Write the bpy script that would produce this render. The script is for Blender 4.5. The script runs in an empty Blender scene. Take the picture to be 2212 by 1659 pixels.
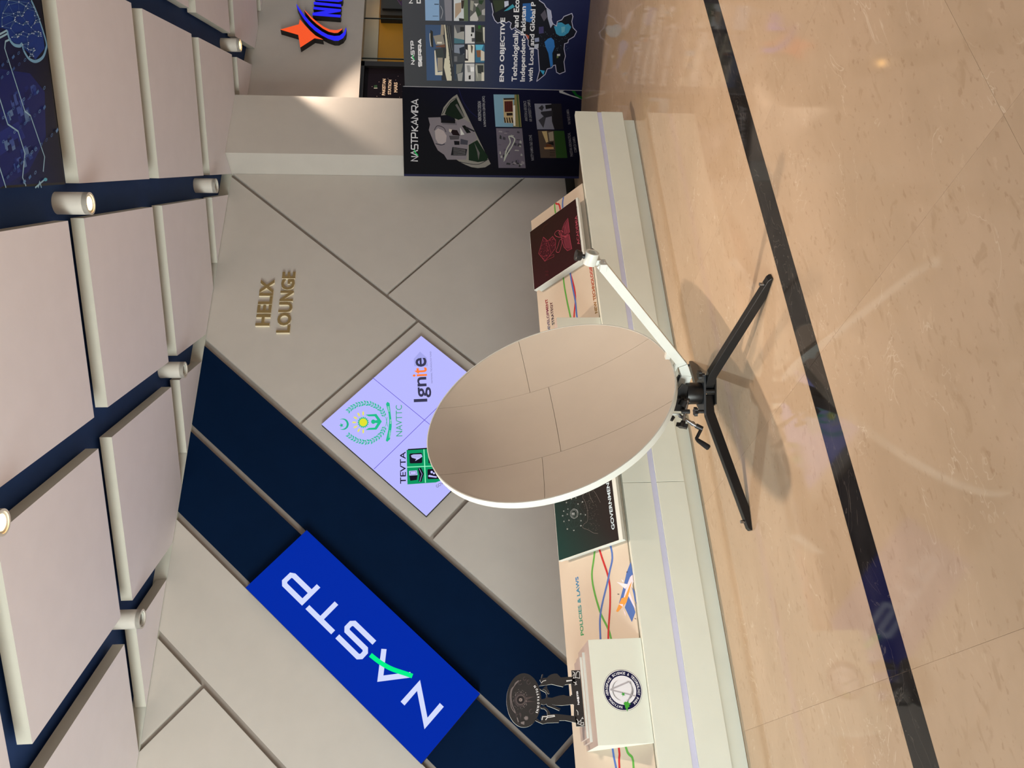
import bpy, bmesh, math, random
from mathutils import Vector, Matrix
S = bpy.context.scene
C = S.collection
random.seed(7)
PI = math.pi

# ------------------------------------------------------------------ camera
# world: X runs along the feature wall, Y into it, Z up; the phone was held on its side (image left = up)
cam_d = bpy.data.cameras.new('camera'); cam = bpy.data.objects.new('camera', cam_d); C.objects.link(cam)
right = Vector((.8733, -.4871, -.0093)); down = Vector((-.0510, -.0725, -.9961)); fwd = Vector((.4844, .8703, -.0887))
fwd.normalize(); right = (right - fwd*right.dot(fwd)).normalized(); down = fwd.cross(right)
m = Matrix((down, right, -fwd)).transposed().to_4x4(); m.translation = (0, 0, 1.5)
cam.matrix_world = m
cam_d.sensor_fit = 'HORIZONTAL'; cam_d.sensor_width = 36.0; cam_d.lens = 1715.54/2212*36
cam_d.clip_start = .05; cam_d.clip_end = 100
S.camera = cam

# ------------------------------------------------------------------ world, big lights, exposure
S.view_settings.view_transform = 'Standard'; S.view_settings.look = 'None'
S.view_settings.exposure = 0.0; S.view_settings.gamma = 1.0; S.view_settings.use_curve_mapping = False
wd = bpy.data.worlds.new('hall'); S.world = wd; wd.use_nodes = True
bg = wd.node_tree.nodes['Background']; bg.inputs['Color'].default_value = (.97, .975, 1.0, 1); bg.inputs['Strength'].default_value = .43

def area(name, loc, aim, sx, sy, watts, col):
    l = bpy.data.lights.new(name, 'AREA'); l.shape = 'RECTANGLE'; l.size = sx; l.size_y = sy; l.energy = watts; l.color = col
    o = bpy.data.objects.new(name, l); C.objects.link(o); o.location = loc
    o.rotation_euler = (Vector(aim)-Vector(loc)).to_track_quat('-Z', 'Y').to_euler(); return o
# daylight from the glazed entrance, behind and to the left of the camera
area('entrance_daylight', (-7.4, .2, 1.5), (3.0, 4.6, 1.8), 5.0, 2.7, 1050, (.94, 1.0, .955))

# downlights, then unseen added spots: (x, y), watts
LAMP_W = [((3.465, 3.895), 250), ((1.414, 3.881), 310), ((7.53, 5.92), 260), ((3.465, 1.84), 170), ((5.51, 1.84), 190)]
BOUNCE_W = [((x, y), 430) for y in (-2.35, -4.5) for x in (-5, -2.8, -.65, 1.495, 3.665, 5.83, 8)] + [((x, y), 150) for x in (-5, -2.8) for y in (1.95, 4.1)]  # unseen spots added outside the view so floor bounce brightens the ceiling panels

# ------------------------------------------------------------------ helpers
def lin(c):
    return tuple((v/255/12.92) if v/255 <= .04045 else ((v/255+.055)/1.055)**2.4 for v in c)
MATS = {}
def mat(name, rgb, rough=.5, metal=0.0, spec=.5, var=.05, scale=6.0, bump=0.0):
    if name in MATS: return MATS[name]
    mt = bpy.data.materials.new(name); mt.use_nodes = True; nt = mt.node_tree; b = nt.nodes['Principled BSDF']
    tc = nt.nodes.new('ShaderNodeTexCoord'); nz = nt.nodes.new('ShaderNodeTexNoise'); nz.inputs['Scale'].default_value = scale; nz.inputs['Detail'].default_value = 4
    nt.links.new(tc.outputs['Object'], nz.inputs['Vector'])
    cr = nt.nodes.new('ShaderNodeValToRGB'); c = lin(rgb)
    cr.color_ramp.elements[0].position = .3; cr.color_ramp.elements[1].position = .7
    cr.color_ramp.elements[0].color = (*[v*(1-var) for v in c], 1); cr.color_ramp.elements[1].color = (*[min(1, v*(1+var)) for v in c], 1)
    nt.links.new(nz.outputs['Fac'], cr.inputs['Fac']); nt.links.new(cr.outputs['Color'], b.inputs['Base Color'])
    b.inputs['Roughness'].default_value = rough; b.inputs['Metallic'].default_value = metal; b.inputs['Specular IOR Level'].default_value = spec
    if bump:
        bp = nt.nodes.new('ShaderNodeBump'); bp.inputs['Strength'].default_value = bump; bp.inputs['Distance'].default_value = .002
        n2 = nt.nodes.new('ShaderNodeTexNoise'); n2.inputs['Scale'].default_value = 220; nt.links.new(tc.outputs['Object'], n2.inputs['Vector'])
        nt.links.new(n2.outputs['Fac'], bp.inputs['Height']); nt.links.new(bp.outputs['Normal'], b.inputs['Normal'])
    MATS[name] = mt; return mt
def glow(name, rgb, strength):
    mt = bpy.data.materials.new(name); mt.use_nodes = True; nt = mt.node_tree; b = nt.nodes['Principled BSDF']
    b.inputs['Base Color'].default_value = (.02, .02, .02, 1); b.inputs['Emission Color'].default_value = (*lin(rgb), 1); b.inputs['Emission Strength'].default_value = strength
    b.inputs['Roughness'].default_value = .4; return mt
def print_mat(name, rough=.4, emit=0.0, spec=.5):
    mt = bpy.data.materials.new(name); mt.use_nodes = True; nt = mt.node_tree; b = nt.nodes['Principled BSDF']
    at = nt.nodes.new('ShaderNodeAttribute'); at.attribute_name = 'Col'
    if emit:
        b.inputs['Base Color'].default_value = (0, 0, 0, 1); b.inputs['Specular IOR Level'].default_value = .05; nt.links.new(at.outputs['Color'], b.inputs['Emission Color']); b.inputs['Emission Strength'].default_value = emit
    else: nt.links.new(at.outputs['Color'], b.inputs['Base Color']); b.inputs['Specular IOR Level'].default_value = spec
    b.inputs['Roughness'].default_value = rough; return mt

class MB:
    """collects shapes, builds ONE mesh object"""
    def __init__(s): s.v = []; s.f = []; s.c = None
    def add(s, vs, fs):
        n = len(s.v); s.v += [tuple(p) for p in vs]; s.f += [tuple(i+n for i in f) for f in fs]; return s
    def hexa(s, p): return s.add(p, [(0, 3, 2, 1), (4, 5, 6, 7), (0, 1, 5, 4), (1, 2, 6, 5), (2, 3, 7, 6), (3, 0, 4, 7)])
    def box(s, x0, x1, y0, y1, z0, z1): return s.hexa([(x0, y0, z0), (x1, y0, z0), (x1, y1, z0), (x0, y1, z0), (x0, y0, z1), (x1, y0, z1), (x1, y1, z1), (x0, y1, z1)])
    def obox(s, o, ex, ey, ez, a, b, c):
        o, ex, ey, ez = map(Vector, (o, ex, ey, ez)); P = lambda i, j, k: o+ex*a[i]+ey*b[j]+ez*c[k]
        return s.hexa([P(0, 0, 0), P(1, 0, 0), P(1, 1, 0), P(0, 1, 0), P(0, 0, 1), P(1, 0, 1), P(1, 1, 1), P(0, 1, 1)])
    def prism(s, pts, o, ex, ey, t0, t1):
        o, ex, ey = map(Vector, (o, ex, ey)); n = ex.cross(ey); k = len(pts)
        ar = sum(pts[i][0]*pts[(i+1) % k][1]-pts[(i+1) % k][0]*pts[i][1] for i in range(k))
        if ar < 0: pts = pts[::-1]
        vs = [o+ex*p[0]+ey*p[1]+n*t0 for p in pts]+[o+ex*p[0]+ey*p[1]+n*t1 for p in pts]
        return s.add(vs, [tuple(range(k-1, -1, -1)), tuple(range(k, 2*k))]+[(i, (i+1) % k, k+(i+1) % k, k+i) for i in range(k)])
    def tube(s, pts, r, n=12, caps=True):
        pts = [Vector(p) for p in pts]; rs = r if isinstance(r, (list, tuple)) else [r]*len(pts); rings = []
        base = len(s.v); u = None
        for i, p in enumerate(pts):
            d = (pts[min(i+1, len(pts)-1)]-pts[max(i-1, 0)])
            d.normalize()
            if u is None: u = d.orthogonal().normalized()
            else: u = (u-d*u.dot(d)).normalized()
            w = d.cross(u); s.v += [tuple(p+(u*math.cos(2*PI*k/n)+w*math.sin(2*PI*k/n))*rs[i]) for k in range(n)]
        for i in range(len(pts)-1):
            for k in range(n):
                a = base+i*n+k; b = base+i*n+(k+1) % n; s.f.append((a, b, b+n, a+n))
        if caps: s.f.append(tuple(base+k for k in range(n-1, -1, -1))); s.f.append(tuple(base+(len(pts)-1)*n+k for k in range(n)))
        return s
    def ring(s, c, ax, r0, r1, h0, h1, n=32):
        c = Vector(c); ax = Vector(ax).normalized(); u = ax.orthogonal().normalized(); w = ax.cross(u); b = len(s.v)
        for k in range(n):
            d = u*math.cos(2*PI*k/n)+w*math.sin(2*PI*k/n)
            for r, h in ((r0, h0), (r1, h0), (r1, h1), (r0, h1)): s.v.append(tuple(c+d*r+ax*h))
        for k in range(n):
            k2 = (k+1) % n
            for j in range(4): s.f.append((b+k*4+j, b+k*4+(j+1) % 4, b+k2*4+(j+1) % 4, b+k2*4+j))
        return s
    def star_knob(s, c, ax, r, h, lobes=6):
        c = Vector(c); ax = Vector(ax).normalized(); u = ax.orthogonal().normalized(); w = ax.cross(u)
        k = lobes*6; pts = []
        for i in range(k):
            t = 2*PI*i/k; rr = r*(.84+.16*math.cos(lobes*t)); pts.append((rr*math.cos(t), rr*math.sin(t)))
        s.prism(pts, c, u, w, 0, h); s.tube([c-ax*h*.7, c], r*.4, 12); return s
    def build(s, name, mt, parent=None, bevel=0.0, smooth=False):
        me = bpy.data.meshes.new(name); me.from_pydata(s.v, [], s.f)
        bm = bmesh.new(); bm.from_mesh(me); bmesh.ops.recalc_face_normals(bm, faces=bm.faces)
        if bevel:
            es = [e for e in bm.edges if len(e.link_faces) == 2 and e.calc_face_angle(0) > .5]
            bmesh.ops.bevel(bm, geom=es, offset=bevel, segments=2, affect='EDGES', profile=.6, clamp_overlap=True)
        bm.to_mesh(me); bm.free()
        if smooth:
            for p in me.polygons: p.use_smooth = True
            me.set_sharp_from_angle(angle=math.radians(40))
        me.materials.append(mt); return link(name, me, parent)
def link(name, me, parent=None):
    o = bpy.data.objects.new(name, me); C.objects.link(o)
    if parent is not None:
        o.parent = parent
        if parent.parent is None: o.matrix_parent_inverse = Matrix.Translation(-parent.location)
    return o
def tag(o, label, cat, group=None):
    o['label'] = label; o['category'] = cat
    if group: o['group'] = group
    return o
def thing(name, label, cat, loc=(0, 0, 0), group=None):
    o = bpy.data.objects.new(name, None); C.objects.link(o); o.location = loc; o.empty_display_size = .1
    return tag(o, label, cat, group)
def struct(o): o['kind'] = 'structure'; return o

# ---- flat print: coloured polygons, lines, lettering on one mesh
def catmull(p, n=6):
    q = [p[0]]+list(p)+[p[-1]]; out = []
    for i in range(1, len(q)-2):
        a, b, c, d = (Vector(v) for v in q[i-1:i+3])
        for k in range(n):
            t = k/n; out.append(tuple(.5*((2*b)+(c-a)*t+(2*a-5*b+4*c-d)*t*t+(3*b-a-3*c+d)*t*t*t)))
    out.append(tuple(q[-2])); return out
TXT = {}
def text_mesh(t, bold=0.0, extrude=0.0):
    key = (t, bold, extrude)
    if key in TXT: return TXT[key]
    cu = bpy.data.curves.new('lettering', 'FONT'); cu.body = t; cu.size = 1; cu.offset = bold; cu.extrude = extrude; cu.resolution_u = 3
    o = bpy.data.objects.new('lettering', cu); C.objects.link(o); dg = bpy.context.evaluated_depsgraph_get(); dg.update()
    me = bpy.data.meshes.new_from_object(o.evaluated_get(dg)); vs = [tuple(v.co) for v in me.vertices]; fs = [tuple(p.vertices) for p in me.polygons]
    bpy.data.objects.remove(o); bpy.data.curves.remove(cu); bpy.data.meshes.remove(me)
    TXT[key] = (vs, fs); return TXT[key]
GL = {'N': (1.15, [[(0, 0), (0, 1), (1.15, 0), (1.15, 1)]]), 'A': (1.5, [[(0, 0), (.75, 1), (1.5, 0)]]), 'A-': (1.3, [[(0, 0), (.65, 1), (1.3, 0)], [(.25, .3), (1.05, .3)]]),
 'S': (1.25, [[(0, 0), (1.15, 0), (1.25, .1), (1.25, .42), (1.15, .5), (.1, .5), (0, .6), (0, .9), (.1, 1), (1.25, 1)]]), 'T': (1.35, [[(0, 1), (1.35, 1)], [(.68, 1), (.68, 0)]]),
 'P': (1.25, [[(0, 0), (0, 1), (1.12, 1), (1.25, .88), (1.25, .5), (1.12, .4), (0, .4)]]), 'K': (1.1, [[(0, 0), (0, 1)], [(1.05, 1), (.1, .5), (1.1, 0)]]),
 'M': (1.4, [[(0, 0), (0, 1), (.7, .25), (1.4, 1), (1.4, 0)]]), 'R': (1.2, [[(0, 0), (0, 1), (1.08, 1), (1.2, .88), (1.2, .5), (1.08, .4), (0, .4)], [(.65, .4), (1.2, 0)]]),
 'I': (0.0, [[(0, 0), (0, 1)]]), 'E': (1.05, [[(1.05, 1), (0, 1), (0, 0), (1.05, 0)], [(0, .5), (.95, .5)]]), 'D': (1.2, [[(0, 0), (0, 1), (1.05, 1), (1.2, .85), (1.2, .15), (1.05, 0), (0, 0)]])}
class Print:
    def __init__(s, o, ex, ey, lift=.0006): s.o, s.ex, s.ey = Vector(o), Vector(ex).normalized(), Vector(ey).normalized(); s.n = s.ex.cross(s.ey); s.v = []; s.f = []; s.c = []; s.h = lift
    def raw(s, vs2, fs, cols):
        b = len(s.v); s.v += [tuple(s.o+s.ex*p[0]+s.ey*p[1]+s.n*s.h) for p in vs2]; s.f += [tuple(i+b for i in f) for f in fs]
        s.c += [(*c, 1) for c in (cols if isinstance(cols, list) else [cols]*len(vs2))]; s.h += 1.5e-5
    def poly(s, c, pts):
        k = len(pts); ar = sum(pts[i][0]*pts[(i+1) % k][1]-pts[(i+1) % k][0]*pts[i][1] for i in range(k))
        s.raw(pts if ar > 0 else pts[::-1], [tuple(range(k))], lin(c))
    def grad(s, cs, pts): s.raw(pts, [(0, 1, 2, 3)], [lin(c) for c in cs])
    def line(s, c, w, pts, sm=0):
        if sm: pts = catmull(pts)
        P = [Vector(p) for p in pts]; L = []; n = len(P)
        closed = (P[0]-P[-1]).length < 1e-4 and n > 3
        for i in range(n):
            a = P[i-1] if i else (P[-2] if closed else None); b = P[i+1] if i < n-1 else (P[1] if closed else None)
            d1 = (P[i]-a).normalized() if a is not None and (P[i]-a).length > 0 else None; d2 = (b-P[i]).normalized() if b is not None and (b-P[i]).length > 0 else None
            d1 = d1 or d2 or Vector((1, 0)); d2 = d2 or d1
            t = d1+d2; t = t.normalized() if t.length > 1e-6 else d1; nn = Vector((-t.y, t.x)); k = min(2.0, 1/max(.4, nn.dot(Vector((-d2.y, d2.x)))))
            L.append((P[i]+nn*w/2*k, P[i]-nn*w/2*k))
        vs = []; fs = []
        for i, (a, b) in enumerate(L):
            vs += [tuple(a), tuple(b)]
            if i: fs.append((2*i-2, 2*i-1, 2*i+1, 2*i))
        s.raw(vs, fs, lin(c))
    def text(s, t, c, x, y, ang, w, h, bold=0.0, c2=None):
        vs, fs = text_mesh(t, bold); xs = [v[0] for v in vs]; ys = [v[1] for v in vs]; x0, x1, y0, y1 = min(xs), max(xs), min(ys), max(ys)
        ca, sa = math.cos(ang), math.sin(ang); out = []; cols = []; A = lin(c); B = lin(c2) if c2 else None
        for v in vs:
            u = (v[0]-x0)/(x1-x0); q = (v[1]-y0)/(y1-y0); a, b = u*w, q*h; out.append((x+ca*a-sa*b, y+sa*a+ca*b))
            cols.append(tuple(A[i]*(1-u)+B[i]*u for i in range(3)) if B else A)
        s.raw(out, fs, cols)
    def logo(s, t, c, x, y, ang, w, h, lw, g=None):
        gl = [GL['A' if ch == 'A' and g else ('A-' if ch == 'A' else ch)] for ch in t]; gap = .25
        tot = sum(a for a, _ in gl)+gap*(len(t)-1); tot = tot or 1; k = (w-lw)/tot if len(t) > 1 else (w-lw)/max(gl[0][0], .5); hh = h-lw; ca, sa = math.cos(ang), math.sin(ang); px = 0.0
        T = lambda p: (x+ca*(lw/2+(px+p[0])*k)-sa*(lw/2+p[1]*hh), y+sa*(lw/2+(px+p[0])*k)+ca*(lw/2+p[1]*hh))
        for ch, (wd_, st) in zip(t, gl):
            for l in st: s.line(c, lw, [T(p) for p in l])
            if ch == 'A' and g: s.line(g, lw*1.05, [T(p) for p in ((.02, -.02), (.35, .12), (.8, .36), (1.25, .5), (1.72, .56))], 1)
            px += wd_+gap
    def items(s, key):
        for it in DATA[key]:
            P2 = lambda l: [(l[i]/1000, l[i+1]/1000) for i in range(0, len(l), 2)]
            if it[0] == 'p': s.poly(it[1], P2(it[2]))
            elif it[0] == 'l': s.line(it[1], it[2]/1000, P2(it[3]), it[4])
            elif it[0] == 't': s.text(it[1], it[2], it[3]/1000, it[4]/1000, it[5], it[6]/1000, it[7]/1000, it[8], it[9] or None)
            else: s.logo(it[1], it[2], it[3]/1000, it[4]/1000, it[5], it[6]/1000, it[7]/1000, it[8]/1000, it[9] or None)
        return s
    def build(s, name, mt, parent=None):
        me = bpy.data.meshes.new(name); me.from_pydata(s.v, [], s.f); a = me.color_attributes.new('Col', 'FLOAT_COLOR', 'POINT')
        a.data.foreach_set('color', [x for c in s.c for x in c]); me.materials.append(mt); return link(name, me, parent)
def D2(key): l = DATA[key]; return [(l[i]/1000, l[i+1]/1000) for i in range(0, len(l), 2)]
def clip(poly, p, n):
    out = []; k = len(poly); d = [(q[0]-p[0])*n[0]+(q[1]-p[1])*n[1] for q in poly]
    for i in range(k):
        a, b = poly[i], poly[(i+1) % k]; da, db = d[i], d[(i+1) % k]
        if da >= 0: out.append(a)
        if (da >= 0) != (db >= 0): t = da/(da-db); out.append((a[0]+(b[0]-a[0])*t, a[1]+(b[1]-a[1])*t))
    return out

DATA={
'kamra':[
('l',(18,20,60),8.0,[879,1294,855,1284,760,1247,670,1183,605,1100],1),
('g', 'NASTP', (200, 200, 205), 151, 1719, -0.0207, 290, 78.3, 10.5, (40, 190, 100)),
('g', 'KAMRA', (190, 190, 195), 453, 1712, -0.0281, 321, 77.5, 10.5, 0),
('p',(125,122,115),[827,1310,138,956,102,1014,93,1092,102,1163,127,1228,152,1280,176,1319,265,1222,631,1349,616,1476,695,1450,763,1393,799,1354]),
('p',(14,28,18),[788,1316,606,1228,571,1285,594,1349,629,1438,684,1419,739,1380]),
('p',(18,36,22),[378,1099,206,982,168,1001,154,1092,172,1189,327,1189]),
('p',(90,88,86),[734,1310,606,1228,596,1247,722,1329]),
('p',(90,88,86),[353,1131,248,1073,173,1085,254,1099]),
('p',(116,110,116),[592,1610,523,1592,468,1605,382,1568,321,1543,266,1512,224,1448,174,1416,178,1215,321,1196,390,1099,549,1170,590,1253,564,1330,567,1477,598,1483]),
('p',(96,92,98),[562,1464,558,1317,522,1311,528,1464]),
('p',(158,148,148),[462,1542,488,1509,464,1452,416,1420,354,1427,329,1466,340,1511,383,1536]),
('l',(60,56,62),8.0,[468,1548,512,1516,495,1452,452,1427],1),
('l',(40,40,50),8.0,[334,1537,322,1479,332,1440],1),
('p',(25,12,16),[478,1388,473,1311,418,1279,423,1356]),
('p',(12,12,16),[365,1344,363,1286,326,1286,325,1338]),
('p',(20,20,24),[303,1360,284,1206,218,1218,219,1377]),
('p',(190,190,185),[501,1279,431,1234,424,1273]),
('p',(12,16,14),[523,1228,451,1164,444,1209,517,1260]),
('p',(180,170,160),[484,1394,478,1362,447,1376,459,1395]),
('p',(70,66,70),[416,1395,418,1286,381,1292,376,1382]),
('p',(12,12,16),[543,1477,540,1330,570,1330,567,1477]),
('p',(60,60,70),[388,1273,370,1196,327,1202,332,1280]),
('p',(30,30,34),[511,1215,470,1125,458,1131,493,1221]),
('l',(110,108,110),4.0,[292,1351,276,1222],0),
('l',(110,108,110),4.0,[280,1351,266,1222],0),
('l',(110,108,110),4.0,[268,1351,256,1222],0),
('l',(110,108,110),4.0,[255,1351,246,1222],0),
('l',(110,108,110),4.0,[243,1351,236,1222],0),
('l',(110,108,110),4.0,[230,1351,226,1222],0),
('l',(40,40,46),6.0,[155,1287,134,1170,136,1072,187,981],1),
('l',(40,40,46),6.0,[628,1464,702,1418,763,1367,794,1310],1),
('t', 'AEROSPACE DESIGN', (150, 150, 155), 568, 1056, 0.0302, 196, 34.0, 0.01, 0),
('t', '& INNOVATION CENTER (ADIC)', (150, 150, 155), 514, 1000, 0.0583, 302, 32.2, 0.01, 0),
('p',(112,148,168),[834,932,838,668,516,633,514,908]),
('p',(120,110,70),[837,713,838,668,516,633,517,724]),
('p',(60,80,45),[838,693,838,677,516,643,516,659]),
('p',(170,150,112),[799,831,804,731,552,708,556,818]),
('p',(78,34,26),[769,818,774,734,667,726,663,813]),
('p',(46,36,30),[608,822,609,809,556,798,555,812]),
('l',(40,20,18),4.0,[766,805,669,800],0),
('p',(46,36,30),[608,796,610,784,556,772,555,786]),
('l',(40,20,18),4.0,[766,786,669,781],0),
('p',(46,36,30),[609,771,610,758,557,746,556,760]),
('l',(40,20,18),4.0,[767,766,670,762],0),
('p',(46,36,30),[609,745,611,732,558,720,556,734]),
('l',(40,20,18),4.0,[767,747,670,742],0),
('p',(35,26,22),[654,794,656,732,631,728,626,790]),
('p',(40,34,30),[799,828,804,712,788,712,782,824]),
('p',(205,200,190),[728,729,732,705,527,698,527,718]),
('p',(98,92,104),[500,902,504,628,100,582,98,872]),
('p',(84,76,92),[296,816,287,794,264,794,270,822]),
('p',(130,124,130),[476,871,471,835,458,837,462,878]),
('p',(44,46,48),[237,822,228,794,207,795,212,828]),
('p',(84,76,92),[431,733,419,702,389,702,397,738]),
('p',(84,76,92),[476,796,473,761,463,764,465,803]),
('p',(84,76,92),[215,856,209,819,196,822,200,864]),
('p',(44,46,48),[182,689,169,654,137,654,146,694]),
('p',(150,150,146),[286,697,283,656,273,659,275,705]),
('p',(44,46,48),[435,860,421,844,388,843,397,866]),
('p',(84,76,92),[191,675,178,651,149,650,157,680]),
('p',(60,58,66),[282,788,269,758,238,758,247,793]),
('p',(150,150,146),[144,651,140,619,129,621,132,659]),
('p',(130,124,130),[174,628,163,598,137,598,144,633]),
('p',(44,46,48),[144,706,140,688,131,689,134,714]),
('p',(44,46,48),[144,652,132,639,108,638,112,657]),
('p',(60,58,66),[476,677,469,654,452,654,457,683]),
('p',(150,150,146),[272,860,260,849,235,848,242,866]),
('p',(60,58,66),[167,728,162,710,150,710,153,736]),
('p',(130,124,130),[455,812,453,784,446,786,448,820]),
('p',(150,150,146),[384,650,374,631,349,630,356,655]),
('p',(44,46,48),[154,785,147,745,131,748,135,792]),
('p',(60,58,66),[352,670,342,631,317,632,323,676]),
('p',(130,124,130),[161,711,153,684,135,685,140,718]),
('p',(150,150,146),[334,652,329,635,314,635,318,659]),
('p',(84,76,92),[340,873,337,845,331,848,332,881]),
('p',(150,150,146),[437,745,431,715,416,717,420,752]),
('p',(60,58,66),[363,717,352,683,325,684,332,722]),
('p',(44,46,48),[156,718,149,708,133,707,137,725]),
('p',(150,150,146),[277,800,272,785,261,785,264,807]),
('p',(60,58,66),[393,681,390,646,382,648,384,688]),
('p',(150,150,146),[250,635,242,621,222,620,227,641]),
('p',(60,58,66),[418,826,407,802,382,802,389,832]),
('p',(130,124,130),[158,715,153,683,141,685,144,723]),
('p',(150,150,146),[228,848,219,832,197,831,203,855]),
('l',(170,175,165),12.0,[171,814,284,789,360,751,421,765,398,706,335,725,241,782,171,814],1),
('p',(124,126,140),[752,502,757,220,501,186,496,468]),
('p',(34,32,36),[755,324,757,220,501,186,499,284,578,312]),
('p',(58,58,64),[587,456,631,398,613,378,511,402]),
('p',(50,50,56),[709,459,741,421,717,401,680,419]),
('p',(44,44,50),[673,432,688,309,633,307,613,385,655,432]),
('p',(28,28,30),[741,388,749,317,712,316,699,381]),
('p',(78,66,56),[484,460,485,290,209,256,207,424]),
('p',(42,74,32),[485,290,487,180,211,136,209,256]),
('p',(190,168,120),[477,418,481,365,373,346,363,369]),
('p',(188,150,100),[316,391,320,289,299,285,296,384]),
('p',(96,58,34),[347,372,351,313,320,309,317,368]),
('p',(150,140,120),[466,349,479,297,386,288,379,333]),
('p',(24,22,20),[360,359,374,294,336,286,342,306]),
('l',(28,24,20),4.0,[282,328,283,272],0),
('l',(28,24,20),4.0,[265,327,266,271],0),
('l',(28,24,20),4.0,[247,327,248,271],0),
('l',(28,24,20),4.0,[230,326,230,270],0),
('t', 'AVIATION & AEROSPACE', (128, 128, 134), 578, 568, 0.109, 201, 29.7, 0.005, 0),
('t', 'AIR UNIVERSITY CAMPUS', (128, 128, 134), 574, 522, 0.1274, 217, 29.6, 0.005, 0),
('t', 'NASTP KAMRA R&D ZONE', (128, 128, 134), 182, 494, 0.1167, 260, 30.1, 0.005, 0),
('t', 'PAF BASE KAMRA', (128, 128, 134), 557, 111, 0.1722, 150, 28.5, 0.005, 0),
('t', 'PAKISTAN AERONAUTICAL', (128, 128, 134), 230, 75, 0.161, 243, 29.5, 0.005, 0),
('t', 'COMPLEX KAMRA', (128, 128, 134), 271, 33, 0.1849, 164, 29.4, 0.005, 0),
('p',(175,178,180),[887,246,866,241,828,98,803,-7,825,46,847,125,880,211,889,188]),
('p',(10,90,32),[887,114,889,81,852,54,820,-16,800,-21,811,20,839,73]),
],
'sierra':[
('g', 'NASTP', (225, 225, 228), 216, 1737, -0.0075, 227, 38.2, 8.5, (40, 190, 100)),
('g', 'SIERRA', (225, 225, 228), 196, 1664, -0.0093, 269, 38.3, 10.5, 0),
('g', 'N', (225, 225, 228), 784, 1736, 0.0202, 44, 41.4, 8.5, 0),
('g', 'D', (225, 225, 228), 786, 1663, 0.0101, 50, 40.9, 10.5, 0),
('p',(62,84,118),[595,1624,598,1436,67,1411,64,1619]),
('p',(52,54,58),[600,1469,597,1365,69,1356,68,1468]),
('p',(205,200,178),[600,1439,601,1428,361,1396,107,1365,68,1365,67,1413,198,1444,285,1435,286,1421,361,1418]),
('p',(70,72,64),[586,1409,570,1421,555,1406]),
('p',(70,72,64),[550,1406,534,1417,519,1402]),
('p',(70,72,64),[514,1402,498,1414,482,1399]),
('p',(70,72,64),[477,1398,461,1410,446,1395]),
('p',(70,72,64),[441,1395,424,1406,409,1392]),
('p',(70,72,64),[404,1391,388,1402,372,1388]),
('p',(70,72,64),[367,1388,351,1398,335,1385]),
('p',(70,72,64),[330,1384,313,1395,298,1381]),
('p',(70,72,64),[292,1381,276,1391,260,1377]),
('p',(70,72,64),[254,1377,238,1387,222,1374]),
('p',(70,72,64),[217,1373,200,1383,184,1370]),
('p',(70,72,64),[179,1370,162,1379,146,1366]),
('p',(70,72,64),[140,1366,124,1375,107,1363]),
('p',(60,66,66),[374,1532,386,1454,285,1438,283,1517]),
('p',(205,200,182),[358,1538,358,1528,148,1507,157,1458,119,1459,119,1533]),
('p',(150,142,128),[289,1508,290,1455,160,1456,159,1507]),
('p',(140,136,126),[494,1547,512,1453,413,1432,411,1521]),
('p',(110,78,62),[400,1524,419,1432,390,1429,387,1521]),
('p',(44,44,40),[550,1574,535,1550,384,1549,394,1571,472,1581]),
('l',(215,212,200),6.0,[519,1580,462,1580,394,1571],1),
('p',(210,205,190),[440,1509,441,1462,424,1462,423,1510]),
('p',(150,140,124),[600,1469,600,1442,507,1442,506,1476]),
('l',(120,122,120),4.0,[596,1409,206,1359],0),
('l',(110,112,112),4.0,[592,1392,362,1360],0),
('p',(132,166,204),[861,1623,866,1451,638,1436,635,1622]),
('p',(78,84,96),[865,1486,869,1365,638,1362,637,1485]),
('p',(128,128,138),[867,1440,869,1365,638,1362,638,1425]),
('l',(40,50,60),4.0,[676,1550,678,1496],0),
('l',(40,50,60),7.0,[784,1533,784,1490],0),
('l',(150,154,162),6.0,[656,1469,722,1452,772,1473],1),
('p',(200,206,210),[870,1345,874,1209,641,1201,639,1343]),
('p',(92,108,84),[873,1252,874,1209,641,1201,641,1244]),
('p',(60,50,44),[828,1273,828,1243,753,1251,753,1270]),
('p',(48,48,48),[666,1294,662,1244,641,1244,640,1291]),
('p',(170,150,130),[796,1332,808,1273,727,1272,660,1332]),
('p',(92,94,92),[875,1190,879,1041,643,1037,641,1187]),
('p',(150,150,140),[830,1181,821,1148,731,1158,745,1185]),
('p',(60,78,58),[777,1126,768,1104,708,1070,682,1108,732,1130]),
('p',(44,66,44),[833,1105,834,1051,794,1072,803,1099]),
('p',(190,190,186),[679,1184,732,1130,661,1102,643,1112,643,1184]),
('p',(170,170,168),[744,1070,760,1040,699,1039,703,1070]),
('p',(200,200,196),[802,1148,803,1104,772,1126]),
('p',(160,160,156),[601,1340,604,1241,432,1240,429,1340]),
('p',(90,92,96),[601,1340,604,1241,552,1241,525,1310]),
('p',(70,110,124),[481,1340,466,1240,432,1240,429,1340]),
('p',(44,44,46),[585,1281,586,1241,544,1241,543,1280]),
('p',(205,205,205),[603,1233,606,1138,434,1135,431,1231]),
('p',(44,44,50),[588,1171,588,1142,537,1142,536,1170]),
('p',(30,30,30),[519,1175,528,1161,502,1160,502,1174]),
('p',(80,80,84),[485,1165,486,1136,451,1135,450,1164]),
('p',(60,64,58),[604,1131,607,1039,436,1034,433,1128]),
('p',(206,204,190),[589,1057,590,1038,436,1034,470,1049]),
('p',(44,100,44),[605,1103,606,1076,572,1084,571,1102]),
('p',(40,42,38),[553,1130,538,1065,452,1063,450,1128]),
('p',(130,140,156),[418,1340,421,1239,250,1237,247,1340]),
('p',(70,74,80),[342,1340,328,1238,250,1237,247,1340]),
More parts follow.
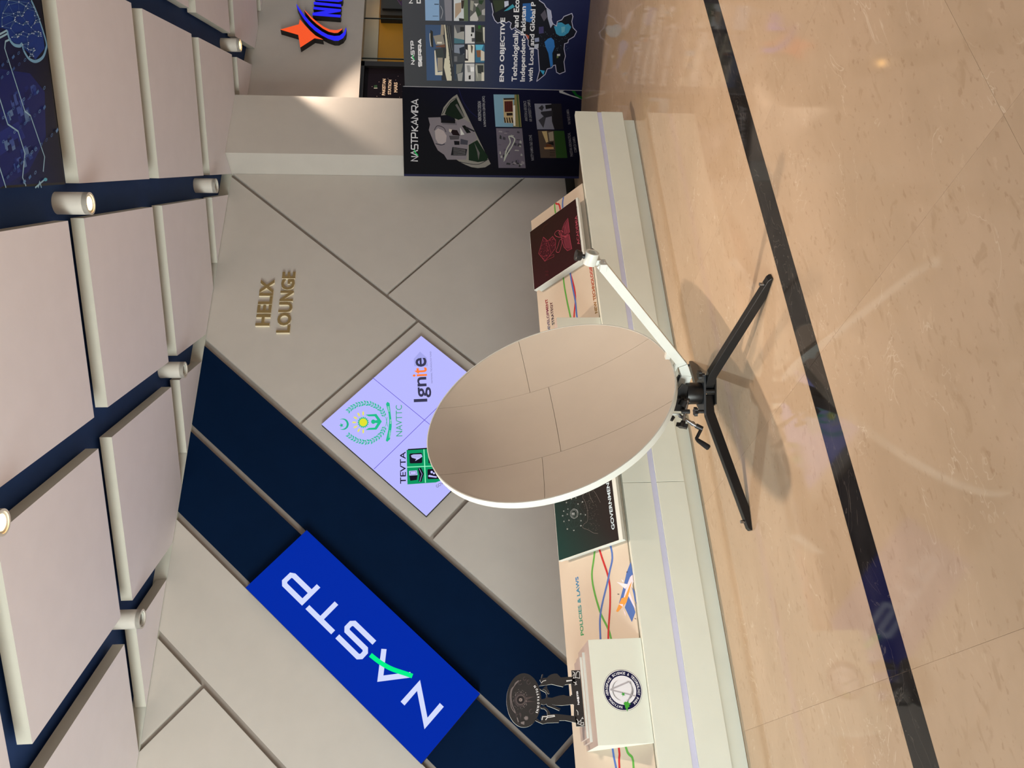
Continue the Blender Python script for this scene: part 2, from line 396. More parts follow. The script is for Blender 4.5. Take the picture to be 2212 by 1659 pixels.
('p',(44,50,62),[386,1289,404,1239,336,1238,318,1279]),
('p',(110,112,116),[308,1340,308,1309,257,1309,256,1340]),
('p',(222,218,206),[420,1233,423,1136,251,1133,248,1231]),
('p',(48,46,50),[420,1233,421,1204,267,1197,266,1231]),
('p',(90,84,76),[422,1175,406,1150,337,1159,354,1169]),
('p',(212,208,204),[378,1223,370,1205,284,1204,292,1222]),
('p',(60,110,140),[423,1128,426,1036,254,1032,252,1125]),
('p',(92,176,206),[423,1128,425,1046,374,1063,372,1118]),
('p',(130,90,64),[372,1118,374,1063,305,1070,304,1107]),
('p',(206,200,184),[374,1072,358,1035,272,1032,270,1070]),
('p',(66,72,78),[237,1338,239,1240,69,1239,66,1337]),
('p',(120,122,116),[229,1318,239,1250,154,1269,135,1318]),
('p',(150,152,150),[136,1308,154,1250,68,1259,67,1298]),
('p',(52,66,84),[237,1338,220,1318,84,1318,84,1338]),
('p',(198,198,198),[239,1232,242,1133,68,1130,66,1230]),
('p',(232,232,232),[206,1172,207,1137,164,1137,163,1172]),
('p',(150,150,150),[223,1212,223,1182,155,1171,154,1201]),
('p',(40,40,40),[120,1191,129,1171,85,1170,85,1190]),
('p',(140,142,132),[242,1124,244,1035,73,1030,70,1121]),
('p',(56,60,58),[226,1106,227,1043,142,1041,149,1096]),
('p',(210,206,190),[158,1060,159,1033,73,1030,72,1058]),
('p',(176,176,164),[225,1124,226,1106,88,1094,174,1123]),
('p',(24,26,36),[81,487,190,465,305,481,396,493,406,525,410,576,436,597,478,597,520,622,560,680,585,726,595,738,576,770,599,785,635,776,650,801,636,828,653,851,631,911,656,940,706,964,732,959,812,978,846,1006,881,1001,895,528,851,514,822,462,788,438,759,391,698,376,677,385,637,354,622,322,664,317,680,274,712,254,742,178,714,165,668,172,611,155,576,115,528,136,495,190,468,194,457,227,408,228,339,208,284,218,186,198,162,254,178,287,249,304,243,327,221,340,209,385,153,404]),
('p',(62,150,186),[616,347,549,319,529,284,530,239,563,196,616,173,646,204,635,236,655,272,654,311,633,315]),
('p',(50,118,190),[467,432,500,400,511,367,486,337,427,324,362,345,248,330,223,352,361,385,425,418]),
('p',(176,84,60),[536,623,521,591,494,592,494,617]),
('p',(44,96,160),[816,671,823,595,698,554,646,584,655,629,735,667]),
('p',(168,174,196),[778,434,754,391,688,376,637,357,600,380,687,414]),
('p',(52,62,44),[837,968,841,848,770,856,727,937]),
('p',(60,150,170),[740,855,808,770,784,746,751,811]),
('p',(190,196,214),[830,853,837,812,797,808,776,848]),
('p',(70,66,110),[607,498,613,451,551,446,544,494]),
('p',(180,186,200),[443,535,449,490,407,490,400,530]),
('p',(140,150,180),[501,533,508,491,471,486,464,528]),
('p',(110,180,200),[613,274,620,235,572,237,556,264]),
('p',(60,160,200),[196,460,189,410,147,421,169,440]),
('p',(110,130,80),[337,297,342,280,321,278,315,295]),
('p',(210,210,206),[356,296,359,264,338,263,337,294]),
('p',(88,84,96),[720,489,767,448,702,421,660,451]),
('p',(150,200,220),[546,413,546,410,544,410,543,413]),
('p',(150,200,220),[418,376,418,373,416,373,416,375]),
('p',(150,200,220),[512,212,512,209,510,208,510,211]),
('p',(150,200,220),[511,229,511,227,508,226,508,229]),
('p',(90,120,150),[477,347,477,344,474,344,474,347]),
('p',(90,120,150),[456,332,456,329,454,329,453,332]),
('p',(90,120,150),[496,349,496,346,494,346,494,349]),
('p',(90,120,150),[566,436,566,433,564,433,563,436]),
('p',(150,200,220),[393,297,393,294,390,294,390,297]),
('p',(90,120,150),[484,468,484,466,482,466,482,468]),
('p',(150,200,220),[410,303,411,300,408,300,408,303]),
('p',(150,200,220),[398,204,398,201,396,200,396,203]),
('p',(150,200,220),[565,233,565,230,562,230,562,232]),
('p',(150,200,220),[412,193,412,190,409,190,409,192]),
('p',(150,200,220),[432,471,432,468,430,468,430,471]),
('p',(150,200,220),[527,325,527,322,525,322,525,325]),
('p',(150,200,220),[496,316,496,313,494,313,494,316]),
('p',(90,120,150),[524,375,524,372,521,372,521,375]),
('p',(150,200,220),[562,232,562,229,559,229,559,232]),
('p',(150,200,220),[472,416,472,414,469,413,469,416]),
('p',(150,200,220),[425,421,425,418,422,418,422,421]),
('p',(90,120,150),[571,229,572,226,569,226,569,229]),
('p',(90,120,150),[518,465,518,462,515,462,515,465]),
('p',(150,200,220),[478,286,478,283,476,282,475,285]),
('p',(150,200,220),[430,327,430,324,428,324,428,327]),
('p',(150,200,220),[434,207,434,204,431,204,431,207]),
('p',(150,200,220),[554,445,554,442,552,442,552,444]),
('p',(90,120,150),[558,218,558,216,555,215,555,218]),
('p',(90,120,150),[512,382,512,380,510,379,510,382]),
('p',(90,120,150),[499,360,500,357,497,357,497,359]),
('p',(90,120,150),[535,370,535,367,532,367,532,370]),
('p',(150,200,220),[547,350,547,347,544,347,544,350]),
('p',(150,200,220),[504,257,504,254,501,254,501,257]),
('p',(90,120,150),[563,308,563,305,560,305,560,308]),
('p',(90,120,150),[430,286,430,283,428,283,428,286]),
('p',(90,120,150),[563,287,563,284,561,284,561,286]),
('p',(90,120,150),[454,460,454,457,451,457,451,460]),
('p',(90,120,150),[445,345,445,342,442,342,442,344]),
('p',(90,120,150),[527,476,527,473,524,473,524,476]),
('p',(90,120,150),[559,268,559,265,556,265,556,268]),
('p',(150,200,220),[544,413,544,410,542,410,542,413]),
('p',(90,120,150),[507,188,507,186,504,185,504,188]),
('p',(90,120,150),[443,438,443,435,440,435,440,438]),
('p',(150,200,220),[440,267,440,264,437,264,437,267]),
('p',(90,120,150),[444,222,444,219,442,219,442,222]),
('p',(150,200,220),[428,430,428,427,426,427,425,430]),
('p',(90,120,150),[469,313,469,310,467,310,467,313]),
('p',(150,200,220),[563,428,563,426,560,425,560,428]),
('p',(90,120,150),[545,475,545,472,543,472,543,475]),
('p',(90,120,150),[402,211,402,208,399,208,399,210]),
('p',(150,200,220),[566,236,566,234,564,233,563,236]),
('p',(150,200,220),[432,442,432,439,430,439,430,442]),
('p',(150,200,220),[414,302,414,299,412,299,412,301]),
('p',(150,200,220),[530,224,530,221,527,221,527,224]),
('p',(90,120,150),[490,278,490,275,488,275,487,278]),
('p',(90,120,150),[461,398,461,395,458,395,458,398]),
('p',(90,120,150),[397,298,397,295,394,295,394,298]),
('p',(90,120,150),[395,316,395,313,392,313,392,316]),
('p',(90,120,150),[399,208,399,205,396,205,396,208]),
('p',(90,120,150),[436,259,436,256,433,256,433,259]),
('p',(150,200,220),[495,431,496,428,493,428,493,431]),
('p',(90,120,150),[478,428,478,425,476,425,475,427]),
('p',(90,120,150),[481,192,481,190,478,189,478,192]),
('p',(150,200,220),[417,290,417,288,414,287,414,290]),
('p',(90,120,150),[532,399,532,396,530,396,530,399]),
('p',(90,120,150),[421,181,421,178,418,178,418,181]),
('p',(90,120,150),[418,264,418,261,415,261,415,264]),
('p',(90,120,150),[518,204,519,201,516,201,516,204]),
('p',(150,200,220),[501,331,501,328,499,328,499,330]),
('p',(90,120,150),[528,304,528,302,525,302,525,304]),
('l',(190,190,212),7.0,[81,487,190,465,305,481,396,493,406,525,410,576,436,597,478,597,520,622,560,680,585,726,595,738,576,770,599,785,635,776,650,801,636,828,653,851,631,911,656,940,706,964,732,959,812,978],0),
('l',(190,190,212),7.0,[851,514,822,462,788,438,759,391,698,376,677,385,637,354,622,322,664,317,680,274,712,254,742,178,714,165,668,172,611,155,576,115,528,136,495,190,468,194,457,227,408,228,339,208,284,218,186,198,162,254,178,287,249,304,243,327,221,340,209,385,153,404,81,487],0),
('t', 'END OBJECTIVE', (225, 225, 228), 71, 814, 0.0176, 613, 59.5, 0.03, 0),
('t', 'Technologically and Eco', (225, 225, 228), 77, 677, 0.0146, 774, 70.6, 0.025, 0),
('t', 'Independent-Pakistan', (225, 225, 228), 79, 594, 0.0397, 715, 65.5, 0.025, 0),
('t', 'with Local and Global P', (225, 225, 228), 77, 530, 0.017, 758, 48.2, 0.025, 0),
],
'mars':[
('p',(14,8,16),[492,392,515,-226,108,-229,89,377]),
('t', 'PAKISTAN', (214, 192, 168), 124, 139, -0.0066, 286, 39.6, 0.03, 0),
('t', 'STATION', (214, 192, 168), 140, 69, -0.0082, 256, 39.7, 0.03, 0),
('t', 'MARS', (214, 192, 168), 179, -7, 0.0182, 176, 42.9, 0.03, 0),
('p',(44,70,50),[292,277,299,239,254,238,253,276]),
('p',(150,150,140),[251,276,252,234,236,234,235,276]),
('p',(170,150,150),[358,222,358,216,349,215,349,222]),
('p',(170,150,150),[274,302,275,296,266,296,265,302]),
('p',(170,150,150),[162,201,162,195,153,194,153,200]),
('p',(170,150,150),[423,115,424,109,414,109,414,115]),
('p',(170,150,150),[399,22,400,16,391,15,390,22]),
('p',(170,150,150),[324,-34,325,-40,316,-40,315,-34]),
('p',(170,150,150),[202,-62,202,-68,193,-68,193,-62]),
('p',(170,150,150),[467,-5,467,-11,458,-11,458,-5]),
('p',(170,150,150),[108,240,108,234,99,234,99,240]),
('p',(170,150,150),[99,-30,99,-36,90,-36,90,-30]),
],
'screen':[
('l',(96,80,210),5.0,[452,473,4,-8,-463,-513],0),
('l',(96,80,210),5.0,[-471,432,4,-8,463,-434],0),
('p',(166,168,236),[736,36,669,-28,574,-40,575,87,657,94]),
('t', 'Ign', (58, 58, 84), 196, -74, 0.0416, 264, 163.5, 0.015, 0),
('t', 'it', (255, 130, 60), 467, -33, 0.0491, 94, 135.2, 0.015, 0),
('t', 'e', (58, 58, 84), 570, -28, 0.0363, 99, 104.0, 0.015, 0),
('t', 'NATIONAL TECHNOLOGY FUND', (112, 110, 160), 390, -84, 0.0376, 348, 13.8, 0.0, 0),
('t', 'NAVTTC', (60, 170, 130), -155, 189, 0.0296, 317, 57.0, 0.0, 0),
('l',(38,190,150),3.0,[-51,345,-114,369,-163,406,-200,461,-212,522,-194,583,-162,640,-124,684],1),
('p',(70,185,150),[-61,349,-81,348,-98,338,-77,334]),
('p',(70,185,150),[-61,349,-59,369,-77,380,-74,362]),
('p',(38,190,150),[-86,358,-106,357,-123,348,-102,343]),
('p',(38,190,150),[-86,358,-84,378,-102,389,-99,372]),
('p',(38,190,150),[-111,368,-131,366,-148,357,-127,353]),
('p',(38,190,150),[-111,368,-109,388,-127,398,-124,381]),
('p',(70,185,150),[-132,383,-151,387,-170,382,-152,372]),
('p',(70,185,150),[-132,383,-123,401,-137,416,-139,399]),
('p',(38,190,150),[-152,398,-172,402,-190,397,-172,388]),
('p',(38,190,150),[-152,398,-144,417,-157,432,-160,414]),
('p',(38,190,150),[-170,416,-186,425,-205,425,-191,411]),
('p',(38,190,150),[-170,416,-155,432,-162,450,-171,434]),
('p',(70,185,150),[-183,436,-200,445,-219,446,-205,432]),
('p',(70,185,150),[-183,436,-169,452,-176,470,-184,454]),
('p',(38,190,150),[-197,457,-213,466,-232,466,-218,452]),
('p',(38,190,150),[-197,457,-182,472,-190,490,-198,474]),
('p',(38,190,150),[-204,480,-215,493,-233,500,-225,482]),
('p',(38,190,150),[-204,480,-184,490,-184,510,-198,497]),
('p',(70,185,150),[-208,503,-220,517,-238,523,-230,505]),
('p',(70,185,150),[-208,503,-189,514,-189,534,-203,521]),
('p',(38,190,150),[-210,527,-214,544,-227,557,-229,537]),
('p',(38,190,150),[-210,527,-188,530,-179,548,-198,541]),
('p',(38,190,150),[-204,551,-208,568,-220,580,-222,561]),
('p',(38,190,150),[-204,551,-182,554,-172,572,-191,565]),
('p',(70,185,150),[-197,575,-201,592,-214,604,-215,585]),
('p',(70,185,150),[-197,575,-175,578,-166,596,-184,589]),
('p',(38,190,150),[-186,598,-186,615,-195,630,-202,611]),
('p',(38,190,150),[-186,598,-164,596,-151,612,-170,609]),
('p',(38,190,150),[-174,620,-173,638,-183,652,-189,633]),
('p',(38,190,150),[-174,620,-152,618,-138,634,-158,631]),
('p',(70,185,150),[-161,642,-156,659,-162,676,-172,658]),
('p',(70,185,150),[-161,642,-140,636,-123,650,-143,650]),
('p',(38,190,150),[-143,662,-139,679,-144,696,-155,678]),
('p',(38,190,150),[-143,662,-123,656,-106,670,-125,670]),
('l',(38,190,150),3.0,[38,350,101,378,142,418,175,479,186,537,172,599,140,654,95,692],1),
('p',(70,185,150),[48,354,61,369,64,386,46,375]),
('p',(70,185,150),[48,354,63,340,85,346,68,354]),
('p',(38,190,150),[73,365,86,380,89,397,71,385]),
('p',(38,190,150),[73,365,88,351,110,356,93,365]),
('p',(38,190,150),[98,376,111,390,114,408,96,396]),
('p',(38,190,150),[98,376,114,362,136,367,118,376]),
('p',(70,185,150),[117,394,123,411,118,428,106,411]),
('p',(70,185,150),[117,394,138,386,156,399,136,401]),
('p',(38,190,150),[136,412,141,430,136,447,124,429]),
('p',(38,190,150),[136,412,157,405,175,418,155,420]),
('p',(38,190,150),[150,433,150,451,140,466,134,447]),
('p',(38,190,150),[150,433,173,431,187,448,166,445]),
('p',(70,185,150),[162,455,162,474,152,488,146,469]),
('p',(70,185,150),[162,455,185,454,199,470,179,467]),
('p',(38,190,150),[174,478,174,496,164,511,158,491]),
('p',(38,190,150),[174,478,197,476,211,493,191,489]),
('p',(38,190,150),[179,501,173,519,158,530,159,510]),
('p',(38,190,150),[179,501,202,506,210,525,191,517]),
('p',(70,185,150),[184,526,178,543,163,554,163,534]),
('p',(70,185,150),[184,526,207,530,214,549,196,541]),
('p',(38,190,150),[183,549,170,563,152,569,160,551]),
('p',(38,190,150),[183,549,203,560,203,580,188,567]),
('p',(38,190,150),[178,573,165,586,146,592,154,574]),
('p',(38,190,150),[178,573,198,584,197,604,183,591]),
('p',(70,185,150),[172,596,160,610,141,616,149,598]),
('p',(70,185,150),[172,596,192,607,192,627,178,614]),
('p',(38,190,150),[161,618,144,628,124,629,138,614]),
('p',(38,190,150),[161,618,177,633,171,652,161,636]),
('p',(38,190,150),[149,638,132,649,113,650,126,635]),
('p',(38,190,150),[149,638,165,654,159,672,149,657]),
('p',(70,185,150),[135,658,116,663,96,659,114,649]),
('p',(70,185,150),[135,658,146,677,133,693,129,675]),
('p',(38,190,150),[116,675,97,680,77,676,95,665]),
('p',(38,190,150),[116,675,127,693,114,709,110,692]),
('p',(60,190,140),[-13,499,-24,500,-34,503,-43,508,-51,514,-57,522,-60,532,-61,541,-60,551,-56,560,-50,569,-42,576,-33,582,-22,585,-11,587,0,586,10,584,19,579,27,572,33,564,36,555,38,545,36,535,32,526,26,517,18,510,9,504,-2,501]),
('p',(60,190,140),[-13,492,-18,494,-18,499,-13,502,-8,500,-8,495]),
('p',(60,190,140),[-33,495,-38,497,-38,502,-33,505,-28,503,-28,498]),
('p',(60,190,140),[-49,504,-54,506,-54,512,-49,514,-44,512,-44,507]),
('p',(60,190,140),[-60,519,-65,521,-65,526,-60,529,-55,526,-55,521]),
('p',(60,190,140),[-64,536,-69,538,-69,544,-64,546,-59,544,-59,539]),
('p',(60,190,140),[-60,554,-65,556,-65,561,-60,564,-55,562,-55,557]),
('p',(60,190,140),[-48,569,-53,572,-53,577,-48,579,-43,577,-43,572]),
('p',(60,190,140),[-31,580,-36,582,-36,587,-31,590,-26,588,-26,583]),
('p',(60,190,140),[-12,584,-16,586,-16,592,-11,594,-6,592,-6,587]),
('p',(60,190,140),[8,582,4,584,4,589,9,592,14,589,13,584]),
('p',(60,190,140),[25,572,20,574,20,580,25,582,30,580,30,575]),
('p',(60,190,140),[36,558,31,560,32,565,36,568,41,566,41,560]),
('p',(60,190,140),[40,540,35,542,35,548,40,550,45,548,45,543]),
('p',(60,190,140),[36,522,31,525,31,530,36,532,41,530,41,525]),
('p',(60,190,140),[24,507,19,509,19,514,24,517,29,515,29,510]),
('p',(60,190,140),[7,496,2,499,2,504,7,506,12,504,12,499]),
('p',(226,226,50),[-13,508,-23,509,-32,512,-40,518,-46,524,-50,533,-51,542,-50,551,-46,559,-40,567,-31,573,-22,576,-12,578,-1,577,8,574,16,569,22,562,26,554,27,545,26,536,22,527,15,520,7,514,-2,510]),
('p',(232,228,110),[-78,541,-91,547,-116,546,-124,539,-116,532,-91,533]),
('p',(232,228,110),[-69,570,-76,582,-97,592,-108,589,-106,579,-84,569]),
('p',(232,228,110),[-45,593,-44,606,-56,625,-67,627,-70,617,-58,598]),
('p',(232,228,110),[-11,602,-3,614,-2,636,-11,643,-19,636,-19,613]),
('p',(232,228,110),[22,596,36,602,49,622,46,632,34,629,21,609]),
('p',(232,228,110),[46,575,62,575,84,587,87,597,76,600,53,587]),
('p',(232,228,110),[55,546,68,539,93,540,102,548,94,555,68,554]),
('p',(34,190,140),[66,526,72,428,58,419,-6,377,-75,415,-87,423,-89,521,-69,491,-66,438,-6,407,48,442,48,495]),
('p',(34,190,140),[4,454,10,417,-5,378,-22,416,-18,453]),
('p',(34,190,140),[-7,434,-15,435,-22,439,-27,445,-29,453,-27,460,-22,467,-15,471,-6,473,2,472,10,468,14,462,16,454,14,446,9,440,2,435]),
('p',(38,180,140),[17,756,24,746,28,735,29,723,27,711,22,700,14,690,4,682,-9,676,-22,672,-35,671,-48,674,-60,678,-70,686,-78,695,-83,706,-84,717,-83,729,-79,741,-71,751,-75,742,-77,733,-76,724,-73,715,-68,707,-62,700,-53,695,-44,692,-34,690,-23,691,-13,693,-3,698,6,704,13,711,18,720,21,729,22,738,20,747]),
('p',(38,180,140),[-38,759,-33,744,-15,744,-29,734,-24,719,-39,727,-54,717,-48,733,-63,742,-45,743]),
('p',(36,188,140),[196,331,180,311,69,299,-8,288,-58,287,-184,299,-209,322,-199,336,-90,316,-7,310,70,317,174,344]),
('l',(36,188,140),4.0,[38,342,-58,322],0),
('l',(36,188,140),4.0,[-51,340,38,328],0),
('t', 'LEARN', (210, 226, 255), -168, 298, -0.0421, 69, 13.4, 0.0, 0),
('t', 'RISE', (210, 226, 255), -28, 291, 0.0211, 43, 12.4, 0.0, 0),
('t', 'SHINE', (210, 226, 255), 95, 307, 0.1475, 56, 14.6, 0.0, 0),
('t', 'TEVTA', (28, 24, 48), -614, 151, 0.0223, 305, 50.6, 0.01, 0),
('p',(10,150,96),[-293,150,-276,-177,-581,-181,-609,-108,-622,138]),
('l',(20,20,30),12.0,[-290,139,-273,-177],0),
('l',(150,250,200),8.0,[-459,144,-451,-175],0),
('l',(150,250,200),8.0,[-289,-4,-610,-18],0),
('p',(22,18,34),[-328,116,-323,19,-331,12,-416,10,-423,18,-424,114,-417,121,-336,125]),
('p',(22,18,34),[-338,-42,-333,-137,-425,-142,-426,-45]),
('p',(22,18,34),[-482,-42,-478,-136,-569,-144,-576,-136,-577,-42,-569,-36,-489,-35]),
('p',(196,196,255),[-347,111,-338,91,-337,19,-361,10,-379,35,-402,74,-382,63,-369,102]),
('p',(196,196,255),[-496,126,-492,58,-536,51,-539,123]),
('p',(196,196,255),[-543,-42,-537,-53,-547,-86,-553,-119,-565,-114,-555,-45]),
('p',(196,196,255),[-511,-84,-518,-82,-522,-76,-522,-69,-518,-64,-510,-62,-503,-64,-499,-69,-499,-76,-504,-82]),
('p',(196,196,255),[-523,-101,-529,-99,-532,-95,-532,-89,-528,-85,-523,-83,-517,-85,-514,-89,-514,-95,-518,-99]),
('l',(22,18,34),2.0,[-341,102,-369,94],0),
('l',(22,18,34),2.0,[-341,90,-369,82],0),
('l',(22,18,34),2.0,[-342,78,-369,69],0),
('l',(22,18,34),2.0,[-342,66,-370,57],0),
('l',(22,18,34),2.0,[-342,53,-370,45],0),
('l',(22,18,34),2.0,[-342,41,-370,33],0),
('l',(22,18,34),2.0,[-343,29,-370,20],0),
('p',(22,18,34),[-541,123,-538,51,-582,57,-590,114]),
('p',(22,18,34),[-472,49,-467,20,-524,-4,-602,17,-596,42,-541,35]),
('l',(196,196,255),3.0,[-474,38,-527,12,-598,32],0),
('l',(22,18,34),3.0,[-503,114,-500,65,-528,62,-530,112,-503,114],0),
('t', 'GOV', (96, 92, 130), -661, -119, -0.9945, 69, 26.5, 0.0, 0),
],
'academia':[
('t', 'ACADEMIA', (156, 70, 84), 3458, 45, -0.0201, 254, 23.1, 0.01, 0),
('p',(58,24,30),[3728,374,3666,335,3678,285,3624,259,3559,270,3537,315,3509,379,3616,435]),
('l',(146,56,72),3.0,[3728,374,3666,335,3678,285,3624,259,3559,270,3537,315,3509,379,3616,435,3728,374],0),
('p',(150,56,60),[3651,295,3649,292,3646,292,3648,295]),
('p',(180,78,94),[3584,354,3582,350,3579,350,3581,354]),
('p',(180,78,94),[3544,397,3542,394,3539,394,3542,398]),
('p',(150,56,60),[3614,411,3612,408,3609,408,3611,411]),
('p',(180,78,94),[3550,396,3548,393,3545,393,3547,397]),
('p',(180,78,94),[3654,290,3652,287,3649,287,3651,291]),
('p',(180,78,94),[3613,289,3611,285,3608,286,3610,289]),
('p',(180,78,94),[3558,361,3556,358,3553,358,3555,361]),
('p',(146,56,72),[3613,358,3610,355,3608,355,3610,358]),
('p',(180,78,94),[3537,330,3535,326,3532,327,3534,330]),
('p',(146,56,72),[3605,367,3603,364,3600,364,3602,367]),
('p',(180,78,94),[3654,276,3652,272,3649,273,3652,276]),
('p',(150,56,60),[3647,272,3645,269,3642,269,3644,272]),
('p',(180,78,94),[3558,375,3555,371,3552,372,3554,375]),
('p',(150,56,60),[3586,386,3584,382,3581,383,3583,386]),
('p',(150,56,60),[3605,376,3603,373,3600,373,3602,376]),
('p',(180,78,94),[3644,412,3642,409,3639,409,3641,413]),
('p',(146,56,72),[3539,329,3537,326,3534,326,3536,330]),
('p',(150,56,60),[3668,314,3666,311,3663,311,3665,314]),
('p',(150,56,60),[3560,314,3558,311,3555,311,3557,314]),
('p',(180,78,94),[3692,374,3690,371,3686,371,3689,375]),
('p',(146,56,72),[3693,372,3690,369,3687,369,3690,372]),
('p',(180,78,94),[3581,341,3579,338,3576,338,3578,341]),
('p',(180,78,94),[3668,366,3666,363,3663,363,3665,366]),
('p',(150,56,60),[3654,346,3652,343,3649,343,3652,347]),
('p',(180,78,94),[3607,301,3605,297,3602,298,3604,301]),
('p',(146,56,72),[3569,274,3567,271,3564,271,3566,274]),
('p',(146,56,72),[3544,380,3542,376,3539,377,3541,380]),
('p',(150,56,60),[3620,408,3617,405,3614,405,3616,408]),
('p',(146,56,72),[3647,304,3645,300,3642,301,3644,304]),
('p',(180,78,94),[3560,341,3558,337,3555,338,3557,341]),
('p',(150,56,60),[3680,358,3678,355,3675,355,3677,358]),
('p',(180,78,94),[3593,285,3591,282,3588,282,3590,285]),
('p',(150,56,60),[3604,368,3602,365,3599,365,3601,369]),
('p',(150,56,60),[3623,380,3621,376,3618,376,3620,380]),
('p',(150,56,60),[3627,313,3625,310,3622,310,3624,313]),
('p',(150,56,60),[3583,353,3581,350,3578,350,3580,353]),
('p',(146,56,72),[3634,300,3632,297,3629,297,3631,300]),
('p',(146,56,72),[3609,343,3607,340,3604,340,3606,344]),
('p',(150,56,60),[3636,295,3634,292,3631,292,3633,296]),
('p',(180,78,94),[3662,314,3659,311,3656,311,3658,315]),
('p',(146,56,72),[3547,303,3545,300,3542,300,3544,303]),
('p',(146,56,72),[3603,347,3601,344,3598,344,3600,347]),
('p',(180,78,94),[3597,274,3595,270,3592,271,3594,274]),
('p',(150,56,60),[3662,308,3660,304,3656,305,3659,308]),
('p',(146,56,72),[3675,292,3673,289,3670,289,3672,293]),
('p',(146,56,72),[3612,305,3610,302,3607,302,3609,306]),
('p',(180,78,94),[3554,364,3552,361,3549,361,3552,364]),
('p',(180,78,94),[3560,385,3558,381,3555,382,3557,385]),
('p',(150,56,60),[3639,404,3637,401,3634,401,3636,405]),
('p',(146,56,72),[3636,396,3633,393,3630,393,3632,397]),
('p',(180,78,94),[3552,360,3550,356,3547,356,3549,360]),
('p',(146,56,72),[3619,357,3617,354,3614,354,3616,358]),
('p',(180,78,94),[3609,309,3607,306,3604,306,3606,309]),
('p',(180,78,94),[3638,354,3636,350,3633,350,3635,354]),
('p',(146,56,72),[3572,402,3570,399,3567,399,3569,403]),
('p',(146,56,72),[3560,291,3558,287,3555,288,3557,291]),
('p',(146,56,72),[3685,357,3683,353,3680,354,3682,357]),
('p',(180,78,94),[3617,410,3615,407,3612,407,3614,411]),
('p',(146,56,72),[3569,368,3567,364,3564,365,3566,368]),
('p',(180,78,94),[3619,280,3617,276,3614,276,3616,280]),
('p',(150,56,60),[3678,345,3676,341,3673,342,3675,345]),
('p',(180,78,94),[3528,339,3526,336,3523,336,3525,340]),
('p',(180,78,94),[3564,392,3562,388,3559,388,3561,392]),
('p',(146,56,72),[3591,351,3589,348,3586,348,3588,352]),
('p',(150,56,60),[3707,365,3705,361,3702,362,3704,365]),
('p',(146,56,72),[3607,347,3604,344,3602,344,3604,347]),
('p',(180,78,94),[3540,358,3538,355,3536,355,3538,359]),
('p',(180,78,94),[3600,383,3598,379,3595,380,3597,383]),
('p',(180,78,94),[3650,282,3648,279,3645,279,3647,282]),
('p',(180,78,94),[3590,341,3588,338,3585,338,3587,341]),
('p',(150,56,60),[3585,407,3583,404,3580,404,3582,408]),
('p',(180,78,94),[3521,376,3519,373,3516,373,3518,377]),
('p',(180,78,94),[3589,276,3587,272,3584,273,3586,276]),
('p',(150,56,60),[3621,357,3619,354,3616,354,3618,357]),
('p',(146,56,72),[3655,346,3653,343,3650,343,3652,346]),
('p',(150,56,60),[3548,352,3546,349,3543,349,3545,353]),
('p',(150,56,60),[3604,420,3602,417,3599,417,3601,420]),
('p',(150,56,60),[3523,365,3521,362,3518,362,3520,365]),
('p',(180,78,94),[3660,371,3658,367,3655,368,3658,371]),
('p',(146,56,72),[3614,421,3612,418,3609,418,3611,421]),
('p',(146,56,72),[3635,269,3633,265,3630,266,3632,269]),
('p',(150,56,60),[3558,404,3555,400,3552,401,3554,404]),
('p',(150,56,60),[3551,367,3549,364,3546,364,3548,368]),
('p',(146,56,72),[3540,386,3537,383,3534,383,3536,387]),
('p',(146,56,72),[3580,356,3578,353,3575,353,3577,356]),
('p',(146,56,72),[3653,286,3651,283,3648,283,3650,286]),
('p',(180,78,94),[3652,280,3650,277,3646,277,3649,280]),
('p',(150,56,60),[3561,401,3559,398,3556,398,3558,401]),
('p',(150,56,60),[3647,413,3645,410,3642,410,3644,413]),
('p',(150,56,60),[3598,284,3596,280,3593,281,3595,284]),
('p',(146,56,72),[3635,355,3633,351,3630,352,3632,355]),
('p',(150,56,60),[3607,341,3605,337,3602,338,3604,341]),
('p',(146,56,72),[3622,321,3620,318,3617,318,3619,321]),
('p',(180,78,94),[3547,344,3545,341,3542,342,3544,345]),
('p',(150,56,60),[3667,292,3665,288,3662,289,3664,292]),
('p',(146,56,72),[3665,392,3663,389,3660,389,3662,393]),
('p',(146,56,72),[3635,374,3633,370,3630,371,3632,374]),
('p',(150,56,60),[3667,386,3665,382,3662,382,3664,386]),
('p',(146,56,72),[3617,340,3615,337,3612,337,3614,341]),
('p',(180,78,94),[3546,357,3544,353,3541,354,3543,357]),
('p',(146,56,72),[3587,355,3585,352,3582,352,3584,355]),
('p',(150,56,60),[3624,307,3622,304,3619,304,3621,307]),
('p',(180,78,94),[3672,347,3670,343,3667,344,3669,347]),
('p',(180,78,94),[3652,406,3650,403,3647,403,3649,407]),
('p',(180,78,94),[3672,351,3670,347,3667,348,3669,351]),
('p',(146,56,72),[3592,284,3590,280,3587,281,3589,284]),
('p',(180,78,94),[3516,369,3514,366,3511,366,3513,369]),
('p',(180,78,94),[3591,345,3589,341,3586,342,3588,345]),
('p',(146,56,72),[3602,269,3600,265,3597,266,3599,269]),
('p',(180,78,94),[3524,362,3522,359,3519,360,3521,363]),
('p',(146,56,72),[3665,319,3663,316,3660,316,3662,319]),
('p',(180,78,94),[3575,403,3573,400,3570,400,3572,403]),
('p',(180,78,94),[3518,382,3516,379,3513,379,3515,382]),
('p',(146,56,72),[3645,356,3643,352,3640,353,3642,356]),
('p',(150,56,60),[3660,351,3658,348,3654,348,3657,351]),
('p',(180,78,94),[3590,297,3588,293,3585,294,3587,297]),
('p',(150,56,60),[3581,409,3579,406,3576,406,3578,410]),
('p',(180,78,94),[3708,382,3706,379,3703,379,3705,382]),
('p',(150,56,60),[3531,354,3529,350,3526,351,3528,354]),
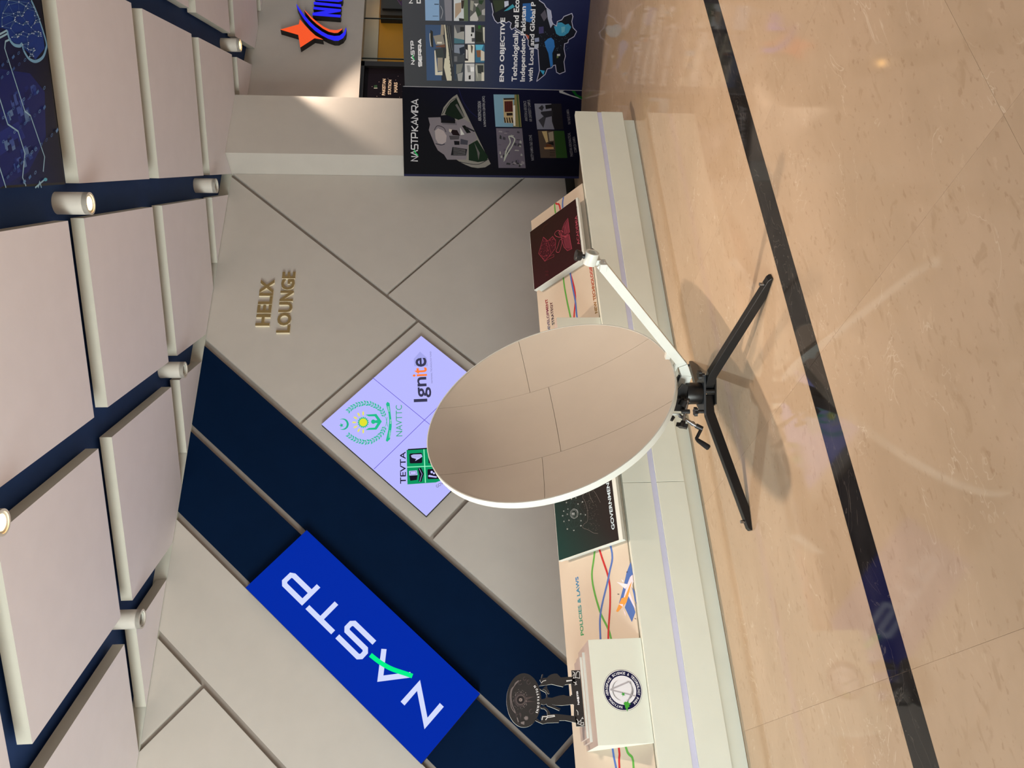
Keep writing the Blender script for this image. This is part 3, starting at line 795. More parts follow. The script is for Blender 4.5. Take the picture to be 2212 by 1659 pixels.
('p',(150,56,60),[3603,355,3600,352,3598,352,3600,355]),
('p',(150,56,60),[3629,343,3627,339,3624,340,3626,343]),
('p',(180,78,94),[3618,338,3616,335,3613,335,3615,338]),
('p',(180,78,94),[3657,352,3654,349,3651,349,3654,353]),
('p',(146,56,72),[3620,342,3618,339,3615,339,3617,343]),
('p',(180,78,94),[3585,337,3583,334,3580,334,3582,337]),
('p',(180,78,94),[3580,416,3578,413,3575,413,3577,417]),
('p',(180,78,94),[3608,418,3606,414,3602,415,3605,418]),
('p',(180,78,94),[3649,352,3647,349,3644,349,3646,353]),
('p',(180,78,94),[3661,399,3659,395,3656,396,3658,399]),
('l',(146,56,72),2.0,[3666,335,3610,323,3537,315],0),
('l',(146,56,72),2.0,[3509,379,3525,332,3516,288,3495,290,3505,344,3509,379],0),
('p',(72,30,38),[3738,124,3610,122,3601,164,3619,206,3686,184,3717,161,3738,124]),
('l',(146,56,72),3.0,[3738,124,3610,122,3601,164,3619,206,3686,184,3717,161,3738,124],0),
('p',(72,30,38),[3595,128,3460,118,3469,160,3517,188,3599,204,3595,128]),
('l',(146,56,72),3.0,[3595,128,3460,118,3469,160,3517,188,3599,204,3595,128],0),
('l',(164,72,88),2.0,[3729,126,3611,124],0),
('l',(164,72,88),2.0,[3588,131,3462,122],0),
('l',(164,72,88),2.0,[3722,134,3613,132],0),
('l',(164,72,88),2.0,[3589,140,3470,133],0),
('l',(164,72,88),2.0,[3715,143,3615,141],0),
('l',(164,72,88),2.0,[3590,150,3479,144],0),
('l',(164,72,88),2.0,[3708,152,3617,150],0),
('l',(164,72,88),2.0,[3590,160,3487,154],0),
('l',(164,72,88),2.0,[3700,160,3618,158],0),
('l',(164,72,88),2.0,[3591,169,3495,165],0),
('l',(164,72,88),2.0,[3693,169,3620,167],0),
('l',(164,72,88),2.0,[3592,179,3504,176],0),
('l',(164,72,88),3.0,[3601,164,3633,200,3683,214,3697,243,3682,262,3647,243,3608,193],1),
('l',(164,72,88),3.0,[3646,179,3674,200,3673,220,3630,210],1),
('l',(164,72,88),3.0,[3601,194,3599,219,3560,243,3528,263,3504,239,3534,216,3584,196],1),
('l',(164,72,88),3.0,[3592,136,3603,154,3597,172,3585,146],1),
('p',(58,34,24),[3391,56,3386,48,3383,48,3388,56]),
('p',(66,30,30),[3770,40,3768,37,3766,38,3767,40]),
('p',(66,30,30),[3449,436,3447,433,3444,433,3446,437]),
('p',(58,34,24),[3499,44,3496,41,3494,41,3496,44]),
('p',(58,34,24),[3599,39,3594,31,3591,32,3596,40]),
('p',(52,24,28),[3506,424,3504,420,3501,420,3503,424]),
('p',(52,24,28),[3795,429,3794,426,3790,426,3792,429]),
('p',(52,24,28),[3754,434,3752,431,3749,432,3751,435]),
('p',(66,30,30),[3645,445,3643,441,3640,442,3642,446]),
('p',(58,34,24),[3769,447,3767,444,3764,444,3766,447]),
('p',(52,24,28),[3402,313,3401,310,3398,310,3399,313]),
('p',(58,34,24),[3804,60,3802,58,3799,58,3801,61]),
('p',(58,34,24),[3695,41,3690,33,3687,33,3692,41]),
('p',(52,24,28),[3589,54,3587,50,3584,51,3586,54]),
('p',(52,24,28),[3484,354,3483,352,3480,352,3482,355]),
('p',(66,30,30),[3437,352,3435,348,3432,348,3434,352]),
('p',(58,34,24),[3390,470,3385,462,3382,462,3388,471]),
('p',(66,30,30),[3756,88,3754,86,3751,86,3753,89]),
('p',(52,24,28),[3456,91,3451,83,3448,83,3453,91]),
('p',(66,30,30),[3672,42,3670,40,3667,40,3669,43]),
('p',(66,30,30),[3482,35,3480,31,3477,32,3480,35]),
('p',(58,34,24),[3783,34,3780,30,3777,30,3780,34]),
('p',(66,30,30),[3591,461,3586,452,3582,452,3588,461]),
('p',(52,24,28),[3414,287,3412,284,3410,284,3411,287]),
('p',(58,34,24),[3676,458,3675,455,3672,455,3673,458]),
('p',(58,34,24),[3581,483,3575,474,3572,474,3578,483]),
('p',(66,30,30),[3705,64,3703,60,3700,60,3702,64]),
('p',(58,34,24),[3808,457,3806,453,3803,453,3805,457]),
('p',(66,30,30),[3454,493,3451,489,3448,489,3451,493]),
('p',(66,30,30),[3499,42,3497,39,3494,40,3496,42]),
('p',(66,30,30),[3776,35,3774,31,3771,32,3773,35]),
('p',(58,34,24),[3442,80,3437,72,3434,72,3439,80]),
('p',(58,34,24),[3716,83,3715,80,3712,81,3713,84]),
('p',(52,24,28),[3590,472,3584,463,3581,463,3586,472]),
('p',(66,30,30),[3451,381,3450,378,3447,378,3448,381]),
('p',(52,24,28),[3444,113,3442,109,3439,109,3441,113]),
('p',(52,24,28),[3385,360,3380,351,3377,351,3382,360]),
('p',(52,24,28),[3547,95,3542,87,3539,87,3544,95]),
('p',(66,30,30),[3725,97,3723,93,3720,94,3722,97]),
('p',(58,34,24),[3417,438,3415,435,3412,436,3414,439]),
('p',(52,24,28),[3505,86,3503,83,3500,84,3502,86]),
('p',(66,30,30),[3481,48,3480,45,3477,46,3478,48]),
('p',(58,34,24),[3460,396,3454,387,3452,387,3457,396]),
('p',(58,34,24),[3581,459,3579,455,3576,455,3578,459]),
('p',(52,24,28),[3742,489,3740,485,3737,486,3739,490]),
('p',(58,34,24),[3375,114,3373,111,3370,111,3372,115]),
('p',(66,30,30),[3590,34,3588,32,3585,32,3587,35]),
('p',(58,34,24),[3423,351,3418,342,3415,343,3420,351]),
('p',(66,30,30),[3517,66,3515,63,3512,63,3514,67]),
('p',(58,34,24),[3796,446,3790,437,3787,437,3793,446]),
('p',(52,24,28),[3406,241,3401,233,3398,234,3403,242]),
('p',(66,30,30),[3472,369,3467,360,3464,361,3469,369]),
('p',(58,34,24),[3385,389,3380,380,3377,380,3382,389]),
('p',(66,30,30),[3747,90,3745,87,3742,88,3744,90]),
('p',(66,30,30),[3656,39,3653,35,3650,36,3653,39]),
('p',(66,30,30),[3744,108,3739,100,3736,100,3741,108]),
('p',(66,30,30),[3376,263,3374,259,3371,260,3373,263]),
('p',(58,34,24),[3610,77,3604,69,3601,69,3607,77]),
('p',(58,34,24),[3613,42,3608,34,3605,34,3610,42]),
('p',(66,30,30),[3420,365,3418,362,3415,363,3417,366]),
('p',(66,30,30),[3628,482,3626,479,3623,479,3625,482]),
('p',(52,24,28),[3750,125,3748,122,3745,123,3747,125]),
('p',(58,34,24),[3485,100,3483,97,3480,97,3482,101]),
('p',(52,24,28),[3573,476,3570,472,3567,472,3570,476]),
('p',(58,34,24),[3478,42,3476,38,3473,38,3475,42]),
('l',(64,34,26),6.0,[3788,377,3814,351,3812,312],1),
('p',(64,26,30),[3427,384,3406,348,3393,350,3414,386]),
('p',(64,26,30),[3400,383,3381,351,3364,352,3383,385]),
],
'government':[
('t', 'GOVERNMENT', (196, 212, 222), 1420, 35, 0.0051, 312, 23.3, 0.02, 0),
('l',(150,156,158),3.0,[1588,298,1580,300,1574,305,1570,312,1568,320,1568,329,1571,337,1577,345,1584,352,1593,356,1602,357,1610,356,1617,353,1623,347,1626,339,1627,331,1625,322,1620,313,1614,306,1606,301,1597,298,1588,298],0),
('l',(150,156,158),1.5,[1590,305,1584,307,1580,311,1576,316,1575,322,1575,328,1578,335,1582,341,1587,346,1594,349,1600,350,1607,349,1612,346,1616,342,1619,336,1619,330,1618,323,1614,317,1609,312,1604,308,1597,306,1590,305],0),
('p',(150,156,158),[1610,345,1603,323,1586,325,1593,347]),
('l',(30,40,40),2.0,[1606,334,1589,336],0),
('l',(150,156,158),3.0,[1615,303,1595,296,1569,306],1),
('p',(168,172,170),[1691,332,1688,334,1688,338,1691,341,1694,343,1697,341,1697,336,1694,333]),
('p',(168,172,170),[1687,296,1685,298,1684,302,1687,306,1691,307,1693,305,1693,301,1691,298]),
('p',(168,172,170),[1681,374,1679,376,1679,380,1681,384,1685,385,1687,383,1687,379,1685,375]),
('p',(168,172,170),[1644,284,1642,286,1642,290,1644,294,1648,295,1650,293,1650,289,1648,286]),
('p',(168,172,170),[1638,367,1636,369,1636,373,1638,377,1642,378,1644,376,1644,372,1642,368]),
('p',(168,172,170),[1646,248,1644,250,1644,254,1646,258,1650,259,1652,257,1652,253,1650,249]),
('p',(168,172,170),[1610,414,1607,416,1607,420,1609,424,1613,426,1615,424,1616,419,1613,415]),
('p',(168,172,170),[1573,407,1570,409,1570,413,1572,417,1576,418,1578,416,1578,412,1576,408]),
('p',(168,172,170),[1568,367,1566,369,1566,374,1568,377,1572,379,1574,377,1574,372,1572,369]),
('p',(168,172,170),[1608,375,1605,377,1605,382,1607,385,1611,387,1614,385,1614,380,1611,377]),
('p',(168,172,170),[1579,271,1576,273,1576,277,1578,281,1582,282,1584,280,1584,276,1582,272]),
('p',(168,172,170),[1562,236,1560,238,1560,242,1562,245,1566,246,1568,244,1568,240,1566,237]),
('p',(168,172,170),[1538,274,1535,276,1535,280,1538,284,1541,285,1543,283,1544,279,1541,275]),
('p',(168,172,170),[1519,386,1517,388,1516,392,1519,396,1522,397,1525,395,1525,391,1523,387]),
('p',(168,172,170),[1496,336,1494,338,1494,342,1496,346,1500,347,1502,345,1502,341,1500,337]),
('p',(168,172,170),[1509,278,1506,280,1506,284,1508,288,1512,289,1514,287,1514,283,1512,279]),
('p',(168,172,170),[1635,401,1633,403,1633,408,1635,411,1639,413,1641,411,1641,406,1639,403]),
('l',(50,64,62),1.2,[1692,337,1648,254],0),
('l',(50,64,62),1.2,[1692,337,1570,373],0),
('l',(50,64,62),1.2,[1692,337,1683,379],0),
('l',(50,64,62),1.2,[1689,302,1683,379],0),
('l',(50,64,62),1.2,[1689,302,1637,407],0),
('l',(50,64,62),1.2,[1689,302,1498,341],0),
('l',(50,64,62),1.2,[1683,379,1640,372],0),
('l',(50,64,62),1.2,[1683,379,1646,290],0),
('l',(50,64,62),1.2,[1683,379,1692,337],0),
('l',(50,64,62),1.2,[1646,290,1683,379],0),
('l',(50,64,62),1.2,[1646,290,1539,280],0),
('l',(50,64,62),1.2,[1646,290,1564,241],0),
('l',(50,64,62),1.2,[1640,372,1498,341],0),
('l',(50,64,62),1.2,[1640,372,1637,407],0),
('l',(50,64,62),1.2,[1640,372,1640,372],0),
('l',(50,64,62),1.2,[1648,254,1648,254],0),
('l',(50,64,62),1.2,[1648,254,1692,337],0),
('l',(50,64,62),1.2,[1648,254,1689,302],0),
('l',(50,64,62),1.2,[1611,420,1609,381],0),
('l',(50,64,62),1.2,[1611,420,1521,391],0),
('l',(50,64,62),1.2,[1611,420,1683,379],0),
('l',(50,64,62),1.2,[1574,412,1692,337],0),
('l',(50,64,62),1.2,[1574,412,1689,302],0),
('l',(50,64,62),1.2,[1574,412,1648,254],0),
('l',(50,64,62),1.2,[1570,373,1637,407],0),
('l',(50,64,62),1.2,[1570,373,1580,276],0),
('l',(50,64,62),1.2,[1570,373,1521,391],0),
('l',(50,64,62),1.2,[1609,381,1564,241],0),
('l',(50,64,62),1.2,[1609,381,1646,290],0),
('l',(50,64,62),1.2,[1609,381,1692,337],0),
('l',(50,64,62),1.2,[1580,276,1611,420],0),
('l',(50,64,62),1.2,[1580,276,1539,280],0),
('l',(50,64,62),1.2,[1580,276,1692,337],0),
('l',(50,64,62),1.2,[1564,241,1498,341],0),
('l',(50,64,62),1.2,[1564,241,1580,276],0),
('l',(50,64,62),1.2,[1564,241,1510,283],0),
('l',(50,64,62),1.2,[1539,280,1574,412],0),
('l',(50,64,62),1.2,[1539,280,1498,341],0),
('l',(50,64,62),1.2,[1539,280,1637,407],0),
('l',(50,64,62),1.2,[1521,391,1574,412],0),
('l',(50,64,62),1.2,[1521,391,1692,337],0),
('l',(50,64,62),1.2,[1521,391,1648,254],0),
('l',(50,64,62),1.2,[1498,341,1611,420],0),
('l',(50,64,62),1.2,[1498,341,1574,412],0),
('l',(50,64,62),1.2,[1498,341,1683,379],0),
('l',(50,64,62),1.2,[1510,283,1521,391],0),
('l',(50,64,62),1.2,[1510,283,1539,280],0),
('l',(50,64,62),1.2,[1510,283,1689,302],0),
('l',(50,64,62),1.2,[1637,407,1539,280],0),
('l',(50,64,62),1.2,[1637,407,1580,276],0),
('l',(50,64,62),1.2,[1637,407,1609,381],0),
('p',(90,84,80),[1708,217,1707,214,1704,214,1705,217]),
('p',(90,84,80),[1712,180,1711,177,1709,177,1710,180]),
('p',(70,64,62),[1621,244,1620,241,1618,241,1619,244]),
('p',(70,64,62),[1624,183,1623,180,1621,180,1622,183]),
('p',(120,114,108),[1612,204,1612,201,1610,202,1610,204]),
('p',(70,64,62),[1566,142,1565,140,1563,140,1564,143]),
('p',(120,114,108),[1465,168,1464,166,1462,166,1463,169]),
('p',(120,114,108),[1453,175,1452,172,1450,172,1451,175]),
('p',(90,84,80),[1708,242,1707,239,1705,239,1706,242]),
('p',(90,84,80),[1532,192,1532,190,1530,190,1530,192]),
('p',(120,114,108),[1586,150,1586,148,1583,148,1584,150]),
('p',(120,114,108),[1472,147,1471,144,1469,145,1470,147]),
('p',(90,84,80),[1526,246,1525,243,1523,243,1524,246]),
('p',(70,64,62),[1658,231,1657,228,1655,228,1656,231]),
('p',(90,84,80),[1712,187,1711,184,1709,185,1710,187]),
('p',(70,64,62),[1690,247,1690,244,1687,244,1688,247]),
('p',(70,64,62),[1597,206,1596,204,1594,204,1595,207]),
('p',(120,114,108),[1649,178,1648,176,1646,176,1646,178]),
('p',(120,114,108),[1739,237,1738,234,1736,234,1737,237]),
('p',(120,114,108),[1546,223,1545,221,1543,221,1544,224]),
('p',(120,114,108),[1607,205,1606,202,1604,202,1605,205]),
('p',(70,64,62),[1622,233,1621,230,1619,231,1620,234]),
('p',(70,64,62),[1659,233,1658,230,1656,230,1657,233]),
('p',(70,64,62),[1607,245,1606,243,1604,243,1605,246]),
('p',(70,64,62),[1629,180,1628,177,1626,178,1627,180]),
('p',(120,114,108),[1720,233,1719,231,1717,231,1718,234]),
('p',(120,114,108),[1688,191,1688,188,1686,189,1686,192]),
('p',(120,114,108),[1619,236,1618,234,1616,234,1616,236]),
('p',(120,114,108),[1594,151,1594,148,1592,149,1592,151]),
('p',(90,84,80),[1639,204,1638,201,1636,201,1637,204]),
('p',(90,84,80),[1689,165,1688,163,1686,163,1687,166]),
('p',(120,114,108),[1561,197,1560,194,1558,194,1559,197]),
('p',(120,114,108),[1602,226,1601,223,1599,224,1599,226]),
('p',(70,64,62),[1567,206,1566,204,1564,204,1565,207]),
('p',(70,64,62),[1535,176,1534,173,1532,174,1533,176]),
('p',(90,84,80),[1543,209,1542,206,1540,206,1541,209]),
('p',(90,84,80),[1627,216,1626,213,1624,213,1625,216]),
('p',(90,84,80),[1564,172,1563,169,1561,169,1562,172]),
('p',(90,84,80),[1490,206,1490,203,1488,204,1488,206]),
('p',(70,64,62),[1558,219,1558,216,1556,216,1556,219]),
('p',(90,84,80),[1606,177,1605,175,1603,175,1604,178]),
('p',(90,84,80),[1568,219,1567,216,1565,217,1566,219]),
('p',(120,114,108),[1467,192,1466,189,1464,189,1465,192]),
('p',(90,84,80),[1640,193,1639,190,1637,190,1637,193]),
('p',(90,84,80),[1516,161,1515,158,1513,159,1514,161]),
('p',(90,84,80),[1490,180,1489,177,1487,178,1488,180]),
('p',(90,84,80),[1583,218,1582,215,1580,215,1580,218]),
('p',(120,114,108),[1529,188,1528,185,1526,185,1527,188]),
('p',(90,84,80),[1631,209,1630,207,1628,207,1629,210]),
('p',(90,84,80),[1484,156,1483,153,1481,154,1482,156]),
('p',(120,114,108),[1596,200,1596,198,1594,198,1594,201]),
('p',(90,84,80),[1643,223,1642,221,1640,221,1641,224]),
('p',(90,84,80),[1598,192,1597,189,1595,189,1595,192]),
('p',(120,114,108),[1697,180,1696,177,1694,177,1695,180]),
('p',(70,64,62),[1521,187,1521,185,1518,185,1519,188]),
('p',(120,114,108),[1698,212,1698,209,1696,209,1696,212]),
('p',(90,84,80),[1626,188,1625,186,1623,186,1623,189]),
('p',(120,114,108),[1525,201,1524,199,1522,199,1523,202]),
('p',(70,64,62),[1568,164,1568,161,1566,162,1566,164]),
('p',(90,84,80),[1619,194,1618,191,1616,192,1617,194]),
('p',(120,114,108),[1520,235,1519,233,1517,233,1518,236]),
('p',(120,114,108),[1646,261,1645,258,1643,258,1644,261]),
('p',(70,64,62),[1619,213,1619,211,1616,211,1617,214]),
('p',(90,84,80),[1655,237,1654,234,1652,234,1653,237]),
('p',(70,64,62),[1608,202,1608,200,1605,200,1606,202]),
('p',(120,114,108),[1698,192,1697,190,1695,190,1696,192]),
('p',(90,84,80),[1644,204,1643,201,1641,201,1642,204]),
('p',(90,84,80),[1502,128,1501,126,1499,126,1500,128]),
('p',(70,64,62),[1451,168,1450,165,1448,165,1449,168]),
('p',(120,114,108),[1623,199,1622,196,1620,197,1621,199]),
('p',(90,84,80),[1547,166,1546,163,1544,164,1545,166]),
('p',(90,84,80),[1711,200,1710,198,1708,198,1709,201]),
('p',(90,84,80),[1498,202,1497,199,1495,199,1496,202]),
('p',(90,84,80),[1504,161,1503,158,1501,159,1502,161]),
('p',(70,64,62),[1588,178,1587,175,1585,175,1586,178]),
('p',(120,114,108),[1602,173,1601,170,1599,170,1600,173]),
('p',(70,64,62),[1536,174,1535,172,1533,172,1534,174]),
('p',(120,114,108),[1539,144,1538,142,1536,142,1537,144]),
('p',(70,64,62),[1696,185,1695,182,1693,183,1694,185]),
('p',(120,114,108),[1630,243,1629,240,1627,241,1627,243]),
('p',(90,84,80),[1495,196,1494,193,1492,194,1493,196]),
('p',(90,84,80),[1578,227,1577,224,1575,225,1576,228]),
('p',(120,114,108),[1598,205,1598,203,1596,203,1596,206]),
('p',(120,114,108),[1641,200,1640,198,1638,198,1639,201]),
('p',(70,64,62),[1701,160,1700,158,1698,158,1698,160]),
('p',(90,84,80),[1597,162,1596,160,1594,160,1595,163]),
('p',(70,64,62),[1485,192,1484,190,1482,190,1483,192]),
('p',(120,114,108),[1621,158,1621,155,1618,155,1619,158]),
('p',(120,114,108),[1589,186,1588,183,1586,184,1587,186]),
('p',(70,64,62),[1600,197,1599,195,1597,195,1598,198]),
('p',(70,64,62),[1682,197,1681,195,1679,195,1680,198]),
('p',(70,64,62),[1720,241,1719,238,1717,238,1718,241]),
('p',(70,64,62),[1686,173,1685,170,1683,171,1684,173]),
('p',(90,84,80),[1464,200,1464,198,1462,198,1462,201]),
('p',(90,84,80),[1548,194,1547,191,1545,191,1546,194]),
('p',(70,64,62),[1674,232,1673,229,1671,229,1671,232]),
('p',(70,64,62),[1699,219,1698,216,1696,217,1697,219]),
('p',(120,114,108),[1722,199,1722,197,1719,197,1720,200]),
('p',(120,114,108),[1691,244,1690,242,1688,242,1688,245]),
('p',(90,84,80),[1509,219,1508,216,1506,216,1507,219]),
('p',(90,84,80),[1651,142,1650,139,1648,140,1649,142]),
('p',(90,84,80),[1632,192,1632,190,1630,190,1630,193]),
('p',(90,84,80),[1629,188,1628,186,1626,186,1627,188]),
('p',(90,84,80),[1613,237,1612,234,1610,235,1611,238]),
('p',(90,84,80),[1496,183,1495,180,1493,180,1494,183]),
('p',(120,114,108),[1586,223,1586,220,1584,221,1584,223]),
('p',(70,64,62),[1560,178,1560,175,1558,176,1558,178]),
('p',(90,84,80),[1627,231,1626,228,1624,229,1625,231]),
('p',(120,114,108),[1496,202,1495,199,1493,199,1494,202]),
('p',(90,84,80),[1616,202,1615,200,1613,200,1614,203]),
('p',(120,114,108),[1602,155,1601,152,1599,152,1600,155]),
('p',(90,84,80),[1547,214,1546,211,1544,212,1545,214]),
('p',(70,64,62),[1473,171,1473,168,1471,168,1471,171]),
('p',(90,84,80),[1636,207,1635,204,1633,204,1634,207]),
('p',(70,64,62),[1542,218,1541,215,1539,216,1540,218]),
('p',(120,114,108),[1478,225,1477,223,1475,223,1476,226]),
('p',(90,84,80),[1544,189,1544,187,1542,187,1542,190]),
('p',(90,84,80),[1653,190,1652,188,1650,188,1651,191]),
('p',(70,64,62),[1596,276,1595,274,1593,274,1594,277]),
('p',(90,84,80),[1570,150,1570,148,1568,148,1568,151]),
('p',(120,114,108),[1530,213,1529,210,1527,211,1528,213]),
('p',(70,64,62),[1527,210,1526,207,1524,207,1525,210]),
('p',(120,114,108),[1699,173,1698,170,1696,170,1697,173]),
('p',(70,64,62),[1508,208,1507,206,1505,206,1506,209]),
('p',(120,114,108),[1552,224,1552,222,1550,222,1550,225]),
('p',(120,114,108),[1687,212,1686,210,1684,210,1685,212]),
('p',(90,84,80),[1499,188,1498,186,1496,186,1497,188]),
('p',(90,84,80),[1688,214,1688,211,1685,212,1686,214]),
('p',(70,64,62),[1547,191,1546,188,1544,189,1545,191]),
('p',(90,84,80),[1639,204,1638,201,1636,201,1637,204]),
('p',(90,84,80),[1452,159,1452,156,1450,157,1450,159]),
('p',(90,84,80),[1577,247,1576,245,1574,245,1574,248]),
('p',(120,114,108),[1479,170,1478,167,1476,167,1477,170]),
('p',(90,84,80),[1644,235,1643,233,1641,233,1642,236]),
('p',(120,114,108),[1650,151,1649,148,1647,148,1648,151]),
('p',(90,84,80),[1532,203,1532,200,1529,201,1530,203]),
('p',(120,114,108),[1686,170,1685,167,1683,168,1684,170]),
('p',(70,64,62),[1707,204,1706,202,1704,202,1705,204]),
('p',(120,114,108),[1548,166,1548,164,1546,164,1546,167]),
('p',(120,114,108),[1503,209,1502,206,1500,206,1501,209]),
('p',(90,84,80),[1630,175,1630,172,1627,173,1628,175]),
('p',(120,114,108),[1587,184,1586,182,1584,182,1585,184]),
('p',(90,84,80),[1508,165,1507,162,1505,162,1506,165]),
('p',(90,84,80),[1568,228,1567,225,1565,226,1566,228]),
('p',(120,114,108),[1584,215,1584,212,1582,212,1582,215]),
('p',(90,84,80),[1699,171,1698,169,1696,169,1697,172]),
('p',(90,84,80),[1658,197,1658,195,1656,195,1656,198]),
('p',(120,114,108),[1638,214,1637,211,1635,211,1636,214]),
('p',(120,114,108),[1482,253,1482,250,1480,250,1480,253]),
('p',(90,84,80),[1679,196,1678,193,1676,193,1677,196]),
('p',(70,64,62),[1695,196,1694,193,1692,194,1693,196]),
('p',(120,114,108),[1649,191,1648,188,1646,189,1647,191]),
('p',(120,114,108),[1684,208,1683,206,1681,206,1682,209]),
('p',(70,64,62),[1585,186,1585,183,1582,183,1583,186]),
('p',(90,84,80),[1603,238,1602,235,1600,235,1601,238]),
('p',(90,84,80),[1565,182,1564,179,1562,180,1563,182]),
('p',(120,114,108),[1541,173,1540,171,1538,171,1538,174]),
('p',(90,84,80),[1712,191,1711,188,1709,188,1710,191]),
('p',(70,64,62),[1528,250,1528,248,1526,248,1526,250]),
('p',(120,114,108),[1688,189,1687,187,1685,187,1686,190]),
('l',(110,104,100),1.8,[1720,200,1693,232,1674,244,1640,229,1586,218,1524,226,1511,255,1493,267,1466,224,1440,191,1427,157],1),
('l',(110,104,100),1.8,[1711,173,1664,142,1601,115],1),
('l',(110,104,100),1.8,[1711,196,1664,189,1614,168],1),
],
'board':[
('t', 'POLICIES & LAWS', (66, 150, 92), 913, 396, 0.0045, 334, 25.5, 0.03, (56, 120, 176)),
('t', 'NEW TECHNOLOGIES', (120, 96, 34), 2904, 16, 0.002, 403, 24.7, 0.03, (176, 30, 34)),
('t', 'DEVELOPMENT', (60, 90, 120), 2973, 444, 0.005, 280, 24.5, 0.03, (140, 24, 28)),
('t', 'STRATEGY', (40, 60, 80), 3012, 402, 0.0067, 193, 24.0, 0.03, (80, 24, 30)),
('p',(72,104,170),[1235,4,1162,-1,1087,65,1021,84,1031,120,1103,80,1185,41]),
('p',(72,104,170),[1068,39,962,15,916,47,1001,83]),
('p',(72,104,170),[1099,18,1073,3,996,-1,1023,8]),
('p',(225,205,215),[1163,3,1124,3,1028,74,1041,91,1110,53,1154,21]),
('p',(222,150,66),[1129,11,1026,66,987,135,994,147,1055,97,1055,74,1114,28]),
('p',(232,216,224),[1150,119,1119,43,1098,64]),
('p',(226,208,218),[1078,38,981,8,992,21,1058,49]),
('p',(236,222,228),[1156,84,1146,69,1136,74]),
('p',(226,210,220),[1029,123,1021,92,1007,96]),
('p',(226,210,220),[998,96,970,82,952,86]),
('p',(60,60,66),[1189,42,1187,31,1183,32,1184,43]),
('p',(60,60,66),[1085,122,1081,110,1077,110,1080,123]),
('p',(60,60,66),[933,26,927,14,924,15,929,26]),
],
'roundel':[],
'cut_ellipse':[-9,219,-26,221,-43,225,-59,230,-74,236,-88,244,-101,252,-112,262,-121,272,-128,283,-133,295,-135,307,-136,318,-134,330,-131,341,-125,352,-117,362,-107,372,-95,380,-82,387,-68,393,-52,397,-36,400,-19,402,-2,402,16,400,33,397,49,392,65,386,79,379,92,370,104,360,113,350,120,339,126,327,129,315,130,303,128,291,124,279,118,268,109,258,99,248,87,240,73,233,58,227,42,223,26,220,8,219],
'cut_right':[93,220,77,213,63,226,66,184,69,159,53,98,63,87,67,51,67,34,101,30,102,76,101,107,121,125,122,139,118,157,112,170,102,181,102,202,86,213],
'cut_hand':[122,201,121,205,103,212,94,219,88,218,77,212,80,208,90,213,100,207,117,200],
'cut_arm':[48,226,44,221,29,194,17,189,5,192,3,183,16,184,32,190,46,216,51,223],
'cut_thing':[57,197,64,184,47,183,37,176,23,173,21,180,40,193,46,208],
'cut_middle':[-4,222,-2,201,5,192,4,183,1,161,6,143,11,120,13,97,8,85,2,34,-34,38,-39,111,-36,146,-31,163,-34,164,-53,124,-55,119,-63,128,-50,157,-37,189,-28,193,-32,208,-27,221],
'cut_left':[-42,224,-39,206,-51,190,-68,179,-79,176,-78,152,-83,115,-94,43,-126,36,-125,50,-112,100,-111,132,-121,135,-120,195,-124,220,-116,237,-108,254,-101,258,-97,245,-110,234,-107,224,-93,226,-84,221,-81,207,-83,192,-65,193,-52,205,-50,222],
'cut_base':[135,47,133,-1,-145,0,-144,46],
'cut_joint1':[67,54,66,43,2,44,3,60,11,59,11,53],
'cut_joint2':[-34,52,-34,43,-94,46,-94,53,-38,48,-38,52],
'cutprint':[
('t', 'I', (225, 225, 228), -71, 242, -0.3556, 4, 11.8, 0.03, 0),
('t', 'N', (225, 225, 228), -62, 238, -0.3064, 10, 11.8, 0.03, 0),
('t', 'N', (225, 225, 228), -46, 233, -0.207, 10, 11.8, 0.03, 0),
('t', 'O', (225, 225, 228), -28, 230, -0.0977, 10, 12.0, 0.03, 0),
('t', 'V', (225, 225, 228), -12, 229, -0.049, 10, 12.0, 0.03, 0),
('t', 'A', (225, 225, 228), 2, 228, 0.0097, 10, 12.1, 0.03, 0),
('t', 'T', (225, 225, 228), 17, 228, 0.1268, 10, 12.0, 0.03, 0),
('t', 'I', (225, 225, 228), 33, 232, 0.2129, 4, 12.2, 0.03, 0),
('t', 'O', (225, 225, 228), 43, 232, 0.4036, 10, 12.0, 0.03, 0),
('t', 'N', (225, 225, 228), 59, 241, 0.5616, 10, 12.1, 0.03, 0),
('g', 'NASTP', (225, 225, 228), -39, 18, 0.0015, 67, 11.3, 3.5, 0),
('l',(70,64,66),6.0,[-4,297,-11,298,-18,302,-24,306,-29,313,-32,320,-33,328,-32,336,-29,343,-25,349,-19,354,-12,358,-5,359,3,359,10,356,17,352,22,347,26,340,28,332,28,324,26,317,23,310,18,304,11,300,4,297,-4,297],0),
('l',(86,78,78),6.0,[-3,304,-9,305,-14,308,-19,312,-22,316,-25,322,-25,328,-25,334,-23,339,-20,344,-15,348,-10,350,-4,352,2,351,7,350,12,346,16,342,19,337,21,331,21,325,20,319,17,314,13,310,8,306,3,305,-3,304],0),
('l',(44,40,42),6.0,[-3,313,-6,314,-10,315,-13,318,-15,321,-16,324,-17,328,-16,332,-15,335,-13,338,-10,341,-7,342,-4,343,0,343,4,342,7,340,10,337,11,334,12,330,12,326,12,323,10,319,7,316,4,314,1,313,-3,313],0),
('p',(150,138,134),[-3,320,-6,320,-9,323,-10,326,-10,330,-8,334,-5,336,-2,336,2,335,4,333,6,329,5,326,4,322,1,320]),
('p',(60,54,54),[-2,323,-5,324,-6,326,-7,328,-6,331,-4,332,-2,333,0,332,2,330,2,328,2,325,0,324]),
('p',(150,140,138),[-2,325,-4,326,-4,328,-4,329,-2,330,-1,329,0,327,-1,326]),
('p',(74,66,66),[10,308,12,251,-5,297,-14,252,-16,302]),
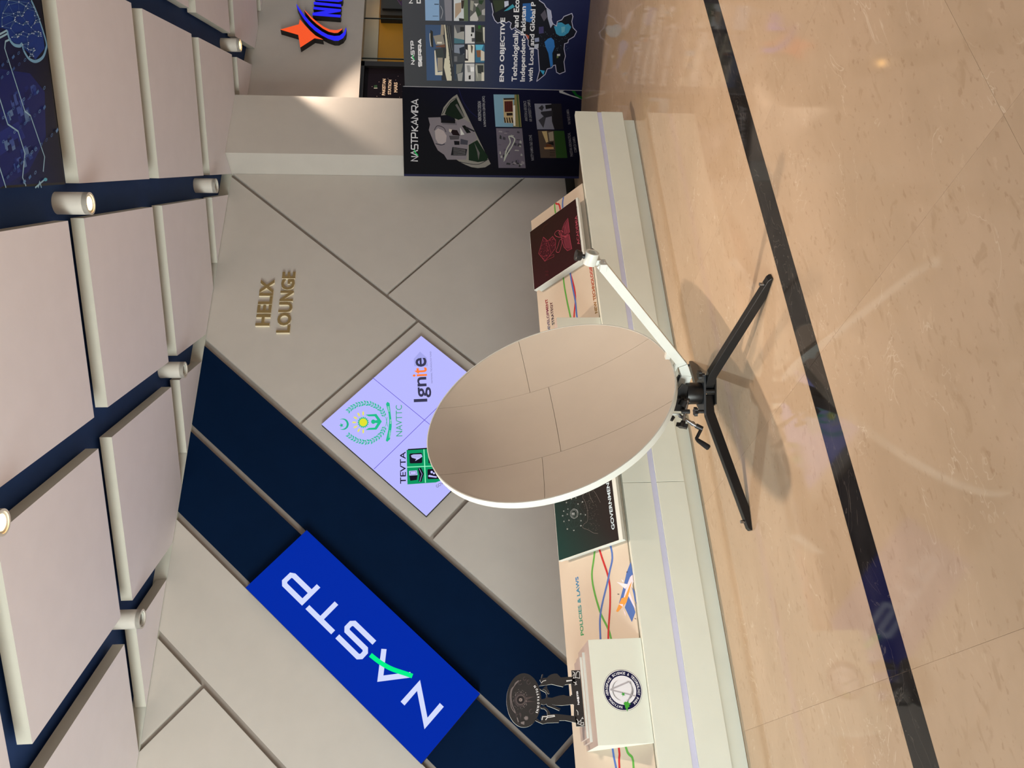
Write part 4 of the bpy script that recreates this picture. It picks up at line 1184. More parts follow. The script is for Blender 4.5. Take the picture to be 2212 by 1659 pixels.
('l',(112,104,104),4.0,[94,333,82,350,68,358,50,375,18,382,-13,381,-38,378,-57,367,-69,355],1),
('l',(112,104,104),4.0,[94,321,87,339,68,358,45,372,13,377,-25,373,-53,362,-67,358],1),
('p',(130,120,120),[-23,304,-24,305,-23,306,-22,306,-22,305]),
('p',(190,180,178),[-42,329,-43,330,-42,331,-41,331,-41,329]),
('p',(130,120,120),[-49,326,-50,327,-49,328,-48,328,-48,327]),
('p',(130,120,120),[-26,303,-27,304,-27,305,-26,305,-25,304]),
('p',(190,180,178),[-9,297,-10,298,-10,300,-8,300,-8,298]),
('p',(190,180,178),[14,366,13,366,13,368,14,368,15,366]),
('p',(190,180,178),[-28,297,-29,298,-29,300,-28,300,-27,298]),
('p',(130,120,120),[34,316,32,317,33,318,34,318,35,317]),
('p',(130,120,120),[42,311,40,312,41,313,42,313,43,312]),
('p',(130,120,120),[-8,366,-9,366,-9,368,-7,368,-7,366]),
('p',(130,120,120),[-25,296,-26,297,-26,298,-24,298,-24,297]),
('p',(130,120,120),[20,352,19,353,19,354,20,354,21,353]),
('p',(130,120,120),[-33,343,-34,344,-34,345,-33,345,-32,343]),
('p',(130,120,120),[-35,303,-36,304,-35,305,-34,305,-34,304]),
('p',(130,120,120),[35,353,34,354,35,356,36,356,36,354]),
('p',(130,120,120),[39,334,38,335,39,336,40,336,40,335]),
('p',(130,120,120),[-40,353,-41,354,-40,355,-39,355,-38,353]),
('p',(130,120,120),[-46,321,-47,322,-46,324,-45,323,-44,322]),
('p',(130,120,120),[38,320,36,322,37,323,38,323,39,321]),
('p',(190,180,178),[-34,314,-35,314,-34,316,-33,316,-33,314]),
('p',(190,180,178),[-2,364,-3,364,-3,366,-2,366,-1,364]),
('p',(130,120,120),[-31,361,-32,362,-32,364,-31,364,-30,362]),
('p',(130,120,120),[34,340,33,341,34,342,35,342,35,341]),
('p',(130,120,120),[-10,365,-11,366,-10,367,-9,367,-9,366]),
('p',(190,180,178),[44,316,43,317,44,318,45,318,45,317]),
('p',(190,180,178),[-39,310,-40,311,-40,313,-38,313,-38,311]),
('p',(130,120,120),[-43,330,-44,331,-44,332,-43,332,-42,330]),
('p',(130,120,120),[-33,356,-34,357,-33,359,-32,359,-32,357]),
('p',(130,120,120),[42,328,41,329,41,331,43,330,43,329]),
('p',(130,120,120),[2,294,0,295,1,297,2,297,3,295]),
('p',(130,120,120),[-25,297,-26,298,-25,299,-24,299,-24,298]),
('p',(130,120,120),[23,307,22,308,22,309,24,309,24,307]),
('p',(130,120,120),[25,352,24,353,24,354,26,354,26,353]),
('p',(130,120,120),[-48,344,-49,344,-49,346,-47,346,-47,344]),
('p',(130,120,120),[37,308,36,308,37,310,38,310,38,308]),
('p',(130,120,120),[-33,316,-34,316,-33,318,-32,318,-32,316]),
('p',(130,120,120),[37,334,36,335,36,336,37,336,38,334]),
('p',(130,120,120),[-44,343,-45,344,-45,345,-44,345,-43,343]),
('p',(190,180,178),[35,341,34,342,35,343,36,343,36,342]),
('p',(190,180,178),[21,353,20,354,20,356,22,356,22,354]),
('p',(130,120,120),[-13,298,-14,299,-14,300,-12,300,-12,299]),
('p',(130,120,120),[26,352,25,354,26,355,27,355,28,353]),
('p',(190,180,178),[35,321,34,322,35,323,36,323,36,322]),
('p',(130,120,120),[-33,359,-34,360,-34,361,-33,361,-32,359]),
('p',(190,180,178),[-25,307,-26,308,-26,309,-24,309,-24,307]),
('p',(130,120,120),[29,346,28,347,28,348,30,348,30,346]),
('p',(130,120,120),[24,295,23,296,24,297,25,297,25,296]),
('p',(190,180,178),[28,350,27,351,28,352,29,352,29,351]),
('p',(130,120,120),[35,348,34,349,35,350,36,350,36,349]),
('p',(130,120,120),[-31,344,-32,345,-32,347,-30,346,-30,345]),
('p',(190,180,178),[48,336,47,336,48,338,49,338,49,336]),
('p',(190,180,178),[32,298,30,299,31,301,32,300,33,299]),
('p',(130,120,120),[-26,298,-27,298,-26,300,-25,300,-25,298]),
('p',(190,180,178),[-21,298,-22,299,-22,300,-20,300,-20,299]),
('p',(130,120,120),[-25,351,-26,352,-25,353,-24,353,-24,352]),
('p',(190,180,178),[20,293,19,294,19,296,21,295,21,294]),
('p',(130,120,120),[33,343,32,344,33,345,34,345,34,344]),
('p',(190,180,178),[35,326,34,327,35,328,36,328,37,326]),
('p',(190,180,178),[27,307,26,308,26,309,28,309,28,308]),
('p',(130,120,120),[-41,331,-42,332,-41,333,-40,333,-40,332]),
('l',(70,64,66),4.0,[-70,348,-72,349,-73,350,-74,352,-74,353,-74,355,-73,356,-71,357,-69,357,-67,357,-66,356,-65,354,-64,352,-65,351],0),
('l',(70,64,66),4.0,[-81,350,-83,350,-84,351,-85,352,-85,354,-85,355,-84,356,-82,357,-81,357,-79,357,-78,356,-77,354,-77,353,-77,352],0),
('l',(70,64,66),4.0,[-115,338,-117,338,-119,339,-120,341,-121,344,-120,346,-119,347,-116,348,-114,348,-112,348,-110,346,-108,344,-108,342,-109,340],0),
('l',(70,64,66),4.0,[102,293,98,294,96,296,94,298,93,301,94,304,96,306,99,308,103,308,106,307,108,305,110,302,110,299,109,297],0),
('l',(70,64,66),4.0,[84,272,80,273,76,275,74,279,73,282,74,286,77,289,81,290,85,291,90,289,93,287,95,284,95,280,94,276],0),
('l',(70,64,66),4.0,[-62,265,-66,266,-70,269,-72,272,-73,276,-72,280,-69,283,-65,285,-60,285,-56,284,-52,281,-50,278,-50,274,-51,270],0),
('l',(70,64,66),4.0,[81,319,77,320,74,322,72,325,72,328,73,331,75,333,78,335,82,335,86,334,89,332,90,329,91,326,90,323],0),
('p',(120,112,112),[-110,333,-107,314,-124,316,-118,333]),
('l',(120,112,112),5.0,[-88,351,-109,346],0),
('p',(70,64,66),[-63,338,-66,330,-77,328,-98,335,-79,336,-72,341]),
('l',(120,112,112),3.0,[-92,316,-93,293],0),
('l',(120,112,112),3.0,[-87,314,-98,295],0),
('l',(120,112,112),3.0,[-83,309,-102,299],0),
('l',(120,112,112),3.0,[-82,304,-103,305],0),
('l',(120,112,112),3.0,[-83,298,-101,310],0),
('l',(120,112,112),3.0,[-87,294,-97,314],0),
('l',(205,205,205),3.0,[-108,40,-120,33,-131,39,-118,23,-112,17,-136,22,-131,37],0),
('l',(205,205,205),3.0,[-128,19,-126,6,-139,6,-139,22],0),
('l',(205,205,205),3.0,[-100,7,-107,14,-108,4],0),
('l',(205,205,205),3.0,[-64,38,-74,31,-90,32],0),
('l',(205,205,205),3.0,[128,41,120,29,104,43,115,27,94,41,96,26],0),
('l',(205,205,205),3.0,[128,13,124,3,92,6,98,28,120,21,128,13],0),
('l',(205,205,205),3.0,[75,41,67,28,58,34],0),
('l',(205,205,205),3.0,[76,25,69,31,60,24],0),
('p',(205,205,205),[85,79,86,47,81,48,77,79]),
('l',(205,205,205),4.0,[-105,222,-89,218,-90,195,-86,192,-85,157,-90,155,-92,166,-94,193,-106,204],0),
('l',(205,205,205),3.0,[77,213,86,203,89,187],0),
],
'nic_star':[501,634,610,420,706,414,605,350,505,282,407,204,338,106,360,211,184,369,413,412],
'nic_blue':[1003,481,891,423,781,363,672,294,572,215,489,133,430,53,410,-24,420,-90,485,-137,581,-161,526,-166,447,-160,375,-133,326,-79,324,-29,360,49,418,129,493,210,592,288,700,357,818,418,922,462],
'nic_orange':[894,377,823,325,745,268,660,196,576,113,525,34,520,-43,534,-84,559,-116,531,-109,474,-66,468,-21,489,47,544,122,628,204,720,277,814,335,862,364],
'nic_n':[790,264,766,-79,815,-84,826,93,880,-76,913,-82,925,-81,957,262,912,264,887,107,838,269],
'nic_i':[1002,263,966,-82,1020,-76,1056,269],
'nic_c':[1139,264,1090,250,1080,197,1068,-39,1091,-86,1158,-93,1156,-50,1130,-26,1126,200],
'ceiling':[
('p',(20,32,104),[416,-73,425,-381,342,-526,94,-464,-90,-213,-165,101]),
('p',(26,58,140),[752,-174,810,-496,675,-599,579,-597,504,-468,549,-356,566,-230,619,-178,618,-133]),
('p',(30,46,130),[108,19,167,-181,88,-230,-9,54]),
('p',(24,40,120),[216,-81,227,-113,198,-120,188,-88]),
('p',(60,84,160),[275,-170,286,-203,256,-210,245,-177]),
('p',(24,40,120),[192,-183,204,-219,167,-225,156,-189]),
('p',(60,84,160),[358,-388,369,-421,328,-427,317,-394]),
('p',(18,26,90),[42,-17,51,-46,15,-52,7,-22]),
('p',(24,40,120),[-21,-103,-13,-133,-43,-141,-51,-110]),
('p',(36,60,140),[4,-234,15,-275,-19,-283,-30,-242]),
('p',(18,26,90),[171,-6,184,-45,145,-50,133,-10]),
('p',(60,84,160),[267,-129,278,-160,245,-167,235,-136]),
('p',(90,120,170),[205,-254,215,-286,173,-291,164,-259]),
('p',(60,84,160),[353,-365,366,-402,332,-410,320,-373]),
('p',(18,26,90),[42,-40,51,-73,19,-80,9,-46]),
('p',(36,60,140),[-54,-91,-42,-135,-84,-139,-96,-95]),
('p',(90,120,170),[34,-230,47,-277,14,-285,1,-237]),
('p',(24,40,120),[207,-30,221,-72,188,-78,174,-35]),
('p',(36,60,140),[310,-180,323,-218,292,-226,280,-187]),
('p',(36,60,140),[233,-182,246,-223,218,-231,205,-191]),
('p',(36,60,140),[318,-308,330,-342,294,-349,283,-315]),
('p',(18,26,90),[70,-104,83,-150,46,-155,33,-109]),
('p',(24,40,120),[-22,-77,-13,-110,-55,-114,-64,-80]),
('p',(18,26,90),[35,-240,49,-289,17,-298,4,-248]),
('p',(90,120,170),[215,-102,225,-132,197,-140,187,-110]),
('p',(24,40,120),[299,-154,310,-186,276,-193,265,-160]),
('p',(36,60,140),[236,-276,248,-314,207,-319,196,-281]),
('p',(60,84,160),[357,-367,371,-408,339,-416,325,-375]),
('p',(90,120,170),[51,-60,60,-89,28,-96,19,-67]),
('p',(36,60,140),[-34,-139,-24,-173,-68,-177,-77,-142]),
('p',(36,60,140),[30,-251,39,-286,8,-294,-1,-260]),
('p',(90,120,170),[191,-73,200,-102,172,-110,163,-81]),
('p',(60,84,160),[274,-221,288,-264,257,-272,242,-228]),
('p',(18,26,90),[210,-253,223,-293,194,-302,181,-262]),
('p',(90,120,170),[325,-303,339,-345,304,-352,290,-310]),
('p',(90,120,170),[54,-63,66,-105,27,-109,15,-68]),
('p',(60,84,160),[-24,-102,-11,-148,-51,-153,-64,-107]),
('p',(18,26,90),[35,-244,46,-284,11,-292,0,-251]),
('p',(18,26,90),[189,-4,199,-35,161,-39,151,-8]),
('p',(18,26,90),[292,-135,303,-168,268,-174,257,-141]),
('p',(60,84,160),[235,-208,247,-245,205,-249,193,-212]),
('p',(24,40,120),[348,-300,360,-335,326,-342,314,-308]),
('p',(90,120,170),[60,-2,70,-36,32,-41,22,-6]),
('p',(18,26,90),[-25,-127,-16,-162,-55,-167,-65,-132]),
('p',(36,60,140),[21,-155,32,-193,0,-201,-11,-162]),
('p',(18,26,90),[201,-13,210,-41,168,-44,160,-16]),
('p',(36,60,140),[297,-181,309,-216,276,-223,265,-188]),
('p',(60,84,160),[235,-178,247,-216,214,-222,202,-185]),
('p',(24,40,120),[345,-376,356,-409,319,-416,308,-382]),
('p',(18,26,90),[77,-40,90,-82,49,-86,36,-43]),
('p',(90,120,170),[-34,-154,-22,-196,-62,-202,-72,-160]),
('p',(60,84,160),[36,-187,47,-226,9,-232,-2,-192]),
('p',(36,60,140),[182,-55,193,-89,157,-94,146,-60]),
('p',(60,84,160),[298,-166,309,-200,268,-204,257,-170]),
('p',(90,120,170),[221,-252,232,-289,190,-294,179,-257]),
('p',(18,26,90),[318,-285,330,-323,295,-330,283,-292]),
('p',(60,84,160),[67,-55,80,-99,46,-105,33,-61]),
('p',(60,84,160),[-50,-62,-42,-91,-72,-99,-79,-70]),
('p',(60,84,160),[21,-190,32,-230,-8,-235,-19,-195]),
('p',(18,26,90),[177,9,190,-32,160,-39,147,3]),
('p',(18,26,90),[302,-194,317,-236,283,-243,269,-200]),
('p',(90,120,170),[222,-261,234,-297,193,-303,181,-266]),
('p',(36,60,140),[356,-392,368,-427,324,-432,313,-397]),
('p',(90,120,170),[47,-9,60,-52,28,-58,15,-15]),
('p',(24,40,120),[-44,-78,-34,-116,-70,-122,-80,-84]),
('p',(90,120,170),[28,-197,39,-235,6,-243,-5,-204]),
('p',(24,40,120),[203,-7,217,-51,179,-56,165,-11]),
('p',(24,40,120),[311,-209,324,-246,282,-250,270,-214]),
('p',(90,120,170),[207,-258,221,-303,179,-307,165,-263]),
('p',(18,26,90),[333,-316,344,-348,306,-355,295,-322]),
('p',(18,26,90),[40,-30,52,-69,15,-74,4,-35]),
('p',(18,26,90),[-48,-121,-36,-166,-73,-172,-84,-127]),
('p',(24,40,120),[2,-152,13,-192,-26,-198,-37,-157]),
('l',(150,190,215),9.0,[576,-222,557,-165,522,-147,223,-264,203,-320,-12,-416,-92,-375],0),
('l',(150,190,215),9.0,[275,-22,148,-65,117,-160,5,-199,-119,-137,-164,-160],0),
('l',(150,190,215),9.0,[-62,79,-166,46],0),
('l',(150,190,215),9.0,[583,-114,615,-199],0),
('l',(150,190,215),9.0,[566,-109,600,-201],0),
('l',(150,190,215),9.0,[-176,-258,-133,-383],0),
('l',(150,190,215),9.0,[-177,-290,-147,-318,-178,-329],0),
('l',(120,170,210),16.0,[614,-199,574,-210,552,-249,554,-309,566,-337,536,-346,501,-391,495,-466,526,-554,574,-606,618,-622,740,-566,812,-510],1),
('l',(84,120,170),2.0,[681,-289,674,-281],0),
('l',(84,120,170),2.0,[681,-289,691,-294],0),
('l',(84,120,170),2.0,[681,-289,670,-291],0),
('l',(84,120,170),2.0,[681,-289,705,-326],0),
('l',(84,120,170),2.0,[728,-572,710,-566],0),
('l',(84,120,170),2.0,[728,-572,712,-523],0),
('l',(84,120,170),2.0,[728,-572,745,-551],0),
('l',(84,120,170),2.0,[728,-572,700,-509],0),
('l',(84,120,170),2.0,[760,-448,770,-435],0),
('l',(84,120,170),2.0,[760,-448,767,-425],0),
('l',(84,120,170),2.0,[760,-448,732,-399],0),
('l',(84,120,170),2.0,[760,-448,790,-464],0),
('l',(84,120,170),2.0,[598,-290,593,-288],0),
('l',(84,120,170),2.0,[598,-290,600,-302],0),
('l',(84,120,170),2.0,[598,-290,606,-277],0),
('l',(84,120,170),2.0,[598,-290,612,-310],0),
('l',(84,120,170),2.0,[657,-538,655,-558],0),
('l',(84,120,170),2.0,[657,-538,647,-561],0),
('l',(84,120,170),2.0,[657,-538,652,-498],0),
('l',(84,120,170),2.0,[657,-538,632,-527],0),
('l',(84,120,170),2.0,[745,-551,735,-515],0),
('l',(84,120,170),2.0,[745,-551,760,-534],0),
('l',(84,120,170),2.0,[745,-551,728,-572],0),
('l',(84,120,170),2.0,[745,-551,712,-523],0),
('l',(84,120,170),2.0,[689,-412,690,-428],0),
('l',(84,120,170),2.0,[689,-412,680,-426],0),
('l',(84,120,170),2.0,[689,-412,666,-369],0),
('l',(84,120,170),2.0,[689,-412,715,-383],0),
('l',(84,120,170),2.0,[760,-534,745,-551],0),
('l',(84,120,170),2.0,[760,-534,735,-515],0),
('l',(84,120,170),2.0,[760,-534,778,-517],0),
('l',(84,120,170),2.0,[760,-534,760,-448],0),
('l',(84,120,170),2.0,[652,-498,638,-478],0),
('l',(84,120,170),2.0,[652,-498,657,-538],0),
('l',(84,120,170),2.0,[652,-498,637,-457],0),
('l',(84,120,170),2.0,[652,-498,655,-558],0),
('l',(84,120,170),2.0,[638,-478,637,-457],0),
('l',(84,120,170),2.0,[638,-478,652,-498],0),
('l',(84,120,170),2.0,[638,-478,657,-538],0),
('l',(84,120,170),2.0,[638,-478,632,-527],0),
('l',(84,120,170),2.0,[600,-302,598,-290],0),
('l',(84,120,170),2.0,[600,-302,593,-288],0),
('l',(84,120,170),2.0,[600,-302,612,-310],0),
('l',(84,120,170),2.0,[600,-302,613,-331],0),
('l',(84,120,170),2.0,[637,-457,638,-478],0),
('l',(84,120,170),2.0,[637,-457,628,-416],0),
('l',(84,120,170),2.0,[637,-457,652,-498],0),
('l',(84,120,170),2.0,[637,-457,611,-399],0),
('l',(84,120,170),2.0,[666,-369,667,-329],0),
('l',(84,120,170),2.0,[666,-369,689,-412],0),
('l',(84,120,170),2.0,[666,-369,680,-426],0),
('l',(84,120,170),2.0,[666,-369,690,-428],0),
('l',(84,120,170),2.0,[690,-428,689,-412],0),
('l',(84,120,170),2.0,[690,-428,680,-426],0),
('l',(84,120,170),2.0,[690,-428,666,-369],0),
('l',(84,120,170),2.0,[690,-428,667,-457],0),
('l',(84,120,170),2.0,[546,-450,552,-463],0),
('l',(84,120,170),2.0,[546,-450,560,-454],0),
('l',(84,120,170),2.0,[546,-450,547,-417],0),
('l',(84,120,170),2.0,[546,-450,527,-427],0),
('l',(84,120,170),2.0,[647,-561,655,-558],0),
('l',(84,120,170),2.0,[647,-561,637,-558],0),
('l',(84,120,170),2.0,[647,-561,632,-527],0),
('l',(84,120,170),2.0,[647,-561,657,-538],0),
('l',(84,120,170),2.0,[726,-348,724,-331],0),
('l',(84,120,170),2.0,[726,-348,705,-326],0),
('l',(84,120,170),2.0,[726,-348,732,-399],0),
('l',(84,120,170),2.0,[726,-348,709,-369],0),
('l',(84,120,170),2.0,[629,-232,606,-277],0),
('l',(84,120,170),2.0,[629,-232,670,-291],0),
('l',(84,120,170),2.0,[629,-232,626,-149],0),
('l',(84,120,170),2.0,[629,-232,674,-281],0),
('l',(84,120,170),2.0,[700,-509,692,-500],0),
('l',(84,120,170),2.0,[700,-509,712,-523],0),
('l',(84,120,170),2.0,[700,-509,710,-566],0),
('l',(84,120,170),2.0,[700,-509,728,-572],0),
('l',(84,120,170),2.0,[712,-523,700,-509],0),
('l',(84,120,170),2.0,[712,-523,692,-500],0),
('l',(84,120,170),2.0,[712,-523,710,-566],0),
('l',(84,120,170),2.0,[712,-523,728,-572],0),
('l',(84,120,170),2.0,[709,-369,715,-383],0),
('l',(84,120,170),2.0,[709,-369,705,-326],0),
('l',(84,120,170),2.0,[709,-369,732,-399],0),
('l',(84,120,170),2.0,[709,-369,726,-348],0),
('l',(84,120,170),2.0,[670,-291,674,-281],0),
('l',(84,120,170),2.0,[670,-291,681,-289],0),
('l',(84,120,170),2.0,[670,-291,667,-329],0),
('l',(84,120,170),2.0,[670,-291,691,-294],0),
('l',(84,120,170),2.0,[526,-410,527,-427],0),
('l',(84,120,170),2.0,[526,-410,511,-392],0),
('l',(84,120,170),2.0,[526,-410,519,-436],0),
('l',(84,120,170),2.0,[526,-410,547,-417],0),
('l',(84,120,170),2.0,[705,-326,691,-294],0),
('l',(84,120,170),2.0,[705,-326,724,-331],0),
('l',(84,120,170),2.0,[705,-326,726,-348],0),
('l',(84,120,170),2.0,[705,-326,709,-369],0),
('l',(84,120,170),2.0,[692,-500,700,-509],0),
('l',(84,120,170),2.0,[692,-500,712,-523],0),
('l',(84,120,170),2.0,[692,-500,667,-457],0),
('l',(84,120,170),2.0,[692,-500,710,-566],0),
('l',(84,120,170),2.0,[527,-427,526,-410],0),
('l',(84,120,170),2.0,[527,-427,519,-436],0),
('l',(84,120,170),2.0,[527,-427,546,-450],0),
('l',(84,120,170),2.0,[527,-427,511,-392],0),
('l',(84,120,170),2.0,[625,-144,626,-149],0),
('l',(84,120,170),2.0,[625,-144,668,-157],0),
('l',(84,120,170),2.0,[625,-144,629,-232],0),
('l',(84,120,170),2.0,[625,-144,692,-173],0),
('l',(84,120,170),2.0,[767,-425,770,-435],0),
('l',(84,120,170),2.0,[767,-425,760,-448],0),
('l',(84,120,170),2.0,[767,-425,790,-464],0),
('l',(84,120,170),2.0,[767,-425,732,-399],0),
('l',(84,120,170),2.0,[715,-383,709,-369],0),
('l',(84,120,170),2.0,[715,-383,732,-399],0),
('l',(84,120,170),2.0,[715,-383,726,-348],0),
('l',(84,120,170),2.0,[715,-383,705,-326],0),
('l',(84,120,170),2.0,[551,-382,546,-392],0),
('l',(84,120,170),2.0,[551,-382,547,-417],0),
('l',(84,120,170),2.0,[551,-382,573,-396],0),
('l',(84,120,170),2.0,[551,-382,582,-401],0),
('l',(84,120,170),2.0,[770,-435,767,-425],0),
('l',(84,120,170),2.0,[770,-435,760,-448],0),
('l',(84,120,170),2.0,[770,-435,790,-464],0),
('l',(84,120,170),2.0,[770,-435,732,-399],0),
('l',(84,120,170),2.0,[563,-334,573,-396],0),
('l',(84,120,170),2.0,[563,-334,582,-401],0),
('l',(84,120,170),2.0,[563,-334,551,-382],0),
('l',(84,120,170),2.0,[563,-334,546,-392],0),
('l',(84,120,170),2.0,[582,-401,573,-396],0),
('l',(84,120,170),2.0,[582,-401,551,-382],0),
('l',(84,120,170),2.0,[582,-401,611,-399],0),
('l',(84,120,170),2.0,[582,-401,563,-334],0),
('l',(84,120,170),2.0,[593,-288,598,-290],0),
('l',(84,120,170),2.0,[593,-288,600,-302],0),
('l',(84,120,170),2.0,[593,-288,606,-277],0),
('l',(84,120,170),2.0,[593,-288,612,-310],0),
('l',(84,120,170),2.0,[613,-331,612,-310],0),
('l',(84,120,170),2.0,[613,-331,600,-302],0),
('l',(84,120,170),2.0,[613,-331,632,-359],0),
('l',(84,120,170),2.0,[613,-331,598,-290],0),
('l',(84,120,170),2.0,[691,-294,681,-289],0),
('l',(84,120,170),2.0,[691,-294,705,-326],0),
('l',(84,120,170),2.0,[691,-294,674,-281],0),
('l',(84,120,170),2.0,[691,-294,707,-280],0),
('l',(84,120,170),2.0,[724,-331,726,-348],0),
('l',(84,120,170),2.0,[724,-331,705,-326],0),
('l',(84,120,170),2.0,[724,-331,707,-280],0),
('l',(84,120,170),2.0,[724,-331,709,-369],0),
('l',(84,120,170),2.0,[766,-250,744,-245],0),
('l',(84,120,170),2.0,[766,-250,779,-357],0),
('l',(84,120,170),2.0,[766,-250,774,-356],0),
('l',(84,120,170),2.0,[766,-250,692,-173],0),
('l',(84,120,170),2.0,[632,-527,637,-558],0),
('l',(84,120,170),2.0,[632,-527,647,-561],0),
('l',(84,120,170),2.0,[632,-527,655,-558],0),
('l',(84,120,170),2.0,[632,-527,657,-538],0),
('l',(84,120,170),2.0,[774,-356,779,-357],0),
('l',(84,120,170),2.0,[774,-356,767,-425],0),
('l',(84,120,170),2.0,[774,-356,770,-435],0),
('l',(84,120,170),2.0,[774,-356,726,-348],0),
('l',(84,120,170),2.0,[790,-464,770,-435],0),
('l',(84,120,170),2.0,[790,-464,767,-425],0),
('l',(84,120,170),2.0,[790,-464,760,-448],0),
('l',(84,120,170),2.0,[790,-464,778,-517],0),
('l',(84,120,170),2.0,[606,-277,598,-290],0),
('l',(84,120,170),2.0,[606,-277,612,-310],0),
('l',(84,120,170),2.0,[606,-277,600,-302],0),
('l',(84,120,170),2.0,[606,-277,593,-288],0),
('l',(84,120,170),2.0,[573,-396,582,-401],0),
('l',(84,120,170),2.0,[573,-396,551,-382],0),
('l',(84,120,170),2.0,[573,-396,546,-392],0),
('l',(84,120,170),2.0,[573,-396,563,-334],0),
('l',(84,120,170),2.0,[552,-463,546,-450],0),
('l',(84,120,170),2.0,[552,-463,560,-454],0),
('l',(84,120,170),2.0,[552,-463,547,-417],0),
('l',(84,120,170),2.0,[552,-463,527,-427],0),
('l',(84,120,170),2.0,[692,-173,668,-157],0),
('l',(84,120,170),2.0,[692,-173,744,-245],0),
('l',(84,120,170),2.0,[692,-173,707,-280],0),
('l',(84,120,170),2.0,[692,-173,691,-294],0),
('l',(84,120,170),2.0,[680,-426,690,-428],0),
('l',(84,120,170),2.0,[680,-426,689,-412],0),
('l',(84,120,170),2.0,[680,-426,667,-457],0),
('l',(84,120,170),2.0,[680,-426,666,-369],0),
('l',(84,120,170),2.0,[626,-149,625,-144],0),
('l',(84,120,170),2.0,[626,-149,668,-157],0),
('l',(84,120,170),2.0,[626,-149,629,-232],0),
('l',(84,120,170),2.0,[626,-149,674,-281],0),
('l',(84,120,170),2.0,[707,-280,691,-294],0),
('l',(84,120,170),2.0,[707,-280,724,-331],0),
('l',(84,120,170),2.0,[707,-280,705,-326],0),
('l',(84,120,170),2.0,[707,-280,681,-289],0),
('l',(84,120,170),2.0,[511,-392,526,-410],0),
('l',(84,120,170),2.0,[511,-392,527,-427],0),
('l',(84,120,170),2.0,[511,-392,519,-436],0),
('l',(84,120,170),2.0,[511,-392,547,-417],0),
('l',(84,120,170),2.0,[547,-417,546,-392],0),
('l',(84,120,170),2.0,[547,-417,546,-450],0),
('l',(84,120,170),2.0,[547,-417,560,-454],0),
('l',(84,120,170),2.0,[547,-417,551,-382],0),
('l',(84,120,170),2.0,[667,-457,680,-426],0),
('l',(84,120,170),2.0,[667,-457,692,-500],0),
('l',(84,120,170),2.0,[667,-457,652,-498],0),
('l',(84,120,170),2.0,[667,-457,637,-457],0),
('l',(84,120,170),2.0,[560,-454,552,-463],0),
('l',(84,120,170),2.0,[560,-454,546,-450],0),
('l',(84,120,170),2.0,[560,-454,547,-417],0),
('l',(84,120,170),2.0,[560,-454,546,-392],0),
('l',(84,120,170),2.0,[710,-566,728,-572],0),
('l',(84,120,170),2.0,[710,-566,712,-523],0),
('l',(84,120,170),2.0,[710,-566,700,-509],0),
('l',(84,120,170),2.0,[710,-566,692,-500],0),
('l',(84,120,170),2.0,[667,-329,666,-369],0),
('l',(84,120,170),2.0,[667,-329,670,-291],0),
('l',(84,120,170),2.0,[667,-329,674,-281],0),
('l',(84,120,170),2.0,[667,-329,681,-289],0),
('l',(84,120,170),2.0,[612,-310,613,-331],0),
('l',(84,120,170),2.0,[612,-310,600,-302],0),
('l',(84,120,170),2.0,[612,-310,598,-290],0),
('l',(84,120,170),2.0,[612,-310,606,-277],0),
('l',(84,120,170),2.0,[611,-399,628,-416],0),
('l',(84,120,170),2.0,[611,-399,637,-457],0),
('l',(84,120,170),2.0,[611,-399,582,-401],0),
('l',(84,120,170),2.0,[611,-399,613,-331],0),
('l',(84,120,170),2.0,[546,-392,551,-382],0),
('l',(84,120,170),2.0,[546,-392,547,-417],0),
('l',(84,120,170),2.0,[546,-392,526,-410],0),
('l',(84,120,170),2.0,[546,-392,573,-396],0),
('l',(84,120,170),2.0,[668,-157,692,-173],0),
('l',(84,120,170),2.0,[668,-157,626,-149],0),
('l',(84,120,170),2.0,[668,-157,625,-144],0),
('l',(84,120,170),2.0,[668,-157,707,-280],0),
('l',(84,120,170),2.0,[655,-558,647,-561],0),
('l',(84,120,170),2.0,[655,-558,657,-538],0),
('l',(84,120,170),2.0,[655,-558,637,-558],0),
('l',(84,120,170),2.0,[655,-558,632,-527],0),
('l',(84,120,170),2.0,[779,-357,774,-356],0),
('l',(84,120,170),2.0,[779,-357,767,-425],0),
('l',(84,120,170),2.0,[779,-357,770,-435],0),
('l',(84,120,170),2.0,[779,-357,790,-464],0),
('l',(84,120,170),2.0,[735,-515,745,-551],0),
('l',(84,120,170),2.0,[735,-515,760,-534],0),
('l',(84,120,170),2.0,[735,-515,712,-523],0),
('l',(84,120,170),2.0,[735,-515,728,-572],0),
('l',(84,120,170),2.0,[674,-281,681,-289],0),
('l',(84,120,170),2.0,[674,-281,670,-291],0),
('l',(84,120,170),2.0,[674,-281,691,-294],0),
('l',(84,120,170),2.0,[674,-281,667,-329],0),
('l',(84,120,170),2.0,[632,-359,613,-331],0),
('l',(84,120,170),2.0,[632,-359,612,-310],0),
('l',(84,120,170),2.0,[632,-359,628,-416],0),
('l',(84,120,170),2.0,[632,-359,600,-302],0),
('l',(84,120,170),2.0,[778,-517,760,-534],0),
('l',(84,120,170),2.0,[778,-517,760,-448],0),
('l',(84,120,170),2.0,[778,-517,790,-464],0),
('l',(84,120,170),2.0,[778,-517,770,-435],0),
('l',(84,120,170),2.0,[732,-399,715,-383],0),
('l',(84,120,170),2.0,[732,-399,709,-369],0),
('l',(84,120,170),2.0,[732,-399,726,-348],0),
('l',(84,120,170),2.0,[732,-399,760,-448],0),
('l',(84,120,170),2.0,[637,-558,647,-561],0),
('l',(84,120,170),2.0,[637,-558,632,-527],0),
('l',(84,120,170),2.0,[637,-558,655,-558],0),
('l',(84,120,170),2.0,[637,-558,657,-538],0),
('l',(84,120,170),2.0,[586,-229,606,-277],0),
